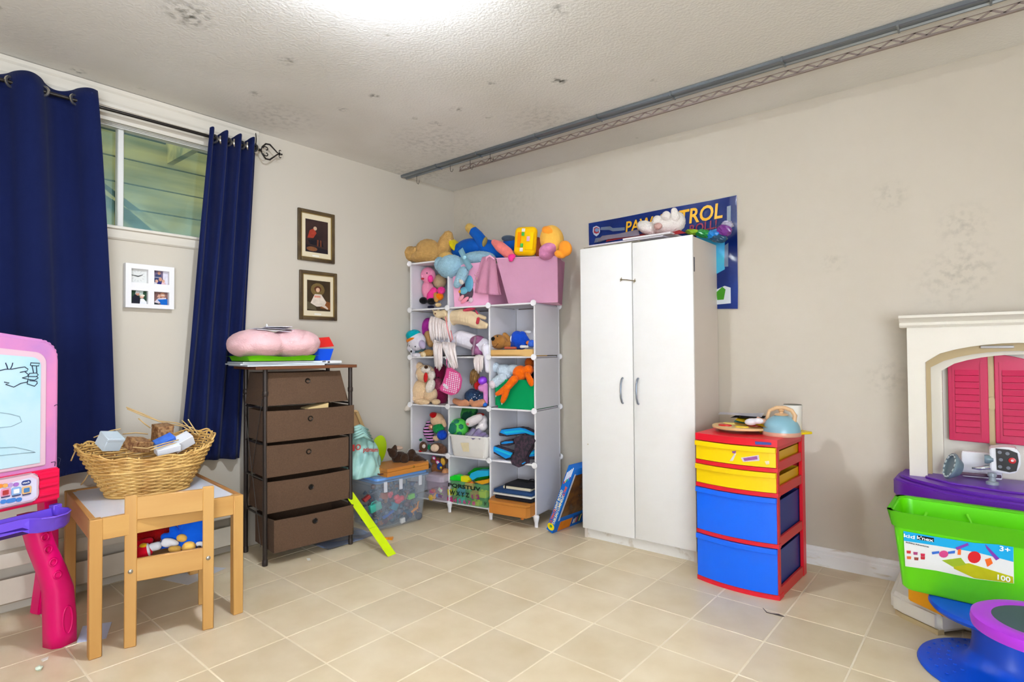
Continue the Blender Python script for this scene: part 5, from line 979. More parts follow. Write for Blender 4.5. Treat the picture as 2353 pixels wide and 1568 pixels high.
for (px, py) in ((1080, 920), (1084, 916), (1088, 913), (1091, 912), (1095, 915), (1098, 921), (1102, 909), (1100, 919), (1079, 924), (1091, 907)): ball(bm, FS.at(px, py, .022), .0035, n=6)
t.part('sequins', bm, plastic('sequin_white', (240, 244, 250), rough=.1), smooth='all'); m_sn = fur('doll_leg', (214, 148, 108), bump=.1, rough=.6)
t.plush('leg', [('t', [(1075, 925, 9), (1060, 928, 8), (1046, 922, 7)])], m_sn, v=.05, vox=.004); t.plush('leg', [('t', [(1108, 926, 9), (1090, 930, 8)]), ('e', 1084, 926, 6, 9, 25, 5)], m_sn, v=.03, vox=.004)
t.plush('torso', [('e', 1096, 885, 8, 12, 0, 8)], fur('doll_red', (190, 30, 30), bump=.2), v=.1, vox=.004); t.plush('face', [('e', 1095, 866, 8, 11, 0, 8)], m_sn, v=.11, vox=.004); hank(t, [(1088, 850), (1096, 846), (1106, 850)], [(1082, 880), (1088, 892), (1092, 878)], .08, mat('hair_brown', (150, 116, 62), .5, c2=(110, 80, 40), vs=50), .009, n=10, name='hair')
t = toy('pink_pony', 'pink and purple plush pony squeezed at the right of the middle cube', (1110, 932), .04); t.plush('head', [('e', 1108, 892, 10, 9, 0, 10), ('t', [(1114, 885, 8), (1116, 905, 6), (1116, 925, 6)])], fur('pony_pink', (232, 150, 214), bump=.2), v=.06, vox=.004); t.plush('hood', [('e', 1109, 875, 11, 10, 15, 11)], mat('satin_purple', (146, 60, 220), .25, spec=.6), v=.05, vox=.004)
t.plush('shoe', [('e', 1114, 930, 6, 5)], plastic('shoeblue', (20, 110, 214)), v=.03, vox=.003); eye(t, FS, 1120, 881, .03, .003)
# right cube of the third row
t = Thing('green_bin', 'green fabric bin with plush toys spilling over in the right cube', 'bin', FS, (U*2.5, .15, LV[2]+.004)); m_gb = cloth('bin_green', (0, 150, 84), rough=.7, var=.05, vs=5)
bm = nb(); a = LV[2]+.0055; x0, x1 = U*2+.064, U*3-.012
def ring4(z, f): return [bm.verts.new(V(p)) for p in ((x0-f, .01-f*.2, z), (x1+f*.1, .005, z), (x1+f*.1, .3, z), (x0-f, .3, z))]
r1 = ring4(a, 0); r2 = ring4(a+.2, .034); bridge(bm, r1, r2); bm.faces.new(r1[::-1]); r3 = [bm.verts.new(v_.co*1) for v_ in r2]; t_in = [bm.verts.new(V((U*2.5, .15, 0))*.06+V((v_.co.x, v_.co.y, 0))*.94+V((0, 0, a+.2))) for v_ in r2]; bot_in = [bm.verts.new(V((v_.co.x, v_.co.y, a+.02))) for v_ in t_in]
bmesh.ops.delete(bm, geom=r3, context='VERTS'); bridge(bm, r2, t_in); bridge(bm, t_in, bot_in); bm.faces.new(bot_in); bmesh.ops.recalc_face_normals(bm, faces=bm.faces[:]); t.part('body', bm, m_gb, smooth=False)
t = toy('white_bear', 'fuzzy white blue plush bear lying on the left of the green bin', (1150, 890), .02); m_fb = fur('frost', (206, 222, 236), var=.07)
t.plush('body', [('e', 1162, 855, 22, 17, -30, 22), ('e', 1180, 850, 18, 12, 0, 18), ('t', [(1140, 845, 12), (1128, 846, 11), (1122, 842, 9)])], m_fb, v=.07, fuzz=.007); t.plush('leg', [('t', [(1155, 868, 13), (1140, 880, 13), (1132, 882, 10)])], m_fb, v=.02, fuzz=.007); t.plush('paw_pad', [('e', 1131, 884, 9, 10, 20, 6)], fur('pad_pink', (232, 216, 226)), v=-.012, vox=.003)
t = toy('orange_plush', 'bright orange plush hanging its long legs over the green bin', (1190, 905), .0); m_or = fur('orange', (252, 112, 10), var=.1)
t.plush('body', [('e', 1196, 858, 19, 18, 10, 18), ('e', 1213, 852, 12, 14, -30, 14)], m_or, v=.03, fuzz=.004); t.plush('leg', [('t', [(1182, 872, 10), (1168, 888, 9), (1150, 902, 7), (1142, 906, 5)])], m_or, v=-.03, vox=.005, fuzz=.003); t.plush('leg', [('t', [(1166, 892, 8), (1160, 910, 8), (1155, 922, 6)])], m_or, v=-.025, vox=.005, fuzz=.003); t.plush('arm', [('t', [(1212, 862, 7), (1219, 876, 8), (1221, 883, 6)])], m_or, v=-.02, vox=.005, fuzz=.003)
t.plush('claw', [('t', [(1141, 906, 3), (1139, 912, 1)])], m_wh, v=-.03, vox=.002); t.plush('claw', [('t', [(1154, 924, 3), (1153, 930, 1)])], m_wh, v=-.025, vox=.002)
t = toy('rust_plush', 'rust orange plush behind the bright orange one near the cube top', (1218, 870), .1); t.plush('body', [('e', 1217, 835, 11, 14, 0, 14), ('e', 1222, 858, 8, 14, 0, 12)], fur('rust', (196, 92, 22)), v=.12, vox=.005); t.plush('patch', [('e', 1224, 862, 4, 8)], fur('black_felt', (16, 14, 16)), v=.09, vox=.003)
# ---- second row
t = toy('clown_plush', 'plush boy with red cap green shirt and blue trousers in the left cube', (1008, 1005), .1)
t.plush('head', [('e', 1005, 965, 17, 16, -10, 16), ('t', [(1018, 968, 6), (1022, 978, 5)])], fur('cl_skin', (238, 196, 156), bump=.2), v=.12, vox=.005); t.plush('cap', [('e', 998, 955, 11, 7, -20, 12)], fur('cl_red', (196, 14, 20), bump=.2), v=.1, vox=.004); t.plush('shirt', [('e', 1008, 985, 15, 13, 10, 14)], fur('cl_green', (20, 136, 66), bump=.25), v=.11, vox=.005); t.plush('trousers', [('e', 1016, 1000, 12, 12, 0, 13)], fur('cl_blue', (22, 74, 196), bump=.25), v=.1, vox=.005); t.plush('foot', [('e', 1002, 1008, 8, 6, -20, 8)], fur('cl_skin', (238, 196, 156), bump=.2), v=.08, vox=.004)
def striped(name, c1, c2, sc): 
    m = mat('fur_'+name, c1, .9, bump=.3, bs=130); nt = m.node_tree; w = nt.nodes.new('ShaderNodeTexWave'); w.inputs['Scale'].default_value = sc; w.inputs['Distortion'].default_value = 2; w.bands_direction = 'Z'; tc = nt.nodes.new('ShaderNodeTexCoord'); r = nt.nodes.new('ShaderNodeValToRGB'); r.color_ramp.interpolation = 'CONSTANT'
    r.color_ramp.elements[0].color = rgb(*c2); r.color_ramp.elements[1].color = rgb(*c1); r.color_ramp.elements[1].position = .5; nt.links.new(tc.outputs['Object'], w.inputs[0]); nt.links.new(w.outputs[1], r.inputs[0]); nt.links.new(r.outputs[0], nt.nodes['Principled BSDF'].inputs[0]); return m
t = toy('zebra_plush', 'pink plush with black stripes beside the plush in the red cap', (985, 1015), .1); t.plush('body', [('e', 985, 993, 12, 17, 10, 14), ('e', 984, 975, 5, 8), ('e', 990, 1010, 11, 8)], striped('zebra', (232, 160, 214), (20, 16, 22), 14), v=.13, vox=.005); t.plush('muzzle', [('e', 990, 982, 6, 7, 0, 5)], mat('rose_gold', (222, 160, 132), .2, metal=.6), v=.085, vox=.003)
t = toy('reindeer_plush', 'brown reindeer plush with green bow lying at the cube front', (995, 1045), .04); m_rd = fur('reindeer', (98, 66, 48))
t.plush('body', [('e', 1003, 1030, 22, 12, 10, 14), ('e', 1016, 1036, 12, 12, 0, 13)], m_rd, v=.05, vox=.005); t.plush('head', [('e', 973, 1028, 9, 13, 10, 11)], m_rd, v=.03, vox=.004); t.plush('belly', [('e', 999, 1030, 12, 9, 12, 6)], fur('reindeer_cream', (236, 204, 174), bump=.2), v=.0, vox=.004); t.plush('muzzle', [('e', 974, 1026, 4, 5)], fur('reindeer_face', (232, 214, 206), bump=.2), v=-.004, vox=.003)
t.plush('bow', [('e', 986, 1028, 3, 7)], fur('bow_green', (16, 120, 74), bump=.2), v=.0, vox=.003); t.plush('antler', [('e', 967, 1011, 5, 3, 20, 3)], mat('green_shine', (10, 110, 80), .2), v=.02, vox=.002); t.plush('hoof', [('e', 967, 1037, 6, 3)], fur('cl_red', (196, 14, 20), bump=.2), v=.01, vox=.003)
t = Thing('white_tub', 'white plastic tub with a peeled label hanging in the middle cube', 'tub', FS, (U*1.5, .15, LV[1]+.006)); a, b = FS.at(1040, 1050, .0), FS.at(1115, 1055, -.02); zt_ = FS.at(1060, 1001, -.035).z
m_tb = plastic('tub_white', (238, 234, 228), rough=.35, var=.03)
bm = nb(); n = 12
def rr(z, x0, x1, y0, y1, r=.03): return [bm.verts.new(V((p[0], p[1], z))) for p in rrect((x0+x1)/2, (y0+y1)/2, x1-x0, y1-y0, r)]
zb_ = LV[1]+.0065; tx0, tx1 = U+.012, U*2-.009
L_ = [rr(zb_, tx0+.028, tx1-.024, -.006, .27), rr(zb_+.012, tx0+.02, tx1-.016, -.012, .28), rr(zt_-.012, tx0+.004, tx1-.002, -.022, .3), rr(zt_-.012, tx0-.006, tx1+.003, -.032, .31), rr(zt_, tx0-.006, tx1+.003, -.033, .31), rr(zt_, tx0+.008, tx1-.006, -.02, .3), rr(zb_+.02, tx0+.03, tx1-.026, .0, .26)]
for i in range(len(L_)-1): bridge(bm, L_[i], L_[i+1])
bm.faces.new(L_[0][::-1]); bm.faces.new(L_[-1]); bmesh.ops.recalc_face_normals(bm, faces=bm.faces[:]); t.part('body', bm, m_tb)
def sq_part(t, F, name, px4, v, m, th=.0012):
    P = [F.at(p[0], p[1], v[i] if isinstance(v, (list, tuple)) else v) for i, p in enumerate(px4)]; b = nb(); f = [b.verts.new(p) for p in P]; g = [b.verts.new(p+V((0, th, 0))) for p in P]; b.faces.new(f); b.faces.new(g[::-1]); bridge(b, f, g); bmesh.ops.recalc_face_normals(b, faces=b.faces[:]); return t.part(name, b, m, None, False)
sq_part(t, FS, 'label_residue', [(1058, 1018), (1077, 1018), (1078, 1039), (1064, 1038)], [-.0225, -.0225, -.0185, -.0185], paper('residue', (232, 216, 176), var=.1, vs=30))
def ballpatch(t, F, px, py, r, v, m1, m2, m3):
    c = F.at(px, py, v); R = r*F.k(c); bm = nb(); ball(bm, c, R, n=20); o = t.part('ball', bm, m1, smooth='all')
    bm = nb()
    for d, s in (((-.1, -.95, .1), .62), ((.75, -.6, .3), .3), ((-.7, -.6, .45), .3), ((.15, -.6, .8), .34), ((-.8, -.5, -.3), .28), ((.6, -.7, -.45), .3)):
        d = V(d).normalized(); q = bmesh.ops.create_uvsphere(bm, u_segments=6, v_segments=6, radius=1); m = M.Translation(c+d*R*.93) @ d.to_track_quat('Z', 'Y').to_matrix().to_4x4() @ M.Diagonal((R*s, R*s, R*.12, 1)); xf(q['verts'], m)
    t.part('panel', bm, m2, o, smooth='all')
t = toy('green_ball', 'green soft toy ball with dark panels in the white tub', (1052, 995), .06, 'ball'); ballpatch(t, FS, 1054, 985, 23, .07, plastic('lime_ball', (80, 196, 70), rough=.6), plastic('teal_ball', (6, 110, 84), rough=.6), None)
t = toy('green_plush', 'dark green patterned plush behind the green ball', (1078, 985), .16); t.plush('body', [('e', 1076, 955, 20, 18, 0, 18), ('e', 1070, 975, 16, 16), ('t', [(1060, 944, 9), (1090, 944, 9)])], mat('fur_green_pattern', (50, 130, 56), .9, c2=(4, 66, 48), vs=14, thr=(.45, .52), bump=.3), v=.18, vox=.006)
t = toy('white_dog', 'white plush dog with a long muzzle and red collar in the white tub', (1100, 990), .08); m_wd = fur('white_dog', (236, 226, 226), bump=.2, var=.04)
t.plush('muzzle', [('t', [(1080, 971, 11), (1092, 965, 11), (1102, 960, 9)])], m_wd, v=.06, vox=.005); t.plush('head', [('e', 1108, 965, 13, 12), ('t', [(1108, 968, 10), (1110, 980, 11), (1102, 986, 10)])], m_wd, v=.1, vox=.005); t.plush('collar', [('e', 1104, 953, 10, 4, 0, 9)], fur('collar_red', (170, 36, 30), bump=.2), v=.09, vox=.003); t.plush('tongue', [('e', 1075, 975, 4, 3)], fur('tongue_pink', (232, 140, 140)), v=.03, vox=.003)
t = toy('lilac_bag', 'crinkled white and lilac plastic bag hanging over the rim of the white tub', (1095, 1000), -.0, 'bag'); bm = nb()
def bagf(s, q):
    p = FS.at(1068+54*s, 999-14*math.sin(PI*min(1, s*1.05))*(1-q)+ (6*math.sin(PI*s))*q+4*q, -.03+.09*(1-q)); return p+V((0, .006*math.sin(17*s+5*q), .006*math.sin(23*s+9*q)))
grid(bm, bagf, 30, 10, .002); t.part('bag', bm, mat('bag_lilac', (214, 208, 232), .25, c2=(176, 150, 214), vs=14, spec=.6), smooth='all')
# foam toys of the right cube: plain generic foam tools of the same colours
m_fbk = mat('foam_black', (34, 32, 40), .85, c2=(66, 46, 60), vs=45, thr=(.45, .55)); m_fbl = mat('foam_blue', (12, 150, 226), .8); m_fcy = mat('foam_cyan', (20, 196, 226), .8)
def foam(name, label, px, v0, th, mb, top, base_v, group):
    P = [FS.at(p[0], p[1], v0) for p in px]; c = sum(P, V((0, 0, 0)))/len(P); tt = Thing(name, label, 'foam toy', FS, (c.x, c.y, min(p.z for p in P)), group)
    b = nb(); prism(b, [(p.x, p.z) for p in P], v0, v0+th); tt.part('body', b, mb, smooth=False)
    for nm, pp, m, lift in top:
        Q = [FS.at(p[0], p[1], v0-lift) for p in pp]; b = nb(); prism(b, [(q.x, q.z) for q in Q], v0-lift, v0+.002); tt.part(nm, b, m, smooth=False)
CS = lambda L: [(930+x/7.59, 930+y/7.588) for x, y in L]
foam('foam_axe', 'blue and black foam toy bar lying at the top of the right cube', CS([(1640, 520), (1690, 430), (2000, 395), (2100, 410), (2270, 490), (2270, 590), (2100, 520), (1780, 560), (1650, 545)]), .09, .05, m_fbk, [('blue_face', CS([(1655, 490), (1690, 440), (2000, 405), (2100, 425), (2268, 500), (2268, 560), (2110, 500), (1780, 535)]), m_fbl, .004), ('cyan_stripe', CS([(1720, 475), (2040, 440), (2260, 520), (2260, 545), (2080, 480), (1760, 510)]), m_fcy, .007)], .1, 'foam toys in the cube')
foam('foam_sword', 'blue and black foam toy blade at the lower left of the right cube', CS([(1510, 830), (1510, 760), (1570, 720), (1880, 830), (1900, 900), (1780, 970)]), .04, .05, m_fbk, [('blue_face', CS([(1520, 800), (1560, 730), (1880, 845), (1840, 920), (1760, 945)]), m_fbl, .004), ('cyan_stripe', CS([(1590, 760), (1870, 865), (1850, 895), (1570, 790)]), m_fcy, .007)], .1, 'foam toys in the cube')
foam('foam_sword', 'blue and black foam toy blade at the lower right of the right cube', CS([(2095, 900), (2270, 770), (2270, 960), (2150, 960), (2090, 945)]), .05, .05, m_fbk, [('blue_face', CS([(2110, 890), (2268, 785), (2268, 900), (2180, 910), (2110, 935)]), m_fbl, .004), ('cyan_stripe', CS([(2130, 880), (2268, 815), (2268, 850), (2120, 905)]), m_fcy, .007)], .1, 'foam toys in the cube')
foam('foam_handle', 'dark foam toy handle standing across the middle of the right cube', CS([(1900, 590), (2000, 540), (2210, 560), (2260, 640), (2190, 760), (2100, 920), (2110, 1040), (1990, 1100), (1870, 1050), (1840, 960), (1910, 860), (1920, 700)]), -.02, .055, m_fbk, [('blue_edge', CS([(2040, 1030), (2100, 1000), (2105, 1012), (2050, 1045)]), m_fbl, .002)], 0, 'foam toys in the cube')  # the dark handle piece of the foam tools
foam('foam_axe', 'small blue and black foam toy point at the left middle of the right cube', CS([(1665, 650), (1730, 630), (1850, 605), (1900, 630), (1900, 690), (1800, 725), (1665, 710)]), .12, .04, m_fbk, [('blue_face', CS([(1680, 670), (1740, 645), (1890, 640), (1890, 665), (1760, 685), (1690, 690)]), m_fbl, .004)], 0, 'foam toys in the cube')
# ---- bottom row
t = toy('owl_plush', 'brown plush with pink rimmed eyes and blue pocket beside the wooden case', (1010, 1098), .06); m_ow = fur('owl', (146, 94, 52))
t.plush('body', [('e', 1008, 1078, 18, 19, 0, 17), ('e', 1020, 1060, 10, 9)], m_ow, v=.09, vox=.005); t.plush('head', [('e', 1002, 1058, 14, 8, 10, 13)], m_ow, v=.08, vox=.005); t.plush('pocket', [('e', 1010, 1072, 7, 9, -25, 4)], fur('pocket_blue', (28, 66, 150), bump=.2), v=.025, vox=.003); t.plush('foot', [('e', 1024, 1088, 9, 12)], fur('owl_tan', (214, 150, 100)), v=.05, vox=.004)
t.plush('pocket_button', [('e', 1013, 1075, 3, 3, 0, 2)], fur('button_yellow', (240, 200, 40)), v=.008, vox=.002)
for (px, py, r) in ((997, 1053, 6), (1006, 1063, 7)):
    t.plush('eye_rim', [('e', px, py, r, r*.8, -30, 3)], fur('eye_pink', (214, 40, 130), bump=.2), v=.035, vox=.002); t.plush('eye_white', [('e', px, py, r*.6, r*.5, -30, 3)], m_wh, v=.03, vox=.002)
t.plush('wing', [('e', 1018, 1061, 5, 9, 15, 6)], fur('wing_gold', (222, 170, 60)), v=.03, vox=.003)
def letter_tub():
    t = Thing('letter_tub', 'clear green plastic tub printed with letters in the lower middle cube', 'tub', FS, (U*1.5, .12, LV[0]-.02)); x0, x1 = U+.014, U*2-.01; a = FS.at(1040, 1165, -.03).z; top = FS.at(1060, 1108, -.03).z; x0 = FS.at(1031, 1108, -.03).x; x0 = max(x0, U+.008); x1 = U*2-.008
    m_cg = clear('green', (120, 206, 130), .26); zb = LV[0]+.0055
    bm = nb(); 
    def rr(z, i, r=.02): return [bm.verts.new(V((p[0], p[1], z))) for p in rrect((x0+x1)/2, .11, x1-x0-2*i, .28-2*i, r)]
    L_ = [rr(zb, .016), rr(zb+.03, .012), rr(top-.01, .003), rr(top, -.002), rr(top, .004), rr(zb+.03, .016), rr(zb+.006, .02)]
    for i in range(6): bridge(bm, L_[i], L_[i+1])
    bm.faces.new(L_[0][::-1]); bm.faces.new(L_[-1]); bmesh.ops.recalc_face_normals(bm, faces=bm.faces[:]); t.part('body', bm, m_cg)
    def row(body, pa, pb, h, m, v=-.030):
        a, b = FS.at(pa[0], pa[1], v), FS.at(pb[0], pb[1], v); bm = text_mesh(body, 1., .0006, .025); xs = [q.co.x for q in bm.verts]; ys = [q.co.y for q in bm.verts]; ang = math.atan2(b.z-a.z, b.x-a.x); w = (b-a).length
        bm.transform(M.Translation((a+b)/2) @ M.Rotation(-ang, 4, 'Y') @ rot(90).to_4x4() @ M.Diagonal((w/(max(xs)-min(xs)), h/(max(ys)-min(ys)), 1, 1)) @ M.Translation((-(max(xs)+min(xs))/2, -(max(ys)+min(ys))/2, 0))); t.part('lettering', bm, m, None, False)
    ink = paper('ink', (30, 34, 28)); row('PQRSTUV', (1030, 1115), (1104, 1126), .032, ink); row('W X Y Z', (1033, 1132), (1078, 1139), .032, ink); row('1 2', (1084, 1142), (1102, 1143), .030, paper('ink_red', (150, 40, 110))); row('3 4 5 6 7 8', (1033, 1148), (1092, 1158), .028, paper('ink_mag', (190, 60, 130))); row('H', (1113, 1158), (1117, 1159), .03, ink)
    # toy bricks in and on it, each one a thing
    cols = [('red', (232, 84, 70)), ('yellow', (226, 210, 40)), ('blue', (20, 110, 220)), ('orange', (236, 130, 60)), ('teal', (40, 180, 200)), ('green', (30, 190, 60)), ('magenta', (206, 50, 120))]
    spots = [(1040, 1130, 1, 'at the left'), (1062, 1130, 2, 'at the centre'), (1092, 1137, 0, 'right of the centre'), (1040, 1149, 6, 'low at the left'), (1062, 1150, 4, 'low at the centre'), (1096, 1158, 1, 'low at the right'), (1080, 1116, 3, 'high behind the letters'), (1112, 1136, 1, 'at the far right')]
    for k, (px, py, c, where) in enumerate(spots):
        q = FS.at(px, py, .03+.0*(k % 3)); bm = nb(); box(bm, q, (.062, .05, .045), rot=rot(0, random.uniform(-6, 6), random.uniform(-20, 20)), bev=.003)
        for i in (-1, 1): cyl(bm, q+V((i*.016, 0, .02)), q+V((i*.016, 0, .030)), .009, n=8)
        single('toy_brick', '%s plastic building brick inside the letter tub %s' % (cols[c][0], where), 'brick', FS, q-V((0, 0, .0225)), bm, plastic('brick_'+cols[c][0], cols[c][1]), 'building bricks in the letter tub')
    for k, (label, c, px4, v, th) in enumerate((('bright green building brick lying at the left on the letter tub', (20, 214, 40), [(1034, 1104), (1034, 1096), (1046, 1092), (1059, 1096), (1059, 1106)], -.0, .05), ('yellow building brick next to the bright green one on the letter tub', (248, 232, 20), [(1059, 1107), (1059, 1095), (1072, 1098), (1075, 1104), (1074, 1109)], -.0, .05), ('long cyan toy block lying on top of the letter tub', (30, 172, 216), [(1078, 1096), (1082, 1088), (1096, 1082), (1122, 1082), (1122, 1094), (1096, 1098), (1086, 1104)], .02, .07), ('green toy block under the long cyan one on the letter tub', (10, 150, 30), [(1074, 1088), (1090, 1076), (1122, 1076), (1122, 1102), (1094, 1108)], .10, .07), ('flat ochre board lying across the letter tub', (226, 160, 30), [(1090, 1108), (1122, 1102), (1122, 1110), (1108, 1114)], .0, .2))):
        P = [FS.at(p[0], p[1], v) for p in px4]; bm = nb(); prism(bm, [(p.x, p.z) for p in P], v, v+th)
        if k < 2:
            for i in (.3, .7): e = P[1].lerp(P[-2], i); cyl(bm, V((e.x, v+.02, e.z)), V((e.x, v+.02, e.z+.008)), .009, n=8)
        single('toy_block', label, 'block', FS, (P[0].x, v, min(p.z for p in P)), bm, plastic('blk_%d' % k, c), 'toy blocks on the letter tub', False)
letter_tub()
# wooden case and black zip cases in the bottom right cube
m_hon = wood('honey', (206, 134, 56), (184, 108, 38), stretch=(.1, 1, 1), vs=6); t = Thing('wooden_case', 'honey coloured wooden case sticking out of the bottom right cube', 'case', FS, (U*2.5, .1, LV[0])); a = FS.at(1128, 1172, -.07).x; b = FS.at(1212, 1180, -.07).x; zt_ = LV[0]+.105
bm = nb(); prism(bm, [(a, -.09), (b, -.09), (U*3-.012, -.055), (U*3-.012, .28), (U*2+.012, .28), (U*2+.012, -.0)], LV[0]+.0055, LV[0]+.072, 'xy'); t.part('body', bm, m_hon, smooth=False); bm = nb(); prism(bm, [(a-.002, -.094), (b+.002, -.094), (U*3-.010, -.058), (U*3-.010, .28), (U*2+.011, .28), (U*2+.011, -.0)], LV[0]+.074, LV[0]+.090, 'xy'); t.part('lid', bm, m_hon, smooth=False)
bm = nb(); q = V((b-.03, -.085, LV[0]+.005)); lathe(bm, q, [(.006, -.012), (.012, -.008), (.012, 0)], 12); t.part('foot', bm, mat('foot_wood', (190, 110, 40), .5))
zc = LV[0]+.0905; x0, x1 = U*2+.055, U*3-.012
t = Thing('zip_case', 'navy zip case with white piping lying on the wooden case', 'case', FS, (x0+.1, .08, zc)); m_nav = cloth('case_navy', (38, 66, 108)); bm = nb(); box2(bm, (x0, -.035, zc), (x1, .22, zc+.028), bev=.012, seg=2); t.part('lower_shell', bm, cloth('case_black', (30, 30, 36))); bm = nb(); box2(bm, (x0-.008, -.04, zc+.0285), (x1, .22, zc+.040), bev=.005, seg=2); t.part('piping', bm, plastic('case_white', (230, 228, 220))); bm = nb(); box2(bm, (x0-.012, -.03, zc+.0405), (x1, .22, zc+.066), bev=.010, seg=2); t.part('upper_shell', bm, m_nav)
zc += .0665; t = Thing('book_pouch', 'black book pouch with carry strap on top of the navy zip case', 'case', FS, (x0+.12, .08, zc)); bm = nb(); box2(bm, (x0+.05, -.0, zc+.001), (x1-.03, .17, zc+.018), bev=.002); t.part('pages', bm, paper('book_cream', (230, 218, 190))); bm = nb(); box2(bm, (x0+.06, .004, zc+.0185), (x1-.012, .18, zc+.034), bev=.006, seg=2); box2(bm, (x0+.065, -.003, zc), (x0+.074, .02, zc+.03)); t.part('cover', bm, cloth('case_black', (30, 30, 36)))
bm = nb(); tube(bm, [(x1-.11, .1, zc+.034), (x1-.085, .1, zc+.058), (x1-.06, .1, zc+.062), (x1-.04, .1, zc+.034)], .0035, 6); t.part('strap', bm, cloth('case_black', (30, 30, 36)), smooth='all')
# ================================================================ tote corner
B = Frame(.42, -1.122, 86); bx0, bx1, bd = -.012, .375, .30
m_clr = clear('tote', (210, 222, 236), .15); m_lid = clear('tote_lid', (150, 190, 240), .5)
t = Thing('storage_tote', 'clear plastic storage tote full of mixed toys beside the drawer tower', 'tote', B, ((bx0+bx1)/2, bd/2, .004)); z0, z1 = .006, .318
bm = nb()
def rr(z, i, r=.03): return [bm.verts.new(V((p[0], p[1], z))) for p in rrect((bx0+bx1)/2, bd/2, bx1-bx0-2*i, bd-2*i, r)]
L_ = [rr(z0, .012), rr(z0+.012, .004), rr(z1-.02, -.016), rr(z1-.02, -.026), rr(z1, -.027), rr(z1, -.014), rr(z0+.014, .008)]
for i in range(6): bridge(bm, L_[i], L_[i+1])
bm.faces.new(L_[0][::-1]); bm.faces.new(L_[-1]); bmesh.ops.recalc_face_normals(bm, faces=bm.faces[:]); t.part('body', bm, m_clr)
bm = nb(); L_ = [rr(z1+.002, -.028), rr(z1+.012, -.03), rr(z1+.014, -.016), rr(z1+.034, -.014), rr(z1+.038, -.008)]
for i in range(4): bridge(bm, L_[i], L_[i+1])
bm.faces.new(L_[-1]); t.part('lid', bm, m_lid)
bm = nb(); L_ = [rr(z1+.018, -.0165), rr(z1+.031, -.0165), rr(z1+.031, -.0125), rr(z1+.018, -.0125)]
for i in range(4): bridge(bm, L_[i], L_[(i+1) % 4])
t.part('lid_band', bm, plastic('lid_blue', (110, 166, 236), rough=.3))
for x in (.02, .14, .30): bm = nb(); box2(bm, (x, -.034, z1-.06), (x+.026, -.026, z1+.008), bev=.002); t.part('clip', bm, clear('clip', (226, 228, 236), .75))
tx, ty = .16, .15
cols = [(24, 30, 44), (30, 60, 110), (60, 60, 70), (16, 80, 110), (90, 40, 60), (44, 44, 60), (110, 110, 120), (20, 40, 70), (70, 90, 120), (150, 90, 50)]
mats_p = [plastic('pile_%d' % i, c) for i, c in enumerate(cols)]
bm = nb()
for k in range(420):
    x, y, z = random.uniform(bx0+.03, bx1-.03), random.betavariate(1, 2.2)*(bd-.06)+.028, .035+.225*random.random()
    s = [random.uniform(.008, .034) for _ in 'xyz']; r = rot(*[random.uniform(0, 360) for _ in 'xyz']); i = random.randrange(10)
    if random.random() < .3: ball(bm, (x, y, z), s[0]*.6, n=6, mi=i)
    elif random.random() < .35: d = r @ V((s[0]*1.3, 0, 0)); cyl(bm, V((x, y, z))-d, V((x, y, z))+d, .006, n=6, mi=i)
    else: box(bm, (x, y, z), s, rot=r, mi=i)
o = single('toy_pile', 'jumble of small dark toy pieces filling the clear tote', 'toys', B, (.18, .15, .02), bm, mats_p, smooth=False); o['kind'] = 'stuff'
def bpiece(name, label, px, py, v, c, shape, s, r=(0, 0, 0), group='bright toys in the clear tote'):
    q = B.at(px, py, v); bm = nb(); R = rot(*r)
    if shape == 'box': box(bm, q, s, rot=R, bev=.003, seg=2)
    elif shape == 'heart':
        for d in (-1, 1): ball(bm, q+R @ V((d*s[0]*.5, 0, s[2]*.3)), (s[0]*.55, s[1], s[2]*.6), n=10); 
        ball(bm, q+R @ V((0, 0, -s[2]*.2)), (s[0]*.7, s[1], s[2]*.7), n=10)
    elif shape == 'case':
        box(bm, q, s, rot=R, bev=.006, seg=2); tube(bm, [q+R @ V((-s[0]*.3, 0, s[2]*.5)), q+R @ V((-s[0]*.2, 0, s[2]*.75)), q+R @ V((s[0]*.2, 0, s[2]*.75)), q+R @ V((s[0]*.3, 0, s[2]*.5))], .004, 6)
    elif shape == 'animal':
        tube(bm, [q+R @ V((-.03, 0, 0)), q+R @ V((.03, 0, .0))], .009, 8)
        for x in (-.025, -.015, .015, .025): tube(bm, [q+R @ V((x, 0, 0)), q+R @ V((x*1.2, 0, -.03))], .003, 5)
        tube(bm, [q+R @ V((.028, 0, 0)), q+R @ V((.045, 0, .03)), q+R @ V((.058, 0, .034))], [.006, .005, .004], 6)
    elif shape == 'wheel': lathe(bm, q, [(.008, -.008), (.024, -.008), (.026, 0), (.024, .008), (.008, .008)], 16, m=rot(90))
    single(name, label, 'toy', B, q, bm, plastic('bp_%d_%d_%d' % c, c), group)
bpiece('toy_heart', 'red heart shaped toy high in the middle of the clear tote', 916, 1148, .026, (222, 40, 60), 'heart', (.042, .018, .034), (0, 20, 0))
bpiece('toy_heart', 'red toy lump at the upper left of the red heart in the tote', 896, 1138, .026, (214, 44, 66), 'heart', (.022, .016, .024), (0, 0, 0))
bpiece('toy_brick', 'lime green brick at the upper right inside the clear tote', 944, 1141, .026, (110, 200, 60), 'box', (.05, .03, .032), (0, -8, 0))
bpiece('toy_case', 'turquoise toy suitcase at the left inside the clear tote', 862, 1166, .028, (66, 176, 156), 'case', (.085, .03, .05), (0, -14, 0))
bpiece('toy_box', 'teal toy box with pale dots in the middle of the clear tote', 905, 1164, .028, (24, 124, 150), 'box', (.05, .03, .045), (0, 30, 0))
bpiece('toy_block', 'white square block low at the front of the clear tote', 925, 1196, .026, (236, 232, 224), 'box', (.034, .02, .034), (0, -6, 0))
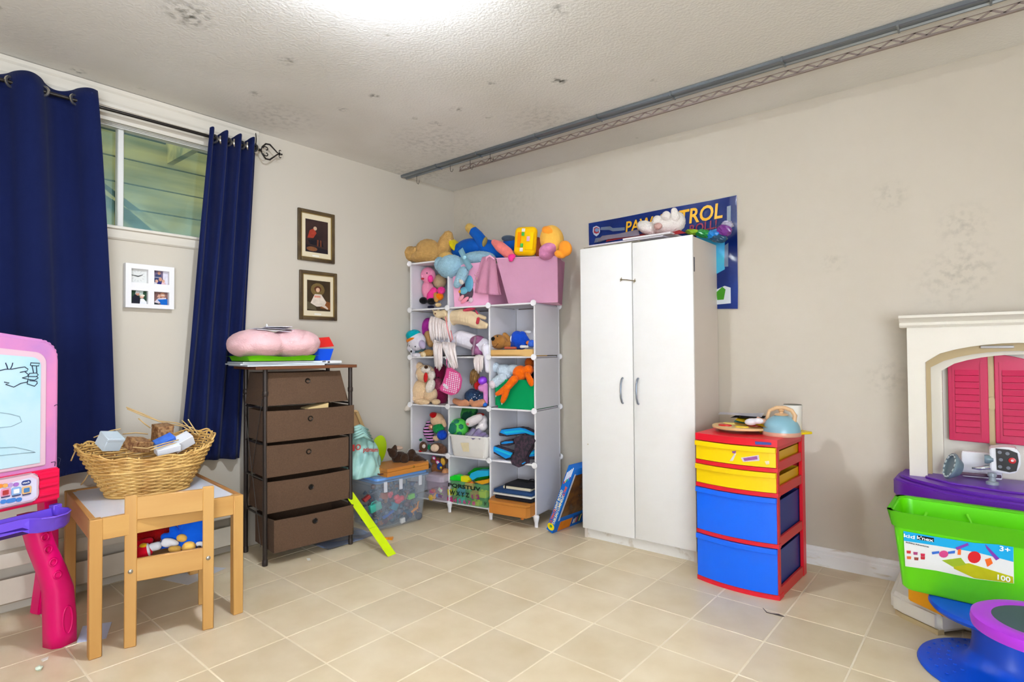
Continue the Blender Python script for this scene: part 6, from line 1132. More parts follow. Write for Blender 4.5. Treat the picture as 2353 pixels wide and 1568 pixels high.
bpiece('toy_giraffe', 'orange plastic toy animal at the right inside the clear tote', 952, 1172, .026, (226, 140, 40), 'animal', (.05, .02, .05), (0, -20, 0))
bpiece('toy_wheel', 'dark toy wheel at the lower right inside the clear tote', 962, 1186, .03, (40, 40, 54), 'wheel', (.05, .02, .05))  # a loose wheel among the tote toys
bpiece('toy_car', 'rust red toy car at the upper left inside the clear tote', 842, 1146, .03, (150, 50, 50), 'box', (.05, .03, .022), (0, -30, 0))
bpiece('toy_block', 'long blue toy bar near the centre bottom of the clear tote', 892, 1182, .03, (40, 96, 180), 'box', (.09, .02, .018), (0, -22, 0))
bpiece('toy_block', 'orange brown toy lump at the top middle of the clear tote', 882, 1140, .034, (170, 90, 60), 'box', (.05, .03, .04), (0, 12, 0))
# wooden paint case on the tote
zc = z1+.0385; PC = B
t = Thing('paint_case', 'flat honey wooden paint case with brass latch on the clear tote', 'case', B, (.2, .12, zc)); f0 = B.onz(890, 1098, zc); f1 = B.onz(985, 1078, zc); bk = B.onz(830, 1088, zc); e = f1-f0; e.z = 0; d = V((-e.y, e.x, 0)).normalized(); e2 = e.normalized(); Lc = e.length; Dc = .24
P = lambda a, b: (f0.x+e2.x*a+d.x*b, f0.y+e2.y*a+d.y*b)
m_hon2 = wood('honey_dark', (196, 132, 70), (170, 104, 50), stretch=(.15, .15, 1), vs=6)
for nm, za, zb, m in (('base', zc, zc+.030, m_hon), ('lid', zc+.032, zc+.050, m_hon)): bm = nb(); prism(bm, [P(0, 0), P(Lc, 0), P(Lc, Dc), P(0, Dc)], za, zb, 'xy'); t.part(nm, bm, m, smooth=False)
bm = nb(); prism(bm, [P(.004, .004), P(Lc-.004, .004), P(Lc-.004, Dc-.004), P(.004, Dc-.004)], zc+.050, zc+.052, 'xy'); t.part('lid_panel', bm, m_hon2, smooth=False)
q = V((*P(Lc*.62, -.002), zc+.036)); bm = nb(); ball(bm, q, (.009, .004, .008), n=10); t.part('latch', bm, mat('brass', (196, 156, 70), .25, metal=.9)); bm = nb(); tube(bm, [V((*P(-.002, .04), zc+.018)), V((*P(-.014, .06), zc+.014)), V((*P(-.014, .14), zc+.014)), V((*P(-.002, .16), zc+.018))], .005, 8); t.part('handle', bm, mat('leather', (96, 46, 22), .5), smooth='all')
# dark brown plush on the case
t = toy('dark_brown_plush', 'dark chocolate plush animal lying on the wooden paint case', (925, 1066), .1, F=B); m_ch = fur('chocolate', (58, 38, 26))
t.plush('body', [('e', 918, 1052, 19, 14, 0, 16), ('e', 945, 1055, 20, 14, 0, 18), ('e', 946, 1042, 9, 10)], m_ch, v=.12, fuzz=.005); t.plush('head', [('e', 903, 1042, 10, 12, 20, 11), ('t', [(893, 1034, 4), (900, 1040, 8)]), ('t', [(908, 1026, 4), (906, 1034, 7)])], m_ch, v=.1, vox=.005, fuzz=.004); t.plush('haunch', [('e', 930, 1054, 11, 12, 0, 9)], fur('chocolate2', (66, 44, 30)), v=.06, vox=.005, fuzz=.004); t.plush('leg', [('t', [(958, 1056, 10), (975, 1063, 8), (986, 1072, 5)])], m_ch, v=.05, vox=.005)
t.plush('foot_sole', [('e', 976, 1066, 13, 4, 32, 3)], fur('sole_cream', (226, 196, 150), bump=.2), v=.018, vox=.003); t.plush('muzzle', [('e', 915, 1030, 13, 5, -6, 8)], fur('muzzle_cream', (214, 184, 160), bump=.2), v=.13, vox=.004)
# mint carrier bag
t = toy('carrier_bag', 'pale mint plastic carrier bag with red lettering on the tote', (835, 1090), .12, 'bag', F=B); m_mint = mat('mint_film', (176, 218, 204), .3, c2=(150, 200, 196), vs=9, spec=.55, bump=.35, bs=14, bd=.02)
bm = nb()
def bagsurf(s, q):
    a = 2*PI*s; cx = 828-4*q; w = (50-26*q**1.6)*(1 if q < .82 else 1-.35*(q-.82)/.18); p = B.at(cx, 1092-100*q, .14); k = B.k(p)
    wob = 1+.10*math.sin(5*a+7*q)+.06*math.sin(11*a-9*q)
    return p+V((math.cos(a)*w*k*wob, math.sin(a)*w*k*.8*wob, .012*math.sin(6*a)*(q > .9)))
grid(bm, bagsurf, 56, 26); bmesh.ops.remove_doubles(bm, verts=bm.verts[:], dist=1e-5); bmesh.ops.holes_fill(bm, edges=[e for e in bm.edges if e.is_boundary]); bmesh.ops.recalc_face_normals(bm, faces=bm.faces[:]); t.part('bag', bm, m_mint, smooth='all')
bm = nb()
for k in range(5): tube(bm, [B.at(806+2*k, 985+6*k, .10-.02*k), B.at(826+2*k, 980+5*k, .09-.02*k), B.at(846+3*k, 988+7*k, .10-.01*k)], [.006, .014, .006], 8)
t.part('tied_handles', bm, m_mint, smooth='all')
m_rl = paper('bag_red', (180, 60, 56))
def btext(body, px, py, size, v, tilt=0, **k):
    bm = text_mesh(body, size, .0008, .02, **k); bm.transform(M.Translation(B.at(px, py, v)) @ rot(90).to_4x4() @ M.Rotation(math.radians(tilt), 4, 'Z')); t.part('lettering', bm, m_rl, None, False)
btext('O', 823, 1029, .05, .02); btext('ptimum', 852, 1034, .04, .022, -8, sx=.9); sq_part(t, B, 'red_logo_patch', [(803, 1023), (815, 1022), (815, 1037), (803, 1039)], .022, m_rl)
# things behind the bag
bm = nb(); P4 = [B.at(p[0], p[1], .27) for p in ((806, 1090), (806, 946), (822, 947), (868, 1058), (868, 1090))]; th = .018
t = Thing('canvas_frame', 'wooden back of a small canvas leaning against the wall behind the mint bag', 'canvas', B, (P4[0].x, .28, .3)); prism(bm, [(p.x, p.z) for p in P4], .29, .296); t.part('canvas', bm, paper('canvas', (190, 150, 104))); 
m_str = wood('stretcher', (226, 190, 136), (206, 164, 104))
for a, b in ((1, 2), (2, 3)):
    bm = nb(); tube(bm, [V((P4[a].x, .28, P4[a].z)), V((P4[b].x, .28, P4[b].z))], .012, 4); t.part('stretcher_bar', bm, m_str, smooth=False)
t = Thing('lime_disc', 'lime green plastic disc standing behind the mint bag', 'disc', B, (.07, .28, z1+.05)); q = B.at(868, 1035, .24); bm = nb(); lathe(bm, q, [(.085, 0), (.09, .003), (.09, .008), (.08, .012)], 32, .72, 1.15, rot(90) @ rot(0, 0, -14)); t.part('disc', bm, plastic('disc_lime', (170, 200, 10)))
# pink jar in the lower left cube
q = FS.at(1003, 1165, .05); t = Thing('pink_jar', 'clear tub with pink lid full of foam shapes in the lower left cube', 'tub', FS, (q.x, .05, LV[0]+.006)); zj = LV[0]+.006; bm = nb(); xx0, xx1 = .19, U-.012
def rj(z, i): return [bm.verts.new(V((p[0], p[1], z))) for p in rrect((xx0+xx1)/2, .05, xx1-xx0-2*i, .24-2*i, .03)]
L_ = [rj(zj, .014), rj(zj+.03, .006), rj(zj+.165, .0), rj(zj+.165, .004), rj(zj+.03, .01)]
for i in range(4): bridge(bm, L_[i], L_[i+1])
bm.faces.new(L_[0][::-1]); t.part('body', bm, clear('jar', (236, 206, 226), .12)); bm = nb(); L_ = [rj(zj+.15, -.006), rj(zj+.185, -.006), rj(zj+.196, .004)]
bridge(bm, L_[0], L_[1]); bridge(bm, L_[1], L_[2]); bm.faces.new(L_[-1]); t.part('lid', bm, clear('jar_lid', (206, 190, 206), .7))
jc = [('yellow flower', (246, 206, 20)), ('peach bar', (246, 190, 110)), ('green', (120, 200, 90)), ('magenta', (206, 50, 130)), ('purple', (96, 44, 110)), ('blue', (60, 140, 210)), ('dull green', (110, 150, 80)), ('orange', (220, 120, 90)), ('pale green', (200, 226, 196)), ('rose', (220, 90, 140))]
for k, (px, py, rz) in enumerate(((990, 1155, 0), (1000, 1140, -50), (1013, 1140, -60), (992, 1130, 0), (1022, 1142, 10), (1006, 1158, 20), (1020, 1152, -30), (996, 1128, 10), (1022, 1128, 30), (1012, 1126, -10))):
    q = FS.at(px, py, -.05+.004*(k % 4)); q.z = max(q.z, zj+.024+.004*k); q.x = min(max(q.x, xx0+.03), xx1-.03); bm = nb()
    if k == 0:
        for i in range(6): a = i*PI/3; ball(bm, q+V((.014*math.cos(a), 0, .014*math.sin(a))), (.009, .006, .009), n=8)
        ball(bm, q, (.014, .007, .014), n=8)
    else: box(bm, q, (.05 if k == 1 else .034, .014, .024), rot=rot(0, rz, 0), bev=.003)
    single('foam_shape', '%s foam shape inside the clear pink tub' % jc[k][0], 'foam shape', FS, q, bm, plastic('js_%d' % k, jc[k][1]), 'foam shapes in the pink tub')
# lime ruler strip leaning, orange bit and bag on the floor
a, b = ROOM.onz(901, 1277, .0), None; q = Frame(.42, -1.122, 86).at(806, 1140, -.0405); top = B.W(q); d = V((top.x, top.y, top.z))-a; sd = V((.045, .035, 0)); sd = (ROOM.onz(908, 1272, 0)-ROOM.onz(890, 1279, 0))
bm = nb(); n_ = d.cross(sd).normalized()*.004
def strip(o, l0, l1, s=1.): return [a+d*l0-sd*.5*s, a+d*l0+sd*.5*s, a+d*l1+sd*.5*s, a+d*l1-sd*.5*s]
t = Thing('lime_strip', 'long flat neon lime plastic strip leaning on the tote', 'strip', ROOM, a)
for l0, l1 in ((0, .447), (.451, 1.18)):
    bm = nb(); P = strip(0, l0, l1); f = [bm.verts.new(p+V((0, 0, .002))) for p in P]; g = [bm.verts.new(p+n_+V((0, 0, .002))) for p in P]; bm.faces.new(f); bm.faces.new(g[::-1]); bridge(bm, f, g); bmesh.ops.recalc_face_normals(bm, faces=bm.faces[:]); t.part('segment', bm, plastic('neon_lime', (212, 240, 0)), smooth=False)
q = ROOM.onz(893, 1240, 0); bm = nb(); prism(bm, [(q.x-.05, q.y-.045), (q.x-.04, q.y-.06), (q.x+.0, q.y-.01), (q.x+.035, q.y+.0), (q.x+.01, q.y+.03), (q.x-.01, q.y+.005)], .001, .012, 'xy'); single('orange_piece', 'small orange plastic bit on the floor beside the lime strip', 'toy part', ROOM, q, bm, plastic('orange_bit', (250, 160, 20)), smooth=False)
q = ROOM.onz(822, 1228, 0); bm = nb(); c0 = ROOM.onz(835, 1225, 0)
grid(bm, lambda s, w: (.12+.34*s, -1.52+.36*w, .003+.004*math.sin(11*s+3*w)*math.sin(9*w)+.004), 20, 20, .0015); single('plastic_sheet', 'crumpled blue clear plastic sheet on the floor under the tote', 'plastic sheet', ROOM, (.3, -1.35, .002), bm, clear('sheet', (150, 176, 226), .5), smooth='all')
# ================================================================ light board box leaning on the cabinet
G0 = ROOM.onz(1253, 1222, 0); G1 = ROOM.onz(1270, 1227, 0)
FG = Frame(1.262, -.445, 90-3)          # x runs towards the wall, y towards the shelf side
t = Thing('light_board_box', 'blue boxed drawing board set leaning against the left of the cabinet', 'box', FG, (0, 0, 0)); lean = math.radians(23); LB, HB, TB = .34, .47, .052
RL = M.Translation((0, -.05, 0)) @ M.Rotation(lean, 4, 'X')   # leans towards -y (the cabinet)
def gb(name, a, b, m, par=None, bev=.0): 
    bm = nb(); box2(bm, a, b, bev=bev); bm.transform(RL); return t.part(name, bm, m, par, False)
m_gbx = paper('box_blue', (12, 104, 196), rough=.45); gb('carton', (0, 0, .0), (LB, TB, HB), m_gbx)
gb('window_film', (.03, -.0012, .11), (LB-.0, 0, HB-.05), mat('box_window', (58, 40, 34), .2, c2=(110, 70, 30), vs=14, thr=(.4, .75), spec=.6)); gb('window_edge', (.016, -.0016, .09), (.03, 0, HB-.04), paper('edge_grey', (186, 186, 190)))
gb('orange_panel', (.05, -.0014, .004), (.18, 0, .075), paper('box_orange', (224, 130, 30), var=.2, vs=20)); gb('marker_panel', (.19, -.0014, .02), (.30, 0, .085), paper('box_navy', (40, 70, 130)))
for k in range(5): gb('marker_print', (.20+.018*k, -.0022, .024), (.21+.018*k, 0, .06+.005*k), paper('mk_%d' % k, [(220, 220, 220), (200, 190, 170), (190, 60, 60), (60, 120, 60), (230, 220, 120)][k]))
def gtext(body, s, z, y, size, m, bold=.02, sx=1.):   # lettering along the spine (x=0 face), reading upward
    bm = text_mesh(body, size, .0006, bold, sx=sx); bm.transform(RL @ M.Translation((-.0008, y, z)) @ M.Rotation(PI, 4, 'Z') @ rot(90, 0, 90).to_4x4() @ M.Rotation(math.radians(90), 4, 'Z')); t.part('lettering', bm, m, None, False)
gtext('ULTIMATE', 0, .105, .037, .024, paper('box_red', (226, 96, 50)), sx=.95); gtext('LIGHT BOARD', 0, .225, .037, .024, paper('box_cream', (244, 232, 180)), sx=.95); gtext('TABLEAU LUMINEUX', 0, .165, .015, .024, paper('box_cream', (244, 232, 180)), sx=.95); gtext('ULTIME', 0, .30, .015, .022, paper('box_red', (226, 96, 50)))
bm = nb(); lathe(bm, (0, 0, 0), [(.023, 0), (.023, .001)], 24, 1, 1.2, rot(0, -90, 0)); bm.transform(RL @ M.Translation((-.0003, TB*.5, .035))); t.part('oval_logo', bm, paper('logo_yellow', (246, 220, 0)), smooth=False)
bm = nb(); lathe(bm, (0, 0, 0), [(.009, 0), (.009, .0016)], 12, 1, 1.2, rot(0, -90, 0)); bm.transform(RL @ M.Translation((-.0003, TB*.5, .038))); t.part('logo_mark', bm, paper('logo_green', (70, 150, 60)), smooth=False)
for k, c in enumerate(((226, 60, 60), (236, 200, 60), (60, 170, 90), (70, 170, 190), (150, 60, 150))):
    for nm, za, zb, cc in (('marker_body', .36, .425, (240, 240, 244)), ('marker_tip', .342, .36, c)): gb(nm, (-.0012, .040-.0075*k, za+.012*k), (0, .045-.0075*k, zb+.012*k), paper('mk_%d_%d_%d' % cc, cc))
# ================================================================ play kitchen on the right
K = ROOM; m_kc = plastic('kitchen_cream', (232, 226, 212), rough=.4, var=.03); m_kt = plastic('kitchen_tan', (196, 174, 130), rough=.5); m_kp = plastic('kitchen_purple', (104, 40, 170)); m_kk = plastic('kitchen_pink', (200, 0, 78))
t = Thing('play_kitchen', 'cream and purple plastic play kitchen with pink shutters', 'play kitchen', ROOM, (3.55, -.25, 0)); X1_ = 4.15
xl = 3.180; bm = nb()
# back tower with arched niche: outline with an inner arch
def arch(x0, x1, z0, z1, zc, n=12):
    cx = (x0+x1)/2; return [(x0, z0)]+[(x0+(x1-x0)*i/n, z1+(zc-z1)*math.sin(PI*i/n)**.8) for i in range(n+1)]+[(x1, z0)]
def archwall(pts_out, pts_in, y0, y1, m, name):
    bm = nb(); a = [bm.verts.new((p[0], y0, p[1])) for p in pts_out]; b = [bm.verts.new((p[0], y0, p[1])) for p in pts_in]; a2 = [bm.verts.new((p[0], y1, p[1])) for p in pts_out]; b2 = [bm.verts.new((p[0], y1, p[1])) for p in pts_in]; n = len(a)
    for i in range(n-1):
        bm.faces.new((a[i], a[i+1], b[i+1], b[i])); bm.faces.new((a2[i], b2[i], b2[i+1], a2[i+1])); bm.faces.new((b[i], b[i+1], b2[i+1], b2[i])); bm.faces.new((a[i], a2[i], a2[i+1], a[i+1]))
    for i in (0, n-1): bm.faces.new((a[i], b[i], b2[i], a2[i]))
    bmesh.ops.recalc_face_normals(bm, faces=bm.faces[:]); return t.part(name, bm, m)
nn = 12; zt_, zbk = 1.262, .545
xi = ROOM.at(2128, 900, -.18).x; xr = 3.90; inn = [(xi, zbk), (xi, 1.10)]+[(xi+(xr-xi)*i/nn, 1.10+.085*math.sin(PI*i/nn)**.55) for i in range(1, nn)]+[(xr, 1.10), (xr, zbk)]
outp = [(xl, zbk), (xl, 1.14)]+[(xl+(X1_-.06-xl)*i/nn, zt_) for i in range(1, nn)]+[(X1_-.06, 1.14), (X1_-.06, zbk)]
outp[1] = (xl, zt_); outp[-2] = (X1_-.06, zt_)
archwall(outp, inn, -.20, -.05, m_kc, 'back_surround')
x2 = ROOM.at(2152, 900, -.15).x; inn2 = [(x2+.02, zbk), (x2+.02, 1.06)]+[(x2+.02+(xr-.05-x2)*i/nn, 1.06+.075*math.sin(PI*i/nn)**.6) for i in range(1, nn)]+[(xr-.03, 1.06), (xr-.03, zbk)]
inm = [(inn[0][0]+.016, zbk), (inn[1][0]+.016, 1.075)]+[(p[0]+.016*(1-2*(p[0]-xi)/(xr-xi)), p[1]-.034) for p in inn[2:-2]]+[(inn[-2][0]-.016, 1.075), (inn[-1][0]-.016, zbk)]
archwall([(p[0]-.002, p[1]) for p in inn], inm, -.150, -.05, m_kt, 'arch_shade_band'); archwall(inm, inn2, -.125, -.05, m_kc, 'inner_step')  # tan ring: shade under the arch on cream plastic, put into the colour
bm = nb(); box2(bm, (xi, -.05, zbk), (xr, -.035, 1.22)); t.part('back_panel', bm, m_kc)
bm = nb(); prism(bm, [(-.02, 1.262), (-.205, 1.262), (-.213, 1.272), (-.209, 1.284), (-.226, 1.30), (-.238, 1.306), (-.238, 1.318), (-.02, 1.318)], xl-.028, X1_, 'yz'); t.part('cornice', bm, m_kc)
q = ROOM.at(2290, 772, -.13); bm = nb(); box(bm, (q.x, -.14, 1.168), (.115, .05, .012), bev=.005, seg=2); t.part('light_strip', bm, plastic('strip_silver', (206, 206, 206), rough=.15))
# shutters
sx0, sx1 = ROOM.at(2179, 900, -.07).x, ROOM.at(2271, 900, -.07).x; sz0, sz1 = ROOM.at(2180, 1010, -.07).z, ROOM.at(2200, 818, -.07).z
def shutter(x0, x1, mirror):
    n = 8; top = [(x0+(x1-x0)*i/n, sz1-.03+.035*math.sin(PI/2*((1-i/n) if mirror else i/n))) for i in range(n+1)]; bm = nb()
    prism(bm, [(x0, sz0)]+top+[(x1, sz0-.004)], -.085, -.07); bmesh.ops.bevel(bm, geom=bm.edges[:], offset=.002, affect='EDGES'); o = t.part('shutter', bm, m_kk, smooth=False)
    for k in range(10):
        z = sz0+.035+k*.0295; bm = nb(); prism(bm, [(-.085, z), (-.094, z+.003), (-.087, z+.027), (-.085, z+.027)], x0+.026, x1-.032 if not mirror else x1-.024, 'yz'); t.part('louvre', bm, m_kk, o, False)
    for a, b in (((x0+.016, sz0+.018), (x0+.024, sz1-.03)), ((x1-.028, sz0+.018), (x1-.020, sz1-.03))):
        bm = nb(); box2(bm, (a[0], -.089, a[1]), (b[0], -.084, b[1])); t.part('stile', bm, m_kk, o, False)
shutter(sx0, sx1, False); g = .022; shutter(sx1+g, sx1+g+(sx1-sx0), True)
bm = nb(); box2(bm, (sx1, -.075, sz0-.01), (sx1+g, -.052, sz1+.01)); lathe(bm, (sx1+g/2, -.079, (sz0+sz1)/2-.02), [(.016, 0), (.016, .003)], 20, 1, 1.9, rot(90)); t.part('shutter_gap', bm, m_kt)
# counter
zc0, zc1 = .478, .572; cpts = [(3.125, -.03), (3.118, -.22), (3.17, -.30), (3.28, -.40), (3.42, -.46), (3.62, -.48), (4.15, -.48), (4.15, -.03)]
bm = nb(); prism(bm, cpts, zc0, zc1-.015, 'xy'); bmesh.ops.bevel(bm, geom=bm.edges[:], offset=.008, segments=2, affect='EDGES'); t.part('counter', bm, m_kp)
bm = nb(); prism(bm, [(x+(.02 if x < 4 else 0), y+(.025 if y < -.1 else 0)) for x, y in cpts], zc1-.016, zc1, 'xy'); bmesh.ops.bevel(bm, geom=bm.edges[:], offset=.006, segments=2, affect='EDGES'); t.part('counter_step', bm, m_kp)
bm = nb(); prism(bm, [(3.24, -.08), (3.24, -.22), (3.33, -.31), (3.5, -.36), (4.1, -.37), (4.1, -.08)], zc1-.001, zc1+.008, 'xy'); bmesh.ops.bevel(bm, geom=bm.edges[:], offset=.003, affect='EDGES'); t.part('counter_step', bm, m_kp)
# body and base below
bm = nb(); prism(bm, [(3.20, -.06), (3.19, -.20), (3.27, -.30), (3.40, -.38), (4.1, -.40), (4.1, -.06)], .09, zc0, 'xy'); t.part('cabinet_body', bm, m_kc, smooth=False)
bm = nb(); prism(bm, [(3.125, -.03), (3.118, -.43), (3.15, -.465), (3.295, -.565), (3.32, -.545), (3.38, -.47), (4.15, -.46), (4.15, -.03)], .012, .10, 'xy'); bmesh.ops.bevel(bm, geom=bm.edges[:], offset=.018, segments=3, affect='EDGES'); t.part('base', bm, m_kc)
bm = nb(); prism(bm, [(3.135, -.43), (3.16, -.46), (3.29, -.55), (3.31, -.53), (3.2, -.40)], 0, .02, 'xy'); t.part('base_foot', bm, m_kt, smooth=False)
a, b = ROOM.onz(2085, 1380, .10), ROOM.onz(2180, 1425, .10); bm = nb(); e = (b-a).normalized(); nrm = V((-e.y, e.x, 0)); prism(bm, [(a.x, a.y), (b.x, b.y), (b.x+nrm.x*.03, b.y+nrm.y*.03), (a.x+nrm.x*.03, a.y+nrm.y*.03)], .101, .46, 'xy'); bmesh.ops.bevel(bm, geom=bm.edges[:], offset=.006, segments=2, affect='EDGES'); t.part('oven_door', bm, plastic('door_amber', (244, 166, 0)))
# toys on the counter
zk = zc1+.008
q = ROOM.at(2188, 1080, -.25); t = Thing('grey_colander', 'grey toy colander standing on edge on the purple counter', 'toy', ROOM, (q.x, -.25, zk)); R_ = .058; cc = V((q.x, -.25, zk+R_+.002)); m_gr = plastic('toy_grey', (112, 132, 142), rough=.35)
mt_ = rot(0, -72, 20)
bm = nb(); lathe(bm, cc, [(R_, 0), (R_+.002, .006), (R_*.97, .012), (R_*.9, .008), (R_*.82, -.012), (R_*.55, -.03), (R_*.1, -.034)], 32, m=mt_, closed=True); t.part('bowl', bm, m_gr)
for k in range(14):
    a = 2*PI*k/14; bm = nb(); p = cc+mt_ @ V((R_*.86*math.cos(a), R_*.86*math.sin(a), .011)); box(bm, p, (.006, .012, .004), rot=mt_ @ rot(0, 0, math.degrees(a))); t.part('tooth', bm, plastic('tooth_pale', (214, 226, 226)), smooth=False)
q = ROOM.at(2305, 1058, -.24); t = Thing('toy_mixer', 'white toy appliance with black keypad and red button on the purple counter', 'toy', ROOM, (q.x, -.2, zk)); m_wp = plastic('toy_white', (238, 238, 242))
P = [ROOM.at(p[0], p[1], -.24) for p in ((2274, 1031), (2310, 1028), (2335, 1031), (2345, 1045), (2346, 1070), (2335, 1088), (2315, 1090), (2276, 1082))]
bm = nb(); prism(bm, [(p.x, p.z) for p in P], -.24, -.14); bmesh.ops.bevel(bm, geom=bm.edges[:], offset=.004, segments=2, affect='EDGES'); t.part('body', bm, m_wp)
P = [ROOM.at(p[0], p[1], -.243) for p in ((2288, 1031), (2318, 1034), (2338, 1042), (2341, 1060), (2336, 1083), (2320, 1086), (2291, 1080))]; bm = nb(); prism(bm, [(p.x, p.z) for p in P], -.2435, -.239); t.part('keypad', bm, plastic('keypad_black', (28, 24, 30)), smooth=False)
for k, (px, py) in enumerate(((2297, 1040), (2315, 1043), (2300, 1057), (2298, 1073), (2317, 1076))):
    p = ROOM.at(px, py, -.245); bm = nb(); lathe(bm, p, [(.0055, 0), (.007, .0005), (.007, .0015)], 14, m=rot(90)); t.part('key', bm, plastic('key_grey', (120, 124, 134)), smooth=False)
p = ROOM.at(2326, 1059, -.245); bm = nb(); lathe(bm, p, [(.0115, 0), (.0125, .002), (.009, .003)], 18, m=rot(90)); o = t.part('power_button', bm, plastic('btn_red', (214, 40, 46))); bm = nb(); lathe(bm, p+V((0, -.0031, 0)), [(.003, 0), (.0048, .0003), (.0048, .001)], 12, m=rot(90)); t.part('power_mark', bm, plastic('mark_white', (240, 220, 220)), o, False)
bm = nb(); a = ROOM.at(2255, 1055, -.17); box(bm, (a.x, -.15, zk+.062), (.14, .02, .115), bev=.008, seg=2); t.part('back_shell', bm, m_wp); bm = nb(); a = ROOM.at(2262, 1055, -.23); lathe(bm, a, [(.018, 0), (.02, .01), (.012, .03)], 14, m=rot(0, 90, 0)); t.part('hub', bm, m_gr)
bm = nb(); a = ROOM.at(2280, 1100, -.25); lathe(bm, (a.x, -.25, zk-.001), [(.022, 0), (.022, .012), (.013, .016), (.012, .034), (.016, .036), (.015, .05)], 18); t.part('dial_foot', bm, plastic('foot_grey', (150, 160, 166)))
bm = nb(); a, b = ROOM.at(2196, 1088, -.24), ROOM.at(2300, 1096, -.2); tube(bm, [a, b], .007, 8); t.part('arm', bm, mat('arm_plum', (96, 70, 90), .35)); bm = nb(); a, b = ROOM.at(2233, 1076, -.245), ROOM.at(2275, 1074, -.245); tube(bm, [a, a.lerp(b, .4)+V((0, 0, -.003)), b], [.004, .008, .010], 8); t.part('chrome_lever', bm, mat('chrome_toy', (206, 212, 222), .15, metal=.8), smooth='all')
# ================================================================ blue pedestal table with the green bucket
m_kb = plastic('table_blue', (0, 82, 214), rough=.42); c = ROOM.onz(2306, 1556, 0); c.z = 0
t = Thing('blue_table', 'round blue plastic pedestal table carrying the green bucket', 'table', ROOM, c); r0 = .25
bm = nb(); lathe(bm, c, [(r0*.98, 0), (r0, .006), (r0*.98, .016), (r0*.75, .028), (r0*.5, .036), (r0*.42, .05), (.093, .075), (.086, .12), (.086, .215)], 48); t.part('pedestal', bm, m_kb)
bm = nb()
for i in range(9):
    for j in range(3):
        a = math.radians(120+i*13); rr_ = r0*(.62+.12*j); ball(bm, c+V((rr_*math.cos(a), rr_*math.sin(a), .0335-.0045*j)), (.006, .006, .0025), n=6)
t.part('grip_bumps', bm, m_kb, smooth='all', kind='stuff')
bm = nb(); lathe(bm, c, [(.18, .212), (.204, .214), (.212, .226), (.208, .238), (.196, .242)], 48); t.part('top', bm, m_kb)
FK = Frame(3.15, -.80, -3); zb = .2435
q0 = FK.at(2062, 1310, .0); q1 = FK.at(2025, 1180, -.03); zt_ = .545
t = Thing('green_bucket', 'bright green plastic toy bucket with a printed label on the blue table', 'bucket', FK, (.2, .1, zb)); m_lg = plastic('bucket_green', (104, 226, 0), rough=.35); m_lg2 = plastic('bucket_rim', (120, 234, 30), rough=.35)
BX0, BX1, BY0, BY1 = FK.at(2066, 1312, 0).x, FK.at(2066, 1312, 0).x+.50, 0., .19
bm = nb()
def rb(z, i, r=.035): return [bm.verts.new(V((p[0], p[1], z+.02*math.sin(PI*(p[0]-BX0)/(BX1-BX0))*0))) for p in rrect((BX0+BX1)/2, (BY0+BY1)/2, BX1-BX0-2*i, BY1-BY0-2*i, r, 6)]
def rim(z, i): return [bm.verts.new(V((p[0], p[1], z-.030*math.sin(PI*min(1, max(0, (p[0]-BX0)/(BX1-BX0))))+(.012 if p[1] > .1 else 0)))) for p in rrect((BX0+BX1)/2, (BY0+BY1)/2, BX1-BX0-2*i, BY1-BY0-2*i, .04, 6)]
L_ = [rb(zb, .012), rb(zb+.01, .004), rim(zt_-.058, -.018), rim(zt_-.006, -.022), rim(zt_-.006, -.016), rb(zb+.014, .01)]
for i in range(5): bridge(bm, L_[i], L_[i+1])
bm.faces.new(L_[0][::-1]); bm.faces.new(L_[-1]); bmesh.ops.recalc_face_normals(bm, faces=bm.faces[:]); t.part('body', bm, m_lg)
bm = nb(); L_ = [rim(zt_-.060, -.024), rim(zt_, -.036), rim(zt_, -.024), rim(zt_-.02, -.0175)]
for i in range(3): bridge(bm, L_[i], L_[i+1])
bmesh.ops.solidify(bm, geom=bm.faces[:], thickness=.003); bmesh.ops.recalc_face_normals(bm, faces=bm.faces[:]); t.part('rim', bm, m_lg2)
for px, py, dx in ((2130, 1178, -.02), (2222, 1182, .02)):
    p = FK.at(px, py, .18); bm = nb(); tube(bm, [p, p+V((dx*.6, -.004, -.03)), p+V((dx*1.0, -.006, -.06))], .005, 8); t.part('wall_rib', bm, m_lg2, smooth='all')
# label (flat print on the bucket front)
tilt = math.atan2(.018, zt_-.058-zb)
def lab(px, py): 
    v = -.006
    for _ in range(4): q = FK.at(px, py, v); v = -.0045-max(0, q.z-zb-.01)*.018/(zt_-.068-zb)+.0
    return q
def lprint(name, px, m, lift, par=None):
    P = [lab(*p) for p in px]; b = nb(); f = [b.verts.new(p+V((0, -lift, 0))) for p in P]; g = [b.verts.new(p+V((0, .0006-lift*.5, 0))) for p in P]; b.faces.new(f); b.faces.new(g[::-1]); bridge(b, f, g); bmesh.ops.recalc_face_normals(b, faces=b.faces[:]); return t.part(name, b, m, par, False)
CL = lambda L: [(1990+x/3.212, 1080+y/3.213) for x, y in L]
lb = lprint('label', CL([(276, 452), (520, 496), (800, 540), (1088, 560), (1092, 840), (800, 805), (520, 745), (290, 712)]), paper('label_white', (228, 230, 226), rough=.4), .001)
lprint('label_band', CL([(276, 452), (520, 496), (800, 540), (1088, 560), (1088, 680), (820, 610), (520, 560), (280, 524)]), paper('label_blue', (30, 172, 226), rough=.4), .0016, lb)
lprint('label_tab', CL([(374, 482), (502, 504), (502, 534), (376, 514)]), paper('label_black', (26, 26, 30)), .0022, lb)
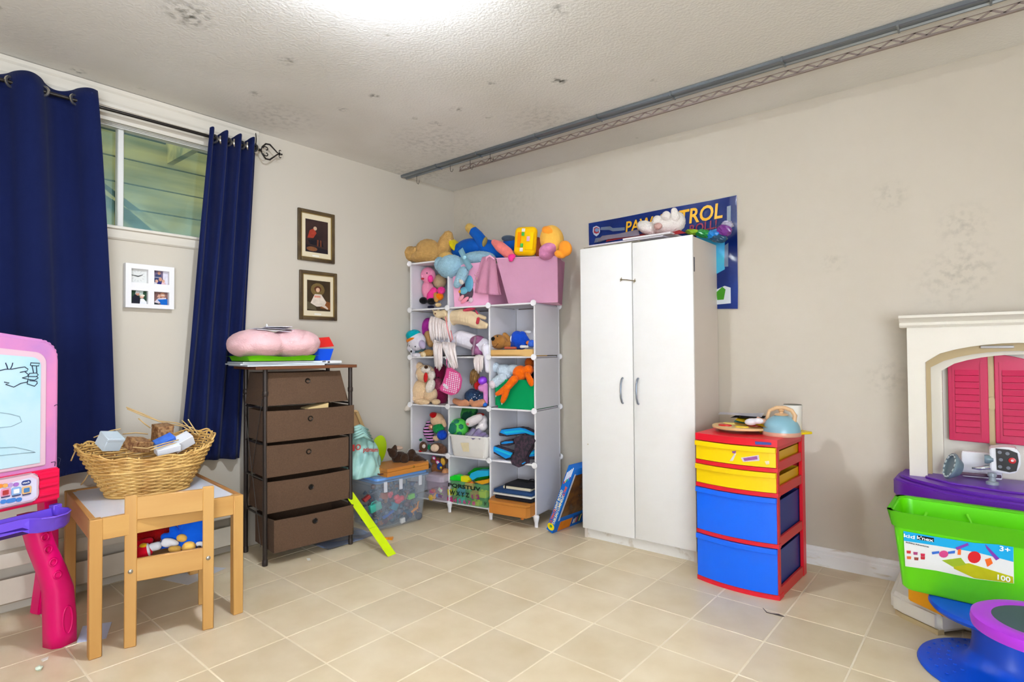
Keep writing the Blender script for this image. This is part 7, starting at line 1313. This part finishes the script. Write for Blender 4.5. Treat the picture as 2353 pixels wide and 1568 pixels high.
lprint('green_slide', CL([(640, 700), (760, 690), (1085, 790), (1088, 838), (800, 800), (650, 730)]), paper('print_olive', (190, 190, 20), var=.2, vs=20), .0022, lb); lprint('green_slide', CL([(560, 668), (700, 650), (740, 700), (640, 715)]), paper('print_olive2', (150, 176, 40)), .0026, lb)
lprint('red_figure', CL([(800+48*math.cos(a), 645+44*math.sin(a)) for a in [i*PI/8 for i in range(16)]]), paper('print_red', (214, 40, 44)), .003, lb); lprint('purple_bar', CL([(660, 574), (750, 540), (760, 556), (672, 592)]), paper('print_purple', (130, 60, 170)), .003, lb); lprint('purple_bar', CL([(880, 548), (985, 655), (960, 668), (890, 580)]), paper('print_purple', (130, 60, 170)), .003, lb)
lprint('orange_tile', CL([(878, 662), (920, 650), (936, 690), (896, 716)]), paper('print_orange', (240, 110, 40)), .003, lb); lprint('orange_tile', CL([(680, 586), (702, 584), (700, 628), (676, 626)]), paper('print_orange', (240, 110, 40)), .003, lb); lprint('pink_ball', CL([(574+34*math.cos(a), 622+26*math.sin(a)) for a in [i*PI/6 for i in range(12)]]), paper('print_pink', (206, 70, 130)), .003, lb); lprint('blue_bar', CL([(486, 606), (540, 600), (540, 616), (490, 624)]), paper('print_blue2', (60, 110, 200)), .003, lb); lprint('blue_bar', CL([(606, 604), (658, 596), (656, 616), (608, 620)]), paper('print_blue2', (60, 110, 200)), .003, lb)
for (x, y, c) in ((316, 606, (200, 60, 60)), (366, 616, (170, 70, 120)), (420, 628, (206, 50, 80)), (318, 648, (220, 110, 60)), (372, 656, (150, 70, 60)), (420, 650, (190, 50, 60))): lprint('small_picture', CL([(x-16, y-10), (x+16, y-8), (x+14, y+12), (x-14, y+10)]), paper('sp_%d_%d_%d' % c, c), .003, lb)
def ltext(body, px, py, h, w, m, lift=.004):
    q = lab(*CL([(px, py)])[0]); b = text_mesh(body, 1., .0004, .02); xs = [v_.co.x for v_ in b.verts]; ys = [v_.co.y for v_ in b.verts]
    b.transform(M.Translation(q+V((0, -lift, 0))) @ M.Rotation(.03, 4, 'Y') @ rot(90).to_4x4() @ M.Diagonal((w/(max(xs)-min(xs)), h/(max(ys)-min(ys)), 1, 1)) @ M.Translation((-(max(xs)+min(xs))/2, -(max(ys)+min(ys))/2, 0))); t.part('lettering', b, m, lb, False)
m_lw = paper('print_white', (244, 244, 246)); ltext('kid', 320, 490, .013, .034, m_lw); ltext("k'nex", 438, 508, .013, .050, m_lw); ltext('3+', 1025, 585, .018, .028, m_lw); ltext('100', 1018, 800, .018, .034, m_lw); ltext('Building Adventures', 380, 552, .006, .07, paper('print_ink', (60, 60, 64)))
# purple trimmed stool in the foreground
c = ROOM.onz(2402, 1434, .38); t = Thing('purple_stool', 'round stool with purple rim and dark green seat at the right front', 'stool', ROOM, (c.x, c.y, 0)); r1 = .168
bm = nb(); lathe(bm, (c.x, c.y, .34), [(r1*.9, 0), (r1*.985, .006), (r1, .02), (r1*.985, .036), (r1*.92, .042), (r1*.74, .043), (r1*.70, .040)], 56); t.part('rim', bm, plastic('stool_purple', (176, 50, 214), rough=.4))
bm = nb(); lathe(bm, (c.x, c.y, .377), [(r1*.705, 0), (r1*.705, .003), (r1*.5, .006)], 40); t.part('seat', bm, plastic('seat_green', (58, 82, 84), rough=.7)); bm = nb(); lathe(bm, (c.x, c.y, 0), [(.11, 0), (.11, .012), (.04, .03), (.028, .34)], 32); t.part('pedestal', bm, plastic('stool_base', (110, 30, 150)))
# ================================================================ easel on the left
q = ROOM.onz(140, 1490, 0); E = Frame(q.x, q.y, 110.5)
m_ep = mat('plastic_easel_pink', (224, 138, 186), .45, c2=(190, 128, 190), vs=6, thr=(.25, .6)); m_ew = mat('plastic_easel_pale', (228, 190, 204), .45, var=.06, vs=7); m_bd = mat('white_board_film', (192, 222, 232), .25, c2=(132, 200, 214), vs=3.2, thr=(.25, .55), spec=.5); m_er = plastic('easel_red', (240, 14, 74)); m_eu = plastic('easel_violet', (112, 76, 214)); m_eg = plastic('easel_magenta', (236, 0, 112))
t = Thing('kids_easel', 'pink and purple childrens activity easel with scribbled board at the left edge', 'easel', E, (-.3, .1, 0)); xr_ = -.012
def eshape(name, pts, y0, y1, m, par=None, bev=.006, seg=2, sm=True):
    bm = nb(); prism(bm, pts, y0, y1)
    if bev: bmesh.ops.bevel(bm, geom=bm.edges[:], offset=bev, segments=seg, affect='EDGES')
    return t.part(name, bm, m, par, sm)
def tophump(x0, x1, z0, z1, r, crown=.0, n=6): return [(x0, z0), (x1, z0)]+[(x1-r+r*math.sin(PI/2*(i/n))*0+r*math.cos(PI/2*i/n), z1-r+r*math.sin(PI/2*i/n)) for i in range(n+1)]+[((x0+x1)/2, z1+crown), (x0, z1-.02)]
XL = -.72
eshape('frame', tophump(XL, xr_, .70, 1.225, .07, .045), .0, .05, m_ep, bev=.014, seg=3); eshape('inner_border', tophump(XL+.05, xr_-.052, .735, 1.175, .045, .032), -.006, .01, m_ew, bev=.003); eshape('white_board', tophump(XL+.07, xr_-.074, .748, 1.155, .035, .025), -.009, .0, m_bd, bev=.001, sm=False)
m_ink = paper('marker_ink', (40, 44, 70)); m_ink2 = paper('marker_faint', (150, 176, 190))
def scrib(pts, m, r=.0016, v=-.0098):
    bm = nb(); tube(bm, [E.at(x, y, v) for x, y in pts], r, 5); t.part('marker_line', bm, m, smooth='all')
C5 = lambda L: [(x/1.8933, 740+y/1.8937) for x, y in L]
scrib(C5([(0, 212), (24, 206), (50, 206), (82, 200), (108, 196), (122, 206), (118, 214), (86, 220), (108, 216), (124, 230), (118, 238), (96, 244), (106, 246), (122, 250), (118, 262), (90, 268), (60, 284), (24, 272), (40, 266), (18, 262)]), m_ink)
scrib(C5([(122, 238), (128, 224), (158, 222), (166, 230), (160, 238), (124, 238), (122, 250), (150, 254), (166, 244), (158, 236)]), m_ink); scrib(C5([(122, 254), (118, 270), (150, 280), (162, 268), (160, 258), (128, 256)]), m_ink); scrib(C5([(132, 190), (134, 178), (172, 180), (168, 192), (134, 190), (158, 192), (160, 222)]), m_ink); scrib(C5([(24, 178), (30, 192), (34, 206)]), m_ink); scrib(C5([(56, 178), (52, 192), (46, 204)]), m_ink); scrib(C5([(140, 192), (146, 222)]), m_ink)
scrib(C5([(0, 395), (40, 400), (86, 412), (94, 435), (50, 455), (0, 460)]), m_ink2, .0012); scrib(C5([(0, 548), (60, 545), (110, 555), (154, 568), (90, 572), (0, 582)]), m_ink2, .0012); scrib(C5([(236, 366), (246, 360), (254, 364)]), m_ink, .0012, -.002); scrib(C5([(222, 612), (240, 608), (238, 628)]), m_ink, .0012, -.002); scrib(C5([(252, 590), (264, 596), (256, 626)]), m_ink, .0012, -.002)
z0_, z1_ = .595, .72; eshape('red_housing', [(XL, z0_), (xr_-.008, z0_), (xr_-.008, z1_), (XL, z1_)], -.02, .06, m_er, bev=.006)
for k in range(3): z = z0_+.024+.034*k; eshape('grip_rib', [(xr_-.09, z), (xr_-.018, z), (xr_-.018, z+.016), (xr_-.09, z+.016)], -.027, -.018, m_er, bev=.003)
eshape('control_panel', [(XL+.05, z0_+.012), (-.115, z0_+.012), (-.098, z0_+.03), (-.098, z1_-.02), (-.12, z1_+.0), (XL+.05, z1_)], -.030, -.018, m_ew, bev=.006); eshape('panel_print', [(XL+.07, z0_+.024), (-.125, z0_+.024), (-.112, z0_+.034), (-.112, z1_-.028), (-.13, z1_-.016), (-.2, z1_-.022), (-.24, z1_-.04), (XL+.07, z1_-.04)], -.0325, -.029, mat('panel_lilac', (214, 190, 226), .4, c2=(226, 226, 240), vs=7), bev=0, sm=False)
def ebtn(name, px, py, w, h, m, r=.006, y=-.034):
    q = E.at(px, py, y); bm = nb(); prism(bm, rrect(q.x, q.z, w, h, r, 4), y-.002, y+.003); return t.part(name, bm, m, None, False)
CE = lambda x, y: (x/3.7333, 1080+y/3.7333)
for x, c in ((2, (236, 140, 60)), (44, (240, 170, 90)), (90, (190, 150, 210)), (138, (170, 110, 196))): ebtn('round_button', *CE(x, {2: 140, 44: 136, 90: 131, 138: 126}[x]), .016, .014, plastic('eb_%d_%d_%d' % c, c), .007)
b_ = ebtn('oval_logo', *CE(224, 110), .030, .017, plastic('logo_navy', (40, 60, 130)), .008, -.0335); q = E.at(*CE(224, 110), -.036); bm = text_mesh('vtech', .011, .0003, .01); bm.transform(M.Translation(q) @ rot(90).to_4x4()); t.part('lettering', bm, m_lw, b_, False)
for x, y, c, c2 in ((48, 195, (226, 150, 180), (180, 60, 60)), (140, 184, (140, 180, 226), (240, 240, 244)), (228, 174, (240, 190, 130), (80, 130, 180))): ebtn('square_button', *CE(x, y), .030, .028, plastic('eb_%d_%d_%d' % c, c)); ebtn('button_picture', *CE(x, y), .018, .016, plastic('eb_%d_%d_%d' % c2, c2), .002, -.0365); ebtn('caption', *CE(x, y+36), .026, .005, paper('cap_ink', (70, 70, 110)), .001)
for x, y, w in ((28, 274, .018), (95, 264, .03), (162, 256, .018)): ebtn('blue_button', *CE(x, y), w, .015, plastic('eb_blue', (70, 130, 206)), .007)
# violet tray
q0, q1 = E.at(125, 1160, -.02), E.at(152, 1180, -.12)
bm = nb(); zt_ = .566; zb_ = .524
out = [(XL, -.072), (-.19, -.072), (-.168, -.085), (-.155, -.125), (-.12, -.148), (-.075, -.14), (-.04, -.108), (-.024, -.07), (-.03, -.035), (-.045, -.012), (XL, -.01)]
def lvl(z, i): 
    c_ = V((-.25, -.08, 0)); r = []
    for x, y in out: d = (V((x, y, 0))-V((max(-.6, min(-.04, x)), -.085, 0))); d = d.normalized() if d.length > 1e-6 else V((0, 0, 0)); r.append(bm.verts.new((x-d.x*i, y-d.y*i, z-(.014*(z < .54) if x > -.17 else 0))))
    return r
L_ = [lvl(zb_, .014), lvl(zb_+.01, .005), lvl(zt_-.008, -.001), lvl(zt_-.004, -.006), lvl(zt_, -.004), lvl(zt_, .004), lvl(zb_+.014, .014)]
for i in range(6): bridge(bm, L_[i], L_[i+1])
bm.faces.new(L_[0][::-1]); bm.faces.new(L_[-1]); bmesh.ops.recalc_face_normals(bm, faces=bm.faces[:]); t.part('tray', bm, m_eu); bm = nb(); box2(bm, (-.05, -.03, zt_-.03), (xr_-.006, .0, zt_+.012), bev=.003); t.part('tray_hook', bm, m_eu)
# legs: moulded magenta, twisted section
def eleg(y0, y1, x0, x1, name='leg'):
    bm = nb(); secs = [(0., x1+.036, .082, y0), (.10, x1+.034, .082, y0), (.22, x1+.028, .076, y0+.004), (.31, x1+.006, .070, y0+.012), (.40, x1-.022, .064, y0+.022), (.535, x1-.05, .058, y0+.04)]
    rings = []
    for z, x, w, y in secs: rings.append([bm.verts.new((x+w*.62*a, y+.05*b, z)) for a, b in ((-1, -.55), (-.6, -1), (.55, -1), (1, -.4), (1, .6), (.5, 1), (-.6, 1), (-1, .5))])
    for i in range(len(rings)-1): bridge(bm, rings[i], rings[i+1])
    bm.faces.new(rings[0][::-1]); bm.faces.new(rings[-1]); bmesh.ops.subdivide_edges(bm, edges=[e for e in bm.edges], cuts=1, smooth=.6, use_grid_fill=True); bmesh.ops.recalc_face_normals(bm, faces=bm.faces[:])
    o = t.part(name, bm, m_eg, smooth='all')
    if name == 'leg':
        for z, x, rx_, rz_ in ((.10, x1+.030, .018, .055), (.29, x1-.004, .013, .014), (.345, x1-.018, .013, .014), (.40, x1-.034, .013, .014), (.45, x1-.044, .013, .014)):
            bm = nb(); q = [(x+rx_*math.cos(2*PI*i/20), y0-.049+.1*max(0, z-.16)*.62, z+rz_*math.sin(2*PI*i/20)) for i in range(20)]; tube(bm, [V(p) for p in q], .0035, 6, close=True); t.part('moulded_ring', bm, m_eg, o, 'all')
    return o
eleg(.05, .05, -.06, -.005); 
bm = nb(); q = E.onz(85, 1410, 0); secs = [(0., .0, .05), (.2, .0, .045), (.42, -.02, .04), (.62, -.05, .035)]
rings = [[bm.verts.new((q.x+.02+dx+w*.7*a, q.y-.10*z/.62+.03*b, z)) for a, b in ((-1, -1), (1, -1), (1, 1), (-1, 1))] for z, dx, w in secs]
for i in range(3): bridge(bm, rings[i], rings[i+1])
bm.faces.new(rings[0][::-1]); bm.faces.new(rings[-1]); bmesh.ops.bevel(bm, geom=bm.edges[:], offset=.006, segments=2, affect='EDGES'); t.part('rear_leg', bm, m_eg)
# ================================================================ bits on the floor
def floor_sheet(label, px, c, name='paper_sheet', group='papers on the floor', th=.0008, z=.0006):
    P = [ROOM.onz(x, y, z) for x, y in px]; bm = nb(); prism(bm, [(p.x, p.y) for p in P], z, z+th, 'xy'); q = sum(P, V((0, 0, 0)))/len(P); single(name, label, 'paper', ROOM, (q.x, q.y, z), bm, paper('fs_%d_%d_%d' % c, c), group, False)
floor_sheet('pale blue sheet of paper on the floor between the easel and table legs', [(176, 1478), (190, 1440), (257, 1430), (244, 1468)], (206, 216, 240)); floor_sheet('white sheet of paper on the floor under the small pine chair', [(370, 1332), (470, 1302), (520, 1306), (432, 1345)], (220, 220, 224)); 
floor_sheet('tiny white paper scrap on the floor in front of the brown tower', [(704, 1284), (712, 1283), (714, 1288), (707, 1289)], (240, 238, 232), 'paper_scrap', 'scraps on the floor'); floor_sheet('white paper sliver on the floor in front of the magenta easel leg', [(94, 1518), (112, 1511), (110, 1516), (98, 1522)], (240, 236, 226), 'paper_scrap', 'scraps on the floor', .004)
q = ROOM.onz(90, 1538, .005); bm = nb(); ball(bm, q+V((0, 0, .004)), (.011, .011, .009), n=8)
for v_ in bm.verts: v_.co += V([random.uniform(-.002, .002) for _ in 'xyz'])
single('crumb', 'pale green crumb on the floor at the left front corner', 'crumb', ROOM, q-V((0, 0, .005)), bm, paper('crumb', (214, 226, 206)), 'scraps on the floor')
bm = nb(); P = [ROOM.onz(x, y, .002) for x, y in ((1753, 1398), (1762, 1408), (1775, 1411), (1790, 1414), (1803, 1418))]; tube(bm, P, [.0012, .002, .002, .005, .001], 6); single('twig', 'dark dried twig on the tiles in front of the red drawer unit', 'twig', ROOM, P[0], bm, mat('twig', (70, 60, 58), .9), smooth='all')
